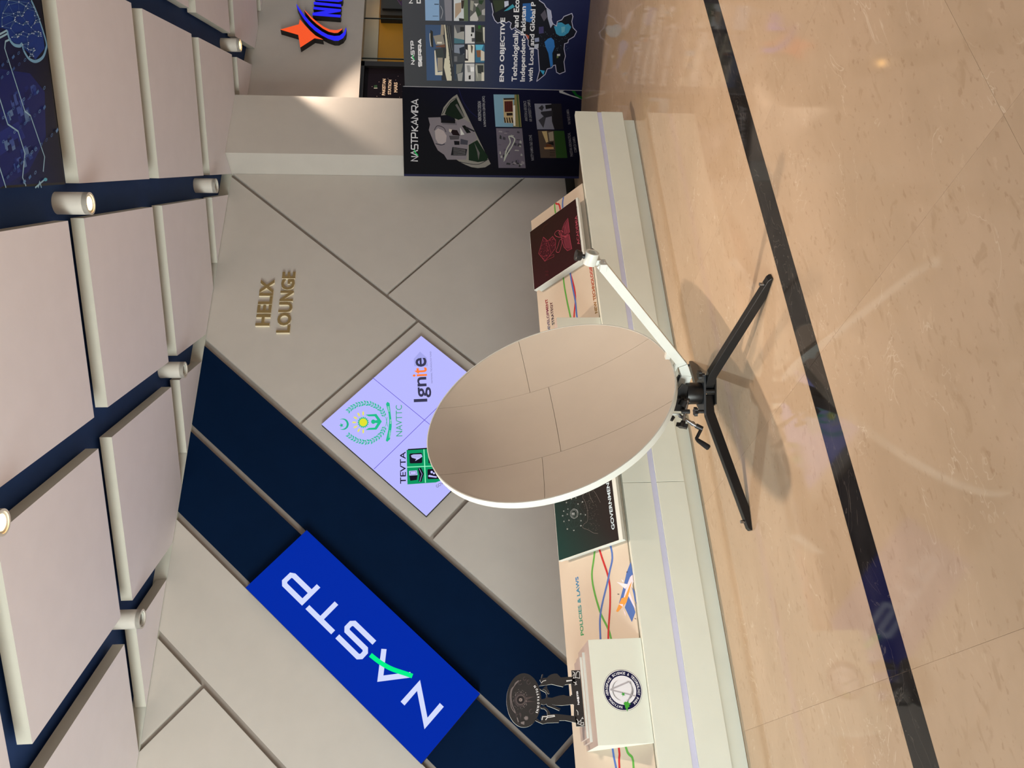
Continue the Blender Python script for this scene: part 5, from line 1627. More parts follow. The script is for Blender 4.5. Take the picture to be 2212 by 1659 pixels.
('l',(84,120,170),2.0,[586,-229,593,-288],0),
('l',(84,120,170),2.0,[586,-229,598,-290],0),
('l',(84,120,170),2.0,[586,-229,600,-302],0),
('l',(84,120,170),2.0,[744,-245,766,-250],0),
('l',(84,120,170),2.0,[744,-245,707,-280],0),
('l',(84,120,170),2.0,[744,-245,692,-173],0),
('l',(84,120,170),2.0,[744,-245,774,-356],0),
('l',(84,120,170),2.0,[519,-436,527,-427],0),
('l',(84,120,170),2.0,[519,-436,526,-410],0),
('l',(84,120,170),2.0,[519,-436,511,-392],0),
('l',(84,120,170),2.0,[519,-436,546,-450],0),
('l',(84,120,170),2.0,[628,-416,611,-399],0),
('l',(84,120,170),2.0,[628,-416,637,-457],0),
('l',(84,120,170),2.0,[628,-416,638,-478],0),
('l',(84,120,170),2.0,[628,-416,632,-359],0),
('p',(190,210,235),[682,-295,679,-291,678,-285,680,-283,683,-286,684,-293]),
('p',(190,210,235),[729,-579,726,-575,724,-568,727,-565,730,-570,731,-576]),
('p',(190,210,235),[761,-454,758,-450,757,-444,759,-441,762,-445,764,-452]),
('p',(190,210,235),[599,-296,596,-292,595,-286,597,-284,600,-287,601,-294]),
('p',(190,210,235),[658,-545,655,-541,654,-534,656,-531,660,-535,660,-542]),
('p',(190,210,235),[746,-558,743,-553,742,-546,744,-544,747,-548,748,-555]),
('p',(190,210,235),[690,-418,687,-414,686,-408,688,-406,691,-410,692,-416]),
('p',(190,210,235),[761,-541,758,-536,757,-530,759,-527,762,-531,763,-538]),
('p',(190,210,235),[653,-504,650,-500,649,-493,651,-491,654,-495,655,-502]),
('p',(190,210,235),[639,-484,636,-480,635,-474,638,-471,641,-475,642,-482]),
('p',(190,210,235),[601,-309,598,-305,597,-298,599,-296,602,-300,603,-306]),
('p',(190,210,235),[638,-464,635,-460,634,-453,636,-451,640,-455,640,-462]),
('p',(190,210,235),[667,-376,664,-372,663,-365,665,-363,668,-367,669,-373]),
('p',(190,210,235),[691,-434,688,-430,687,-424,689,-421,692,-425,693,-432]),
('p',(190,210,235),[547,-457,544,-452,543,-446,545,-443,548,-448,549,-454]),
('p',(190,210,235),[648,-568,645,-564,644,-557,646,-554,650,-558,650,-565]),
('p',(190,210,235),[727,-354,724,-350,723,-344,725,-341,728,-345,729,-351]),
('p',(190,210,235),[630,-238,626,-234,626,-228,628,-226,631,-230,632,-236]),
('p',(190,210,235),[702,-516,698,-512,697,-505,699,-502,703,-507,704,-513]),
('p',(190,210,235),[713,-530,710,-526,709,-519,711,-516,714,-521,715,-528]),
('p',(190,210,235),[710,-376,707,-372,706,-365,708,-363,711,-367,712,-373]),
('p',(190,210,235),[671,-298,668,-294,667,-288,669,-285,672,-289,673,-295]),
('p',(190,210,235),[527,-416,524,-412,523,-406,525,-403,528,-407,529,-414]),
('p',(190,210,235),[706,-333,703,-329,702,-322,704,-320,707,-324,708,-330]),
('p',(190,210,235),[693,-507,690,-503,689,-496,691,-493,694,-498,695,-504]),
('p',(190,210,235),[527,-434,524,-430,524,-423,526,-421,529,-425,530,-431]),
('p',(190,210,235),[626,-150,623,-146,622,-140,624,-138,627,-142,628,-147]),
('p',(190,210,235),[768,-432,765,-428,764,-421,766,-419,769,-423,770,-429]),
('p',(190,210,235),[716,-389,713,-385,712,-379,714,-376,717,-380,718,-387]),
('p',(190,210,235),[552,-389,549,-385,548,-378,550,-376,553,-380,554,-386]),
('p',(190,210,235),[771,-441,768,-437,767,-431,769,-428,772,-432,773,-439]),
('p',(190,210,235),[564,-340,561,-336,560,-330,563,-327,566,-331,566,-338]),
('p',(190,210,235),[583,-408,580,-404,579,-397,581,-395,584,-399,585,-405]),
('p',(190,210,235),[594,-294,591,-290,590,-284,592,-282,595,-286,596,-292]),
('p',(190,210,235),[614,-338,611,-334,610,-328,612,-325,615,-329,616,-335]),
('p',(190,210,235),[692,-300,689,-297,688,-290,690,-288,694,-292,694,-298]),
('p',(190,210,235),[724,-337,722,-333,720,-327,722,-325,726,-328,726,-335]),
('p',(190,210,235),[767,-256,764,-252,763,-246,765,-244,768,-248,769,-254]),
('p',(190,210,235),[633,-534,630,-530,628,-523,631,-520,634,-524,635,-531]),
('p',(190,210,235),[775,-362,772,-358,771,-352,773,-350,776,-354,777,-360]),
('p',(190,210,235),[792,-470,788,-466,787,-460,789,-457,792,-461,794,-468]),
('p',(190,210,235),[607,-284,604,-280,603,-274,605,-271,608,-275,609,-281]),
('p',(190,210,235),[574,-402,571,-398,570,-392,572,-389,575,-393,576,-400]),
('p',(190,210,235),[552,-469,549,-465,548,-459,551,-456,554,-460,555,-467]),
('p',(190,210,235),[693,-178,690,-175,689,-169,691,-167,694,-170,695,-176]),
('p',(190,210,235),[681,-432,678,-428,677,-422,679,-419,682,-423,683,-430]),
('p',(190,210,235),[627,-155,624,-151,624,-146,626,-143,628,-147,629,-153]),
('p',(190,210,235),[708,-287,705,-283,704,-277,706,-274,709,-278,710,-284]),
('p',(190,210,235),[511,-399,508,-395,508,-388,510,-386,513,-390,514,-396]),
('p',(190,210,235),[548,-423,545,-419,544,-413,546,-410,549,-414,550,-421]),
('p',(190,210,235),[668,-463,665,-459,664,-453,666,-450,669,-454,670,-461]),
('p',(190,210,235),[561,-460,558,-456,557,-450,559,-447,562,-451,563,-458]),
('p',(190,210,235),[712,-572,708,-568,707,-561,710,-559,713,-563,714,-570]),
('p',(190,210,235),[668,-335,665,-332,664,-325,666,-323,669,-327,670,-333]),
('p',(190,210,235),[613,-316,610,-312,609,-306,612,-304,614,-308,615,-314]),
('p',(190,210,235),[612,-405,609,-401,608,-395,610,-392,614,-396,614,-403]),
('p',(190,210,235),[547,-398,544,-394,543,-388,545,-386,548,-390,549,-396]),
('p',(190,210,235),[669,-163,666,-160,665,-154,667,-152,670,-155,671,-161]),
('p',(190,210,235),[656,-565,652,-561,652,-554,654,-551,657,-556,658,-562]),
('p',(190,210,235),[780,-363,777,-359,776,-353,778,-350,781,-354,782,-360]),
('p',(190,210,235),[736,-522,733,-517,732,-511,734,-508,737,-512,738,-519]),
('p',(190,210,235),[675,-287,672,-283,671,-277,673,-274,676,-278,677,-284]),
('p',(190,210,235),[632,-365,629,-361,628,-355,631,-352,634,-356,634,-362]),
('p',(190,210,235),[779,-524,776,-520,775,-513,777,-510,780,-515,781,-521]),
('p',(190,210,235),[733,-405,730,-401,729,-395,731,-392,734,-396,735,-403]),
('p',(190,210,235),[638,-565,635,-561,634,-554,636,-551,639,-555,640,-562]),
('p',(190,210,235),[587,-235,584,-231,583,-225,586,-223,588,-226,589,-232]),
('p',(190,210,235),[745,-250,742,-247,741,-241,743,-239,746,-242,747,-248]),
('p',(190,210,235),[519,-443,516,-439,516,-432,518,-430,521,-434,522,-440]),
('p',(190,210,235),[629,-423,626,-418,625,-412,627,-410,630,-414,631,-420]),
('t', '1', (50, 80, 140), 377, -83, 0.5014, 12, 29.5, 0.0, 0),
('t', '0', (100, 140, 190), 404, -148, 0.516, 12, 30.3, 0.0, 0),
('t', '1', (50, 80, 140), 432, -214, 0.5334, 12, 31.0, 0.0, 0),
('t', '0', (50, 80, 140), 462, -281, 0.5432, 12, 31.8, 0.0, 0),
('t', '0', (70, 110, 170), 491, -351, 0.5527, 13, 32.8, 0.0, 0),
('t', '1', (50, 80, 140), 439, -108, 0.517, 12, 29.9, 0.0, 0),
('t', '0', (100, 140, 190), 465, -167, 0.5233, 12, 30.6, 0.0, 0),
('t', '1', (70, 110, 170), 491, -228, 0.5376, 12, 31.3, 0.0, 0),
('t', '0', (70, 110, 170), 518, -291, 0.5517, 12, 32.1, 0.0, 0),
('t', '0', (70, 110, 170), 546, -355, 0.5612, 12, 32.8, 0.0, 0),
('t', '0', (100, 140, 190), 180, -36, 0.4784, 12, 28.9, 0.0, 0),
('t', '1', (70, 110, 170), 206, -94, 0.5, 12, 29.6, 0.0, 0),
('t', '0', (70, 110, 170), 232, -153, 0.4993, 12, 30.3, 0.0, 0),
('t', '0', (100, 140, 190), 286, -277, 0.5298, 13, 31.8, 0.0, 0),
('t', '0', (50, 80, 140), 311, -359, 0.5417, 13, 32.7, 0.0, 0),
('t', '1', (70, 110, 170), 337, -444, 0.5507, 13, 33.7, 0.0, 0),
('t', '0', (100, 140, 190), 365, -532, 0.5718, 14, 34.7, 0.0, 0),
('t', '0', (100, 140, 190), 62, 0, 0.46, 12, 28.5, 0.0, 0),
('t', '0', (50, 80, 140), 88, -64, 0.4815, 12, 29.2, 0.0, 0),
('t', '0', (100, 140, 190), 114, -130, 0.4918, 13, 30.0, 0.0, 0),
('t', '0', (50, 80, 140), 141, -197, 0.5018, 13, 30.8, 0.0, 0),
('t', '0', (70, 110, 170), 169, -266, 0.5182, 13, 31.5, 0.0, 0),
('t', '0', (70, 110, 170), 162, -252, 0.5116, 13, 31.3, 0.0, 0),
('t', '1', (50, 80, 140), 185, -312, 0.521, 13, 32.0, 0.0, 0),
('t', '0', (50, 80, 140), 209, -373, 0.5366, 14, 32.8, 0.0, 0),
('t', '0', (100, 140, 190), 234, -436, 0.543, 14, 33.6, 0.0, 0),
('t', '1', (70, 110, 170), 259, -501, 0.554, 14, 34.3, 0.0, 0),
('t', '1', (50, 80, 140), -113, 7, 0.4532, 13, 28.3, 0.0, 0),
('t', '0', (50, 80, 140), -96, -32, 0.4567, 13, 28.8, 0.0, 0),
('t', '0', (50, 80, 140), -78, -72, 0.4636, 13, 29.2, 0.0, 0),
('t', '1', (70, 110, 170), -60, -113, 0.4773, 13, 29.7, 0.0, 0),
('t', '1', (50, 80, 140), -42, -154, 0.4873, 13, 30.2, 0.0, 0),
('t', '0', (70, 110, 170), -24, -196, 0.4838, 13, 30.7, 0.0, 0),
('t', '0', (50, 80, 140), -5, -239, 0.497, 13, 31.1, 0.0, 0),
('t', '0', (100, 140, 190), 14, -283, 0.5064, 14, 31.6, 0.0, 0),
('t', '1', (50, 80, 140), 34, -327, 0.5092, 14, 32.2, 0.0, 0),
('t', '0', (70, 110, 170), 3, -267, 0.5035, 14, 31.5, 0.0, 0),
('t', '0', (100, 140, 190), 29, -333, 0.5191, 14, 32.2, 0.0, 0),
('t', '0', (70, 110, 170), 56, -402, 0.5281, 14, 33.1, 0.0, 0),
('t', '0', (50, 80, 140), 83, -472, 0.5332, 14, 33.9, 0.0, 0),
('t', '0', (70, 110, 170), 111, -544, 0.5476, 14, 34.7, 0.0, 0),
('t', '1', (100, 140, 190), 140, -619, 0.5615, 15, 35.7, 0.0, 0),
('t', '1', (100, 140, 190), -140, -155, 0.4769, 14, 30.1, 0.0, 0),
('t', '1', (70, 110, 170), -117, -221, 0.4865, 14, 30.8, 0.0, 0),
('t', '0', (100, 140, 190), -94, -289, 0.4925, 14, 31.7, 0.0, 0),
('p',(90,170,200),[-135,-398,-141,-392,-144,-380,-144,-367,-140,-358,-134,-355,-129,-361,-125,-373,-126,-386,-129,-396]),
],
}

# ------------------------------------------------------------------ materials
M_wall = mat('wall_white_paint', (192, 187, 180), .55, var=.02, bump=.03)
M_navy = mat('navy_paint', (3, 25, 54), .65, var=.05, bump=.05, spec=.06)
M_chan = mat('channel_paint', (150, 142, 134), .6, var=.04)
M_cloud = mat('ceiling_panel_paint', (232, 228, 235), .6, var=.015)
M_panel_side = mat('panel_side_grey', (196, 194, 182), .5, var=.03)  # greyer tone for the panel side faces than for the undersides
M_cnavy = mat('ceiling_navy_paint', (34, 62, 112), .7, var=.05, spec=.2)
M_cream = mat('cream_board', (192, 178, 160), .5, var=.02)
M_lam = mat('white_laminate', (218, 222, 210), .35, var=.02)
M_strip = mat('frosted_strip', (206, 208, 232), .3, var=.03)
M_white = mat('white_plastic', (204, 208, 202), .4, var=.02)
M_black = mat('black_metal', (16, 16, 17), .38, var=.1, spec=.4)
M_dark = mat('dark_skirting', (28, 24, 22), .4, var=.1)
M_steel = mat('steel_rod', (150, 150, 150), .25, 1.0, var=.05)
M_knob = mat('black_plastic', (14, 14, 16), .45, var=.1)
M_dish = mat('dish_paint', (198, 190, 177), .6, spec=.3, var=.02)
M_gold = mat('brushed_gold', (156, 134, 88), .35, .45, var=.06)
M_side = mat('sign_return_black', (14, 11, 11), .5, var=.1)
M_mauve = mat('plate_mauve', (184, 168, 158), .5, var=.02)
M_grey = mat('unpainted_grey', (196, 196, 186), .7, var=.08)
M_lampw = mat('lamp_white', (206, 202, 194), .45, var=.02)
M_print = print_mat('printed_vinyl', .5, 0.0, .1)
M_panelprint = print_mat('printed_board', .5, 0.0, .06)
M_screen = print_mat('screen_pixels', .3, 1.0)
M_dimscreen = print_mat('ceiling_print', .35, 0.0, .25)

def marble(name, dark):
    mt = bpy.data.materials.new(name); mt.use_nodes = True; nt = mt.node_tree; N = nt.nodes; L = nt.links; b = N['Principled BSDF']
    geo = N.new('ShaderNodeNewGeometry'); oi = N.new('ShaderNodeObjectInfo')
    mp = N.new('ShaderNodeMapping'); mp.inputs['Rotation'].default_value = (0, 0, .55); mp.inputs['Scale'].default_value = (1.0, 2.1, 1)
    L.new(geo.outputs['Position'], mp.inputs['Vector'])
    off = N.new('ShaderNodeVectorMath'); off.operation = 'ADD'; L.new(mp.outputs['Vector'], off.inputs[0])
    mu = N.new('ShaderNodeMath'); mu.operation = 'MULTIPLY'; mu.inputs[1].default_value = 37.0; L.new(oi.outputs['Random'], mu.inputs[0])
    cx = N.new('ShaderNodeCombineXYZ'); L.new(mu.outputs[0], cx.inputs['Z']); L.new(cx.outputs[0], off.inputs[1])
    def noise(sc, det, ro=.55, dist=0.0):
        n = N.new('ShaderNodeTexNoise'); n.inputs['Scale'].default_value = sc; n.inputs['Detail'].default_value = det; n.inputs['Roughness'].default_value = ro; n.inputs['Distortion'].default_value = dist
        L.new(off.outputs[0], n.inputs['Vector']); return n
    def ramp(src, a, ca, b_, cb):
        r = N.new('ShaderNodeValToRGB'); r.color_ramp.elements[0].position = a; r.color_ramp.elements[0].color = ca; r.color_ramp.elements[1].position = b_; r.color_ramp.elements[1].color = cb
        L.new(src, r.inputs['Fac']); return r
    def mix(f, a, b_, k=1.0):
        mx = N.new('ShaderNodeMix'); mx.data_type = 'RGBA'; 
        if k != 1.0:
            mm = N.new('ShaderNodeMath'); mm.operation = 'MULTIPLY'; mm.inputs[1].default_value = k; L.new(f, mm.inputs[0]); f = mm.outputs[0]
        L.new(f, mx.inputs['Factor']); L.new(a, mx.inputs['A'])
        if isinstance(b_, tuple): mx.inputs['B'].default_value = b_
        else: L.new(b_, mx.inputs['B'])
        return mx.outputs['Result']
    if dark:
        n1 = noise(5, 6); base = ramp(n1.outputs['Fac'], .3, (*lin((26, 24, 23)), 1), .75, (*lin((46, 43, 41)), 1)).outputs['Color']
        n2 = noise(2.2, 3, .6, 2.5); v = ramp(n2.outputs['Fac'], .495, (0, 0, 0, 1), .502, (.35, .35, .35, 1)); v.color_ramp.elements.new(.51).color = (0, 0, 0, 1)
        base = mix(v.outputs['Color'], base, (*lin((120, 112, 104)), 1))
    else:
        n1 = noise(1.4, 5, .6); base = ramp(n1.outputs['Fac'], .3, (*lin((180, 157, 130)), 1), .72, (*lin((193, 169, 142)), 1)).outputs['Color']
        n2 = noise(9, 4, .55, .6); v = ramp(n2.outputs['Fac'], .60, (0, 0, 0, 1), .68, (1, 1, 1, 1)); base = mix(v.outputs['Color'], base, (*lin((160, 134, 104)), 1), .32)
        n5 = noise(26, 3, .5, .3); v = ramp(n5.outputs['Fac'], .64, (0, 0, 0, 1), .70, (1, 1, 1, 1)); base = mix(v.outputs['Color'], base, (*lin((156, 128, 100)), 1), .38)
        n3 = noise(1.7, 4, .62, 1.6); v = ramp(n3.outputs['Fac'], .492, (0, 0, 0, 1), .5, (1, 1, 1, 1)); v.color_ramp.elements.new(.508).color = (0, 0, 0, 1)
        n4 = noise(3.0, 2); g = ramp(n4.outputs['Fac'], .5, (0, 0, 0, 1), .62, (1, 1, 1, 1)); mm = N.new('ShaderNodeMath'); mm.operation = 'MULTIPLY'; L.new(v.outputs['Color'], mm.inputs[0]); L.new(g.outputs['Color'], mm.inputs[1])
        base = mix(mm.outputs[0], base, (*lin((226, 212, 190)), 1), .4)
        n6 = noise(11, 3, .6, .2); v = ramp(n6.outputs['Fac'], .66, (0, 0, 0, 1), .7, (1, 1, 1, 1)); base = mix(v.outputs['Color'], base, (*lin((216, 194, 166)), 1), .14)
    L.new(base, b.inputs['Base Color']); b.inputs['Roughness'].default_value = .06 if not dark else .05; b.inputs['Specular IOR Level'].default_value = .4
    return mt
M_marble = marble('beige_marble', False); M_blackmarble = marble('black_marble', True)

# ------------------------------------------------------------------ floor
floor = struct(MB().box(-7, 13.5, -6, 11, -.08, -.0016).build('floor', mat('floor_grout', (184, 158, 130), .6)))
th = .0125; fx = Vector((math.cos(th), math.sin(th), 0)); fy = Vector((-math.sin(th), math.cos(th), 0)); fo = Vector((.37, 2.583, 0))
def tiles(rows, h, mt, name):
    me = None
    for i in range(-5, 10):
        for r in rows:
            if me is None:
                o = MB().obox((0, 0, 0), fx, fy, (0, 0, 1), (.0004, 1.1996), (.0004, h-.0004), (-.02, 0)).build(name, mt, floor, bevel=.0003); me = o.data
            else: o = link(name, me, floor)
            p = fo+fx*(1.2*i)+fy*r; o.location = p
tiles([-4.8, -3.6, -2.4, -1.2], 1.2, M_marble, 'floor_tile')
tiles([.15, 1.35, 2.55, 3.75, 4.95, 6.15], 1.2, M_marble, 'floor_tile')
tiles([0], .15, M_blackmarble, 'black_floor_tile')

# ------------------------------------------------------------------ ceiling with hung panels
ceiling = struct(MB().box(-7, 13.5, -6, 6.95, 3.835, 3.93).build('ceiling', M_cnavy))
ang = math.radians(45.217); av = Vector((math.sin(ang), -math.cos(ang), 0)); bv = Vector((math.cos(ang), math.sin(ang), 0))
def ab(x, y): return (x*av.x+y*av.y, x*bv.x+y*bv.y)
ZC = 3.727
for i in range(-6, 7):
    for j in range(-5, 5):
        a0 = -.168+1.4555*i; b0 = 5.30+1.4665*j
        if i == 0 and j == -1: continue
        sq = [(av.x*a+bv.x*b, av.y*a+bv.y*b) for a, b in ((a0, b0), (a0, b0+1.247), (a0+1.243, b0+1.247), (a0+1.243, b0))]
        cx_, cy_ = sum(p[0] for p in sq)/4, sum(p[1] for p in sq)/4
        if cx_ < -4.5 or cx_ > 11.5 or cy_ < -4.5: continue
        parts = []
        L_ = clip(clip(sq, (6.28, 0), (-1, 0)), (0, 6.562), (0, -1)); 
        if len(L_) > 2: parts.append(L_)
        M_ = clip(clip(clip(sq, (6.28, 0), (1, 0)), (7.16, 0), (-1, 0)), (0, 6.262), (0, -1))
        if len(M_) > 2: parts.append(M_)
        R_ = clip(clip(sq, (7.16, 0), (1, 0)), (0, 6.665), (0, -1))
        if len(R_) > 2: parts.append(R_)
        if not parts: continue
        mb = MB()
        for p in parts: mb.prism(p, (0, 0, 0), (1, 0, 0), (0, 1, 0), ZC, ZC+.08)
        o = mb.build('ceiling_panel', M_cloud, ceiling); o.data.materials.append(M_panel_side)
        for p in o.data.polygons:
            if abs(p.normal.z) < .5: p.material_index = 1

# ------------------------------------------------------------------ feature wall
wall_back = struct(MB().box(-5, 6.287, 6.602, 6.75, 0, 3.8345).build('wall_back', M_chan))
struct(MB().box(-5, 6.287, 6.573, 6.602, 3.7275, 3.8345).build('trim_1', M_grey))
struct(MB().box(-5, 6.287, 6.555, 6.602, 0, .1).build('baseboard_back', M_dark))
JD = {'J1': ((4.689, 2.04), -133.1), 'J2': ((4.689, 2.04), -42.7), 'J3': ((4.379, 1.727), 136.5), 'J4': ((2.872, 2.381), -133.3), 'J5': ((2.246, 2.673), -133.4), 'J6': ((1.981, 3.264), -133.6),
      'J7': ((1.055, 3.32), -133.9), 'J8': ((1.051, 3.329), 136.6), 'J9': ((.386, .705), -47.5), 'J10': ((2.164, 1.598), -42.75)}
HW = {'J1': .019, 'J2': .015, 'J3': .017, 'J4': .026, 'J5': .026, 'J6': .026, 'J7': .022, 'J8': .018, 'J9': .022, 'J10': .02}
def side(poly, j, right_):   # keep the side to the lower right (or upper left) of a joint; for J2 J3 J8 J9 J10 'right_' keeps the upper right side
    p, d = JD[j]; d = math.radians(d); t = (math.cos(d), math.sin(d)); n = (-t[1], t[0])
    ref = (1, -1) if j in ('J1', 'J4', 'J5', 'J6', 'J7') else (1, 1)
    if n[0]*ref[0]+n[1]*ref[1] < 0: n = (-n[0], -n[1])
    if not right_: n = (-n[0], -n[1])
    q = (p[0]+n[0]*HW[j], p[1]+n[1]*HW[j]); return clip(poly, q, n)
RECT = [(-5, .1), (6.285, .1), (6.285, 3.727), (-5, 3.727)]
def wpanel(mt, *cuts):
    p = RECT
    for j, r in cuts: p = side(p, j, r)
    MB().prism(p, (0, 6.602, 0), (1, 0, 0), (0, 0, 1), 0, .032).build('wall_panel', mt, wall_back, bevel=.002)
wpanel(M_wall, ('J1', 1), ('J2', 1)); wpanel(M_wall, ('J1', 1), ('J2', 0))
wpanel(M_wall, ('J1', 0), ('J4', 1), ('J3', 1)); wpanel(M_wall, ('J1', 0), ('J4', 1), ('J3', 0), ('J10', 1)); wpanel(M_wall, ('J4', 1), ('J10', 0), ('J1', 0))
wpanel(M_navy, ('J4', 0), ('J5', 1), ('J9', 1)); wpanel(M_navy, ('J4', 0), ('J5', 1), ('J9', 0)); wpanel(M_navy, ('J5', 0), ('J6', 1))
wpanel(M_wall, ('J6', 0), ('J7', 1)); wpanel(M_wall, ('J7', 0), ('J8', 1)); wpanel(M_wall, ('J7', 0), ('J8', 0))
struct(MB().box(6.287, 7.155, 6.265, 6.95, 0, 3.8345).build('wall_column', M_wall))

# ------------------------------------------------------------------ shopfront on the right
struct(MB().box(7.155, 13.5, 6.67, 6.85, 2.442, 3.8345).build('wall_right', M_wall))
w1 = struct(MB().box(8.20, 8.285, 6.69, 6.76, 0, 2.442).box(7.155, 7.24, 6.69, 6.76, 0, 2.442).box(7.155, 8.285, 6.69, 6.76, 2.40, 2.442).build('window_1', M_black))
g = bpy.data.materials.new('clear_glass'); g.use_nodes = True; gb = g.node_tree.nodes['Principled BSDF']; gb.inputs['Transmission Weight'].default_value = 1; gb.inputs['Roughness'].default_value = .02; gb.inputs['IOR'].default_value = 1.05; gb.inputs['Base Color'].default_value = (.86, .93, .9, 1)
MB().box(8.29, 8.36, 6.71, 6.722, 0, 2.44).build('glass_pane', g, w1); MB().box(8.372, 9.12, 6.71, 6.722, 0, 2.44).build('glass_pane', g, w1); MB().box(9.128, 11.0, 6.71, 6.722, 0, 2.44).build('glass_pane', g, w1)
M_seal = mat('glass_edge', (34, 48, 44), .3)
for x in (8.360, 9.12): MB().box(x, x+.010, 6.708, 6.724, 0, 2.44).build('glass_edge', M_seal, w1)
struct(MB().box(7.155, 13.5, 8.6, 8.75, 0, 2.46).build('wall_inner', mat('mustard_paint', (196, 140, 28), .6, var=.03)))
struct(MB().box(7.155, 13.5, 8.585, 8.75, 2.46, 3.2).build('trim_2', M_wall))
struct(MB().box(7.155, 13.5, 6.85, 8.75, 3.2, 3.3).build('ceiling_inner', M_wall))
struct(MB().box(11.575, 13.4, 8.45, 8.6, 0, 2.43).build('trim_3', mat('dark_mural', (30, 26, 24), .5)))

# ------------------------------------------------------------------ ceiling downlights
M_lens_on = glow('lamp_lens_lit', (255, 190, 105), 22.0); M_lens_off = mat('lamp_lens_dark', (120, 116, 110), .15, var=.1)
def lamp_proto(on, loc, label):
    zb = loc[2]
    t = thing('ceiling_downlight', label, 'lamp', loc, 'surface mounted ceiling downlights')
    x, y, z = loc
    MB().tube([(x, y, 3.834), (x, y, zb)], .068, 32, caps=False).ring((x, y, zb), (0, 0, 1), .055, .068, 0, .03, 32).build('housing', M_lampw, t, smooth=True)
    MB().ring((x, y, zb+.008), (0, 0, 1), .043, .0555, 0, .02, 32).build('trim_ring', M_white, t, smooth=True)
    MB().tube([(x, y, zb+.029), (x, y, zb+.021)], .044, 24).build('lens', M_lens_on if on else M_lens_off, t)
    return t
def dup(root, loc, label):
    r = root.copy(); C.objects.link(r); r.location = loc; r['label'] = label
    for ch in list(root.children):
        c = ch.copy(); C.objects.link(c); c.parent = r; c.matrix_parent_inverse = ch.matrix_parent_inverse.copy()
    return r
on0 = lamp_proto(True, (3.465, 3.895, 3.634), 'lit white ceiling downlight beside the blue ceiling picture')
lit = [on0, dup(on0, (1.414, 3.881, 3.634), 'lit white ceiling downlight, half cut off at the frame edge above the satellite dish'), dup(on0, (7.53, 5.92, 3.634), 'lit white ceiling downlight near the wall with the orange star sign')]
off0 = lamp_proto(False, (5.512, 5.928, 3.634), 'unlit white ceiling downlight near the column corner')
dup(off0, (3.465, 5.928, 3.634), 'unlit white ceiling downlight where the navy wall band meets the ceiling'); dup(off0, (1.414, 5.928, 3.634), 'unlit white ceiling downlight above the big blue sign')
def spot(loc, watts, deg=82, blend=.95, col=(1.0, .80, .63), r=.06):
    l = bpy.data.lights.new('downlight_or_fill_beam', 'SPOT'); l.energy = watts; l.color = col; l.spot_size = math.radians(deg); l.spot_blend = blend; l.shadow_soft_size = r
    o = bpy.data.objects.new('downlight_or_fill_beam', l); C.objects.link(o); o.location = loc; return o
for (x, y), w in LAMP_W: spot((x, y, 3.625), w) if x < 7 else spot((x, y, 3.625), w, 88, .35)

for (x, y), w in BOUNCE_W: spot((x, y, 3.62), w, 86, .6, (1, .96, .95))  # added bounce spots, no fixtures modelled

# ------------------------------------------------------------------ printed ceiling picture
cs = thing('ceiling_picture', 'glossy dark blue picture of circuits and a brain on the ceiling', 'picture', (av*.45+bv*4.45+Vector((0, 0, 3.715))))
MB().obox(av*-.168+bv*3.832+Vector((0, 0, 3.716)), av, bv, (0, 0, 1), (0, 1.243), (0, 1.25), (0, .07)).build('panel', mat('picture_back', (15, 15, 18), .3), cs)
pr = Print(bv*4.45+Vector((0, 0, 3.715)), av, -bv)
pr.grad([(20, 22, 48), (16, 18, 34), (18, 30, 96), (22, 42, 120)], [(-.155, -.62), (1.07, -.62), (1.07, .61), (-.155, .61)])
pr.items('ceiling').build('printed_face', M_dimscreen, cs)

# ------------------------------------------------------------------ diagonal sign and screen on the feature wall
ey_ = Vector((0, 0, 1)); ex_ = Vector((1, 0, 0))
sx = Vector((.6912, 0, .7227)); sy = Vector((-.7227, 0, .6912)); so = Vector((.892, 6.50, 1.225))
t = thing('blue_light_sign', 'long blue lit sign with white letters, mounted diagonally on the navy band', 'sign', (1.33, 6.57, 2.15))
MB().obox(so, sx, sy, (0, 1, 0), (0, 1.947), (0, .648), (0, .069)).build('casing', M_side, t)
pr = Print(so, sx, sy, .0008)
pr.poly((0, 42, 166), [(0, 0), (1.947, 0), (1.947, .648), (0, .648)])
LC = (212, 220, 255); lw = .041
def path(l, x0, x1, y0=.248+.02, y1=.446-.02):
    return [(x0+p[0]*(x1-x0), y0+p[1]*(y1-y0)) for p in l]
for l, a, b in (([(0, -.1), (0, 1.0), (1, 0.0), (1, 1.1)], .165, .395), ([(0, -.1), (.53, 1.0), (1, -.1)], .495, .785), ([(0, 0), (.92, 0), (1, .12), (1, .38), (.92, .5), (.08, .5), (0, .62), (0, .88), (.08, 1), (1.03, 1)], .875, 1.118),
                ([(0, 1), (1, 1)], 1.172, 1.468), ([(.5, 1), (.5, -.1)], 1.172, 1.468), ([(0, -.1), (0, 1), (.9, 1), (1, .88), (1, .47), (.9, .38), (0, .38)], 1.528, 1.758)):
    pr.line(LC, lw, path(l, a, b))
pr.line((0, 244, 140), .034, [(.478, .25), (.53, .272), (.636, .318), (.733, .342), (.832, .353)], 1)
pr.build('lit_face', M_screen, t)
qx = Vector((.6873, 0, .7264)); qy = Vector((-.7264, 0, .6873)); qo = Vector((3.262, 6.53, 1.664))
t = thing('led_video_screen', 'diamond mounted lavender screen with four partner logos behind the satellite dish', 'screen', (3.262, 6.57, 1.664))
MB().obox(qo, qx, qy, (0, 1, 0), (-.647, .647), (-.647, .647), (0, .039)).build('casing', M_side, t)
pr = Print(qo, ex_, ey_, .0008); cor = lambda a, b: (qx.x*a+qy.x*b, qx.z*a+qy.z*b)
pr.poly((186, 186, 255), [cor(-.647, -.647), cor(.647, -.647), cor(.647, .647), cor(-.647, .647)])
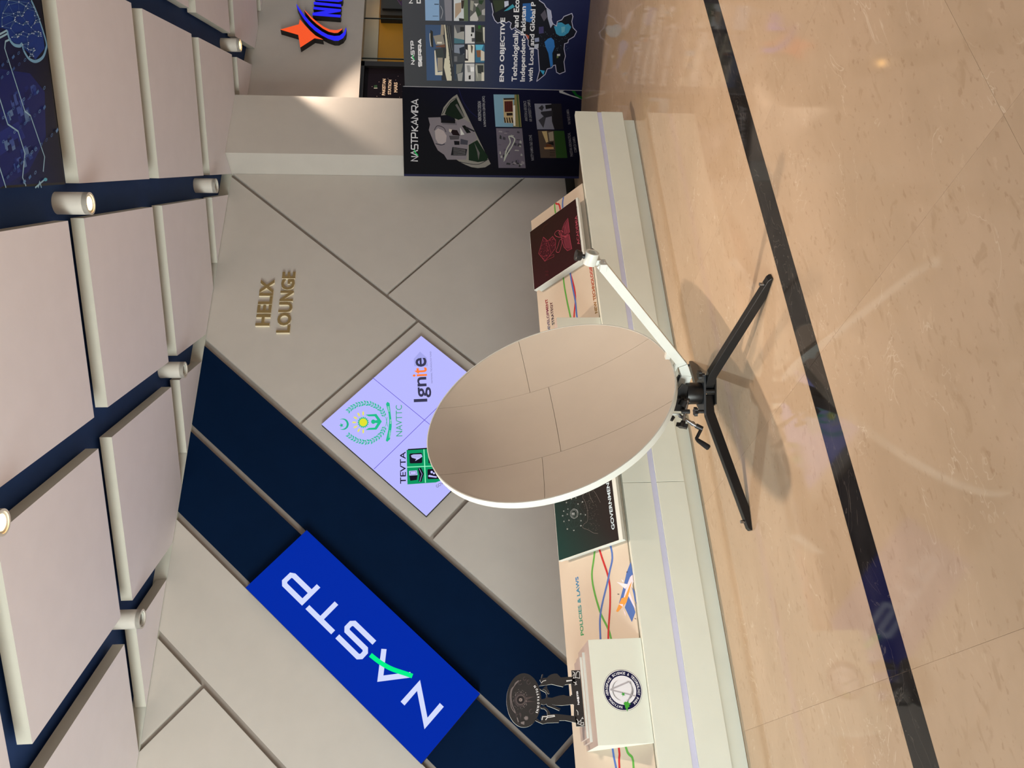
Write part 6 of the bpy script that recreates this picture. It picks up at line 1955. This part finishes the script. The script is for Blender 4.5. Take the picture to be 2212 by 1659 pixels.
pr.items('screen').build('lit_face', M_screen, t)

# ------------------------------------------------------------------ gold letters
M_return = mat('cream_return', (226, 214, 186), .4)
def letters(word, x0, x1, z0, z1, y, depth, mt, parent):
    vs, fs = text_mesh(word, .03, .5)
    xs = [v[0] for v in vs]; ys = [v[1] for v in vs]; a0, a1, b0, b1 = min(xs), max(xs), min(ys), max(ys)
    bm = bmesh.new(); bv_ = [bm.verts.new((x0+(v[0]-a0)/(a1-a0)*(x1-x0), y+depth*(.5-v[2]), z0+(v[1]-b0)/(b1-b0)*(z1-z0))) for v in vs]
    for f in fs:
        try: bm.faces.new([bv_[i] for i in f])
        except ValueError: pass
    bmesh.ops.remove_doubles(bm, verts=bm.verts, dist=1e-5); bm.verts.ensure_lookup_table()
    seen = set()
    for v in list(bm.verts):
        if v.index in seen: continue
        st = [v]; comp = []
        seen.add(v.index)
        while st:
            u = st.pop(); comp.append(u)
            for e in u.link_edges:
                w = e.other_vert(u)
                if w.index not in seen: seen.add(w.index); st.append(w)
        ids = {u.index: k for k, u in enumerate(comp)}; mb = MB(); mb.v = [tuple(u.co) for u in comp]
        fl = {f for u in comp for f in u.link_faces}; mb.f = [tuple(ids[q.index] for q in f.verts) for f in fl]
        o = mb.build('letter', mt, parent); o.data.materials.append(M_return)
        for p in o.data.polygons:
            if abs(p.normal.y) < .5: p.material_index = 1
    bm.free()
t = thing('lounge_sign', 'raised gold letters naming the lounge, on the white wall panel', 'sign', (4.58, 6.57, 3.1))
letters('HELIX', 4.3095, 4.8594, 3.142, 3.2755, 6.545, .0255, M_gold, t); letters('LOUNGE', 4.2288, 4.9558, 2.943, 3.0745, 6.545, .0255, M_gold, t)

# ------------------------------------------------------------------ star sign over the shopfront
t = thing('star_logo_sign', 'orange star with two swooshes and thick blue letters on the wall above the shopfront', 'sign', (8.3, 6.67, 2.8))
M_or = glow('lit_orange', (255, 84, 20), .9); M_bl = glow('lit_blue', (4, 4, 250), .9)
for nm, key, mt in (('star', 'nic_star', M_or), ('blue_swoosh', 'nic_blue', M_bl), ('orange_swoosh', 'nic_orange', M_or), ('letter', 'nic_n', M_bl), ('letter', 'nic_i', M_bl), ('letter', 'nic_c', M_bl)):
    base = MB().prism(D2(key), (8.2, 6.60, 2.8), ex_, ey_, -.0695, 0).build(nm, M_side, t)
    MB().prism(D2(key), (8.2, 6.60, 2.8), ex_, ey_, .0002, .003).build('lit_face', mt, base)

# ------------------------------------------------------------------ shop interior bits
t = thing('station_poster', 'dark starry poster with pale capital letters in the shopfront', 'poster', (7.93, 6.75, 0))
MB().box(7.24, 8.20, 6.722, 6.745, .05, 2.40).build('board', mat('poster_board', (14, 9, 15), .6, spec=.1), t)
Print((7.6, 6.722, 2.0), ex_, ey_).items('mars').build('printed_face', M_print, t)
t = thing('mural_poster', 'dark mural with a purple list panel and blue ring inside the shop', 'poster', (12.3, 8.45, 1.6))
MB().box(11.7, 13.2, 8.42, 8.449, 1.2, 2.40).build('board', mat('mural_board', (22, 20, 22), .4), t)
pr = Print((11.7, 8.42, 1.2), ex_, ey_); pr.poly((70, 48, 96), [(.02, .86), (.42, 1.08), (1.0, .78), (.55, .55)])
for k in range(6): pr.line((110, 88, 130), .012, [(.10+k*.08, .90+k*.018-.05*k), (.36+k*.1, 1.02-k*.05)])
pr.line((70, 110, 230), .05, [(.78+.12*math.cos(a), .62+.12*math.sin(a)) for a in [k*PI/8 for k in range(17)]]); pr.build('printed_face', M_print, t)
t = thing('potted_plant', 'green leafy plant in front of the mustard wall inside the shop', 'plant', (11.45, 8.0, 0))
MB().tube([(11.45, 8.0, 0), (11.45, 8.0, .45), (11.45, 8.0, .46)], [.16, .22, .2], 20).build('pot', mat('pot_grey', (80, 80, 78), .6), t)
MB().tube([(11.45, 8, .4), (11.46, 8, 1.2), (11.44, 8, 1.9)], [.03, .025, .01], 8).build('stem', mat('stem_green', (52, 72, 34), .6), t)
M_leaf = mat('leaf_green', (44, 88, 24), .5, var=.2)
for k in range(26):
    a = k*2.4; z = 1.15+.036*k; r = .34-.006*k; d = Vector((math.cos(a), math.sin(a), .35)).normalized(); b0 = Vector((11.45, 8, z)); tip = b0+d*r; s_ = d.cross(Vector((0, 0, 1))).normalized()*.055; mid = b0+d*r*.5+Vector((0, 0, .05))
    MB().add([b0, mid+s_, tip, mid-s_, mid-Vector((0, 0, .012))], [(0, 1, 4), (1, 2, 4), (2, 3, 4), (3, 0, 4), (0, 3, 2, 1)]).build('leaf', M_leaf, t)
t = thing('shop_downlight', 'small lit round downlight in the bulkhead inside the shop', 'lamp', (11.9, 8.2, 2.62))
MB().tube([(11.9, 8.2, 2.62), (11.9, 8.2, 3.2)], .05, 16).build('housing', M_lampw, t); MB().tube([(11.9, 8.2, 2.60), (11.9, 8.2, 2.619)], .07, 20).build('lens', M_lens_on, t)
spot((11.2, 7.6, 3.15), 22, 140, .6, (1, .86, .66)); spot((9.0, 7.7, 3.15), 14, 140, .6, (1, .86, .66))

# ------------------------------------------------------------------ pop-up stand
fold = Vector((6.677, 5.689, 0)); dl = Vector((math.cos(math.radians(136)), math.sin(math.radians(136)), 0)); dr = Vector((.361, -.788, 0)).normalized(); Z = Vector((0, 0, 1))
t = thing('popup_stand', 'tall folding exhibition stand printed dark navy, right of the white plinth', 'display stand', fold)
M_edge = mat('vinyl_edge', (150, 150, 156), .4); M_vin = mat('vinyl_back', (40, 40, 52), .5)
nl = (-dl).cross(Z); nr = dr.cross(Z)
LP = MB().obox(fold+dl*.893-nl*.02, -dl, nl, Z, (0, .893), (0, .019), (.004, 1.872)).build('panel', M_vin, t, bevel=.003)
RP = MB().obox(fold-nr*.02, dr, nr, Z, (0, 1.75), (0, .019), (.004, 1.845)).build('panel', M_vin, t, bevel=.003)
MB().obox(fold+dl*.004-nl*.01, -dl, nl, Z, (0, .006), (.0, .0125), (.004, 1.86)).build('fold_edge', M_edge, t)
pr = Print(fold+dl*.893, -dl, Z, .0006); w = .890
pr.grad([(10, 10, 22), (12, 14, 44), (8, 10, 38), (9, 9, 16)], [(0, .004), (w, .004), (w, .9), (0, .9)]); pr.grad([(9, 9, 16), (8, 10, 38), (8, 9, 20), (9, 9, 14)], [(0, .9), (w, .9), (w, 1.872), (0, 1.872)])
pr.poly((34, 36, 66), [(0, .004), (.022, .004), (.022, 1.872), (0, 1.872)])
pr.items('kamra').build('printed_face', M_panelprint, LP)
pr = Print(fold, dr, Z, .0006)
pr.grad([(24, 28, 66), (34, 38, 80), (44, 52, 86), (36, 46, 80)], [(.004, .004), (1.75, .004), (1.75, .75), (.004, .75)]); pr.grad([(36, 46, 80), (44, 52, 86), (58, 60, 76), (56, 60, 66)], [(.004, .75), (1.75, .75), (1.75, 1.3), (.004, 1.3)]); pr.grad([(56, 60, 66), (58, 60, 76), (66, 68, 76), (66, 68, 72)], [(.004, 1.3), (1.75, 1.3), (1.75, 1.845), (.004, 1.845)])
pr.items('sierra').build('printed_face', M_panelprint, RP)

# ------------------------------------------------------------------ display plinth
t = thing('display_plinth', 'long low white plinth with a pale strip along its front and a sloping top', 'plinth', (1.8, 4.4, 0))
for x0, x1 in ((-2.2, 1.690), (1.6925, 4.725)):
    MB().box(x0, x1, 4.22, 4.262, .295, .463).build('front_panel', M_lam, t, bevel=.002); MB().box(x0, x1, 4.22, 4.262, .098, .262).build('front_panel', M_lam, t, bevel=.002)
MB().box(-2.2, 4.724, 4.226, 4.26, .2625, .2945).build('light_strip', M_strip, t)
MB().box(-2.2, 4.69, 4.267, 4.30, .002, .098).build('toe_kick', M_lam, t)
MB().prism([(4.264, .1), (4.264, .452), (4.66, .768), (4.66, .1)], (-2.2, 0, 0), (0, 1, 0), (0, 0, 1), 0, 6.21).build('body', M_lam, t)
T_ = Vector((0, .78, .6258)).normalized(); B0 = Vector((0, 4.25, .463)); BN = ex_.cross(T_)
brd = MB().obox(B0, ex_, T_, BN, (-2.2, 4.03), (.012, .545), (-.016, 0)).build('sloping_top', M_cream, t, bevel=.002)
pr = Print(B0, ex_, T_, .0006)
pr.line((90, 158, 70), .013, [(-2.2, .3), (-1.4, .2), (-.7, .3), (-.2, .25), (.216, .148), (.314, .183), (.6, .21), (.861, .203), (1.018, .262), (1.209, .295), (1.361, .254), (1.7, .17), (2.2, .3), (2.7, .22), (2.982, .251), (3.153, .270), (3.337, .280), (3.659, .267), (3.937, .292), (4.028, .291)], 1)
pr.line((180, 44, 46), .013, [(-2.2, .22), (-1.4, .3), (-.7, .17), (-.2, .26), (.222, .24), (.314, .23), (.6, .25), (.864, .222), (1.052, .181), (1.18, .173), (1.351, .215), (1.7, .29), (2.2, .2), (2.7, .26), (2.967, .223), (3.128, .190), (3.293, .205), (3.6, .26), (3.948, .243), (4.014, .274), (4.028, .28)], 1)
pr.line((78, 108, 174), .013, [(-2.2, .16), (-1.4, .17), (-.7, .24), (-.2, .2), (.227, .262), (.314, .272), (.6, .29), (.875, .278), (1.016, .255), (1.205, .166), (1.351, .131), (1.7, .24), (2.2, .25), (2.7, .17), (2.952, .195), (3.092, .195), (3.338, .213), (3.6, .2), (3.93, .217), (4.028, .200)], 1)
pr.items('board').build('printed_graphics', M_print, brd)

def slope_board(label, s0, s1, t0, t1, key, grad):
    r = thing('sign_board', label, 'sign', B0+ex_*((s0+s1)/2)+T_*t0, 'raised sign boards on the sloping top')
    MB().obox(B0, ex_, T_, BN, (s0+.012, s1-.012), (t0+.03, t1-.012), (.0005, .042)).build('base', M_white, r, bevel=.001)
    MB().obox(B0, ex_, T_, BN, (s0, s1), (t0, t1), (.0425, .0655)).build('cover', M_white, r, bevel=.001)
    pr = Print(B0+BN*.066, ex_, T_, .0003); b = .003; lo = t0+(.028 if key == 'government' else .018)
    pr.grad(grad, [(s0+b, lo), (s1-b, lo), (s1-b, t1-b), (s0+b, t1-b)]); pr.items(key).build('printed_cover', M_panelprint, r); return r
slope_board('dark maroon sign board with a pink graduation cap and open book', 3.328, 3.862, .018, .508, 'academia', [(48, 24, 26), (44, 24, 24), (40, 26, 20), (52, 24, 28)])
slope_board('dark green and brown sign board with a glowing network over a hand, beside the dish', 1.348, 1.884, -.012, .484, 'government', [(38, 30, 30), (40, 30, 28), (30, 40, 38), (24, 56, 52)])

# ------------------------------------------------------------------ boxes on the slope
def slope_box(name, label, x0, x1, zt=.746):
    r = thing(name, label, 'box', ((x0+x1)/2, 4.25, .463))
    MB().prism([(4.245, .465), (4.245, zt), (4.255+(zt-.463)*1.2463, zt), (4.258, .465)], (x0, 0, 0), (0, 1, 0), (0, 0, 1), 0, x1-x0).build('box_body', M_lam, r, bevel=.001)
    MB().box(x0+.001, x1-.001, 4.2465, 4.255+(zt-.463)*1.2463-.002, zt+.0001, zt+.0009).build('box_top', M_mauve, r); return r  # thin sheet that makes the box top darker than its sides
slope_box('white_box', 'plain white box half hidden behind the satellite dish', 2.345, 2.853, .752)
r = slope_box('emblem_box', 'white box with a round navy emblem, at the left end of the plinth', .317, .825)
for x0, x1, y0, y1, z0, z1 in ((.347, .787, 4.385, 4.598, .7472, .7610), (.367, .767, 4.407, 4.612, .7612, .7725)):
    pl = MB().box(x0, x1, y0+.002, y1, z0, z1).build('top_plate', M_mauve, r); MB().box(x0, x1, y0, y0+.002, z0, z1).build('white_edge', M_white, pl)
pr = Print((.570, 4.245, .5925), ex_, ey_, .0005)
def circ(R, n=48, a0=0.0, a1=2*PI): return [(R*math.cos(a0+(a1-a0)*k/n), R*math.sin(a0+(a1-a0)*k/n)) for k in range(n+1)]
pr.poly((236, 236, 232), circ(.1005)[:-1]); pr.line((24, 24, 58), .0016, circ(.0995)); pr.poly((24, 24, 62), circ(.0955)[:-1]); pr.poly((226, 226, 232), circ(.070)[:-1])
word = 'NATIONAL AEROSPACE SCIENCE & TECHNOLOGY PARK'
for k, ch in enumerate(word):
    if ch == ' ': continue
    a = math.radians(172-(k+.5)*318/len(word)); R = .0765; w_ = .0028 if ch == 'I' else .0092; px, py = R*math.cos(a), R*math.sin(a); q = a-PI/2
    pr.text(ch, (232, 232, 238), px-math.cos(q)*w_/2, py-math.sin(q)*w_/2, q, w_, .0125, .02)
an = lambda d: (math.cos(math.radians(d)), math.sin(math.radians(d)))
for a0, a1, c in ((20, 165, (150, 148, 150)), (190, 330, (120, 118, 122))):
    n = 24; o_ = []; i_ = []
    for k in range(n+1):
        a = math.radians(a0+(a1-a0)*k/n); wv = .006*math.sin(PI*k/n); o_.append(((.052+wv/2)*math.cos(a), (.052+wv/2)*math.sin(a))); i_.append(((.052-wv/2)*math.cos(a), (.052-wv/2)*math.sin(a)))
    pr.poly(c, o_+i_[::-1])
pr.line((172, 168, 174), .007, [(.004, .064), (.040, -.040)]); pr.line((172, 168, 174), .006, [(.004, .064), (-.032, -.064)]); pr.line((160, 158, 162), .006, [(.040, -.044), (-.005, -.048), (-.058, -.018)], 1)
pr.poly((62, 158, 60), [(-.02+.012*an(90+36*k)[0]*(1 if k % 2 == 0 else .4), .012*an(90+36*k)[1]*(1 if k % 2 == 0 else .4)) for k in range(10)])
pr.poly((70, 160, 58), [(-.056, -.004), (-.064, .004), (-.074, -.002), (-.082, -.002), (-.104, -.012), (-.084, -.016), (-.080, -.026), (-.074, -.022), (-.068, -.034), (-.062, -.022), (-.052, -.022), (-.058, -.014)])
pr.build('emblem', M_print, r)

# ------------------------------------------------------------------ standing cut-out
t = thing('cutout_figures', 'black cut-out of three figures holding up an oval, standing on the emblem box', 'ornament', (.571, 4.43, .773))
CO = Vector((.571, 4.43, .773)); M_cb = mat('cutout_black', (32, 31, 32), .45, var=.08)
for nm, keys in (('oval', ['ellipse']), ('figure', ['right', 'hand']), ('figure', ['arm', 'thing', 'middle']), ('figure', ['left']), ('base_bar', ['base', 'joint1', 'joint2'])):
    bk = MB(); fr = MB()
    for i, k in enumerate(keys):
        p = D2('cut_'+k)
        if k == 'base': p = [(x, max(y, .0008)) for x, y in p]
        bk.prism(p, CO, ex_, ey_, -.012-.0001*i, -.001); fr.prism(p, CO, ex_, ey_, -.0009-.0001*i, .0004-.0001*i)
    b_ = bk.build(nm, M_white, t); fr.build('black_face', M_cb, b_)
Print(CO, ex_, ey_, .0012).items('cutprint').build('printed_graphics', M_print, t)
# ------------------------------------------------------------------ satellite dish
HC = Vector((1.889, 3.488, 0)); er = Vector((.8733, -.4872, 0)); ef = Vector((.4872, .8733, 0))
t = thing('satellite_dish', 'round cream flyaway satellite dish on a low black tripod', 'satellite dish', HC)
R = .66; C3 = Vector((1.877, 3.588, .961)); n = Vector((.390, -.841, .374)).normalized(); e1 = Vector((.907, .421, 0)).normalized(); e2 = n.cross(e1)
e1 = e2.cross(n); d0 = .115
def DP(x, y, w=0.0): return C3+e1*x+e2*y+n*w
def dish_bm():
    bm = bmesh.new(); F = []; Bk = []; NR, NS = 16, 96
    for i in range(NR+1):
        r = (R-.0015)*i/NR; fw = -d0*(1-(r/R)**2)
        if i == 0: F.append([bm.verts.new((0, 0, fw))]); Bk.append([bm.verts.new((0, 0, fw-.014))]); continue
        F.append([bm.verts.new((r*math.cos(2*PI*k/NS), r*math.sin(2*PI*k/NS), fw)) for k in range(NS)]); Bk.append([bm.verts.new((r*math.cos(2*PI*k/NS), r*math.sin(2*PI*k/NS), fw-.014)) for k in range(NS)])
    for G, fl in ((F, 0), (Bk, 1)):
        for i in range(NR):
            for k in range(NS):
                k2 = (k+1) % NS
                f = [G[0][0], G[1][k], G[1][k2]] if i == 0 else [G[i][k], G[i+1][k], G[i+1][k2], G[i][k2]]
                bm.faces.new(f[::-1] if fl else f)
    for k in range(NS): k2 = (k+1) % NS; bm.faces.new([F[NR][k], Bk[NR][k], Bk[NR][k2], F[NR][k2]])
    return bm
g_ = .0011
for x0, x1, ys, above in ((.265, 9, .096, 1), (.265, 9, .096, 0), (-.275, .265, -.010, 1), (-.275, .265, -.010, 0), (-9, -.275, .088, 1), (-9, -.275, .088, 0)):
    bm = dish_bm(); cuts = [((x0+g_, 0, 0), (-1, 0, 0)), ((x1-g_, 0, 0), (1, 0, 0)), ((0, ys+(g_ if above else -g_), 0), (0, -1 if above else 1, 0))]
    for p, nn in cuts:
        bmesh.ops.bisect_plane(bm, geom=bm.verts[:]+bm.edges[:]+bm.faces[:], plane_co=p, plane_no=nn, clear_outer=True)
        bmesh.ops.holes_fill(bm, edges=[e for e in bm.edges if e.is_boundary])
    bm.transform(Matrix((e1, e2, n)).transposed().to_4x4()); bmesh.ops.translate(bm, verts=bm.verts, vec=C3)
    me = bpy.data.meshes.new('reflector_panel'); bm.to_mesh(me); bm.free()
    for p in me.polygons: p.use_smooth = True
    me.set_sharp_from_angle(angle=math.radians(40)); me.materials.append(M_dish); link('reflector_panel', me, t)
MB().ring(C3, n, R-.001, R+.006, -.036, .0015, 96).build('rim', M_white, t, bevel=.001, smooth=True)
# back frame and elevation mount
MB().obox(C3, e1, e2, n, (-.05, .05), (-.60, .15), (-.19, -.132)).build('back_frame', M_black, t, bevel=.004)
for k in range(6):
    a = k*PI/3; MB().tube([DP(r_*math.cos(a), r_*math.sin(a), w_) for r_, w_ in ((.05, -.165), (.35, -.125), (.63, -.052))], .012, 8).build('back_rib', M_black, t)
# hub
H = lambda x, z, d=0.0: HC+er*x+ef*d+Vector((0, 0, z))
MB().tube([H(-.011, .180), H(-.011, .262)], .056, 40).tube([H(-.011, .262), H(-.011, .272)], .050, 40).build('azimuth_drum', M_black, t, bevel=.003, smooth=True)
MB().prism([(-.112, -.058), (.082, -.058), (.082, .0), (.03, .085), (-.06, .085), (-.112, .0)], H(0, .168), er, ef, 0, .011).build('upper_plate', mat('satin_plate', (46, 50, 54), .4), t, bevel=.0015)
MB().prism([(-.066, -.055), (.060, -.055), (.075, .0), (.03, .07), (-.04, .07), (-.08, .0)], H(0, .112), er, ef, 0, .009).build('lower_plate', M_black, t, bevel=.0015)
for d in (0.6, 2.7, 4.8): MB().tube([H(-.003+.042*math.cos(d), .121, .042*math.sin(d)), H(-.003+.042*math.cos(d), .168, .042*math.sin(d))], .012, 16).build('spacer', M_black, t)
# elevation yoke
nh = Vector((n.x, n.y, 0)).normalized(); sd = Vector((-nh.y, nh.x, 0))
for s in (-.045, .03):
    b = HC+sd*s
    MB().prism([(-.05, .268), (.07, .268), (.085, .30), (.02, .33), (-.10, .47), (-.15, .45), (-.09, .33)], b, nh, Z, 0, .008).build('yoke_plate', M_black, t, bevel=.001)
MB().tube([HC+sd*-.07+Vector((0, 0, .31)), HC+sd*.06+Vector((0, 0, .31))], .012, 16).build('pivot_bolt', M_steel, t)
MB().tube([H(-.050, .262, -.075), H(-.050, .292, -.075)], .016, 20).tube([H(-.05, .285, -.078), H(-.075, .300, -.078)], .02, 20).build('clamp_lever', M_knob, t, smooth=True)
MB().prism([(-.10, .268), (-.035, .268), (-.035, .322), (-.06, .35), (-.098, .345)], H(0, 0, -.055), er, Z, 0, .012).build('side_bracket', M_black, t, bevel=.001)
# legs
for fp in ((2.111, 2.813), (1.195, 3.637), (2.363, 4.018)):
    d = (Vector((*fp, 0))-HC).normalized(); q = Vector((-d.y, d.x, 0))
    lg = MB().prism([(.022, .1225), (.115, .1225), (.60, .0025), (.712, .0005), (.712, .010), (.700, .020), (.128, .1665), (.022, .1665)], HC-q*.019, d, Z, -.038, 0).build('leg', M_black, t, bevel=.002)
    MB().tube([HC+d*.668+Vector((0, 0, .028)), HC+d*.668+Vector((0, 0, .048))], .008, 12).build('leg_bolt', M_steel, lg)
for x, z, dd, lab in ((-.103, .205, -.045, 0), (.083, .19, -.065, 0)):
    MB().star_knob(H(x, z+.006, dd), Vector((0, 0, 1)), .024, .016).tube([H(x, .178, dd), H(x, z, dd)], .009, 12).build('star_knob', M_knob, t, smooth=True)
# elevation crank, hand knob rod
rod = MB().tube([H(-.120, .310, -.06), H(-.176, .222, -.075)], .0085, 16).tube([H(-.158, .250, -.07), H(-.166, .238, -.072)], .012, 16).build('crank_rod', M_steel, t, smooth=True)
ck = MB().tube([H(-.172, .228, -.074), H(-.188, .196, -.077)], .0125, 16).tube([H(-.186, .200, -.077), H(-.238, .230, -.085)], .0085, 12).build('crank_arm', M_knob, t, smooth=True)
MB().tube([H(-.236, .231, -.083), H(-.246, .222, -.09), H(-.266, .196, -.105), H(-.280, .178, -.115), H(-.283, .174, -.117)], [.007, .011, .014, .015, .009], 16).build('crank_handle', M_knob, ck, smooth=True)
MB().tube([H(-.045, .272, -.085), H(-.160, .303, -.10)], .0075, 16).tube([H(-.098, .277, -.09), H(-.098, .306, -.09)], .011, 12).build('adjuster_rod', M_steel, t, smooth=True)
MB().tube([H(-.100, .266, -.095), H(-.100, .306, -.092)], .0115, 12).build('adjuster_nut', M_knob, t)
MB().star_knob(H(-.160, .303, -.10), (H(-.17, .306, -.102)-H(-.16, .303, -.10)), .031, .02, 5).build('hand_knob', M_knob, t, smooth=True)
MB().obox(H(-.120, .298, -.06), er, ef, Z, (0, .010), (0, .05), (0, .05)).build('white_clip', M_white, t, bevel=.001); MB().tube([H(-.125, .338, -.05), H(-.142, .352, -.055)], .013, 8).build('clip_bolt', M_knob, t)
# feed arm: rises from under the rim, then out and up in the dish's own plane of symmetry
def AP(along, z): b = Vector((C3.x, C3.y, 0))+nh*along; b.z = z; return b
def beam(a, b, w, h, off=0.0):
    d = (b-a).normalized(); q = d.cross(e1).normalized(); L = (b-a).length
    return MB().obox(a+e1*off, d, e1, q, (0, L), (-w/2, w/2), (-h/2, h/2))
arm = beam(AP(.232, .283), AP(.806, .772), .030, .044).build('feed_arm', M_white, t, bevel=.002)
beam(AP(.10, .275), AP(.185, .262), .045, .055).build('arm_root', M_white, t, bevel=.002)
beam(AP(.172, .258), AP(.245, .292), .040, .046).build('arm_elbow', M_white, t, bevel=.002)
MB().tube([AP(.20, .335), AP(.25, .318)], .014, 16).tube([AP(.12, .33), AP(.24, .352)], .008, 12).build('arm_stay', M_white, t, smooth=True)
MB().obox(AP(.30, .375), e1, nh, Z, (-.012, .012), (-.02, .02), (-.012, .012)).build('stay_bracket', M_white, t, bevel=.001)
FC = Vector((2.229, 2.829, .818)); fa = (C3-FC).normalized()
MB().ring(FC, fa, .021, .031, -.026, .034, 40).build('feed_clamp', M_white, t, bevel=.0015, smooth=True)
MB().obox(AP(.800, .772), e1, nh, Z, (-.034, .022), (-.02, .016), (-.026, .006)).build('feed_bracket', M_white, t, bevel=.002)
MB().obox(AP(.806, .780), e1, nh, Z, (.0, .082), (-.012, .014), (-.010, .016)).build('feed_bracket', M_white, t, bevel=.002)
MB().star_knob(AP(.806, .796)+e1*.090, e1*.5+nh*.3+Vector((0, 0, .6)), .024, .018, 6).build('star_knob', M_knob, t, smooth=True)
fz = MB(); ax_ = (Vector((0, 0, 1))-fa*fa.z).normalized(); k0 = FC+ax_*.031-e1*.004
fz.tube([k0, k0+ax_*.014], .010, 16).tube([k0+ax_*.014, k0+ax_*.018, k0+ax_*.040, k0+ax_*.044], [.018, .022, .026, .022], 20).build('lock_knob', M_knob, t, smooth=True)
bpy.context.view_layer.update()
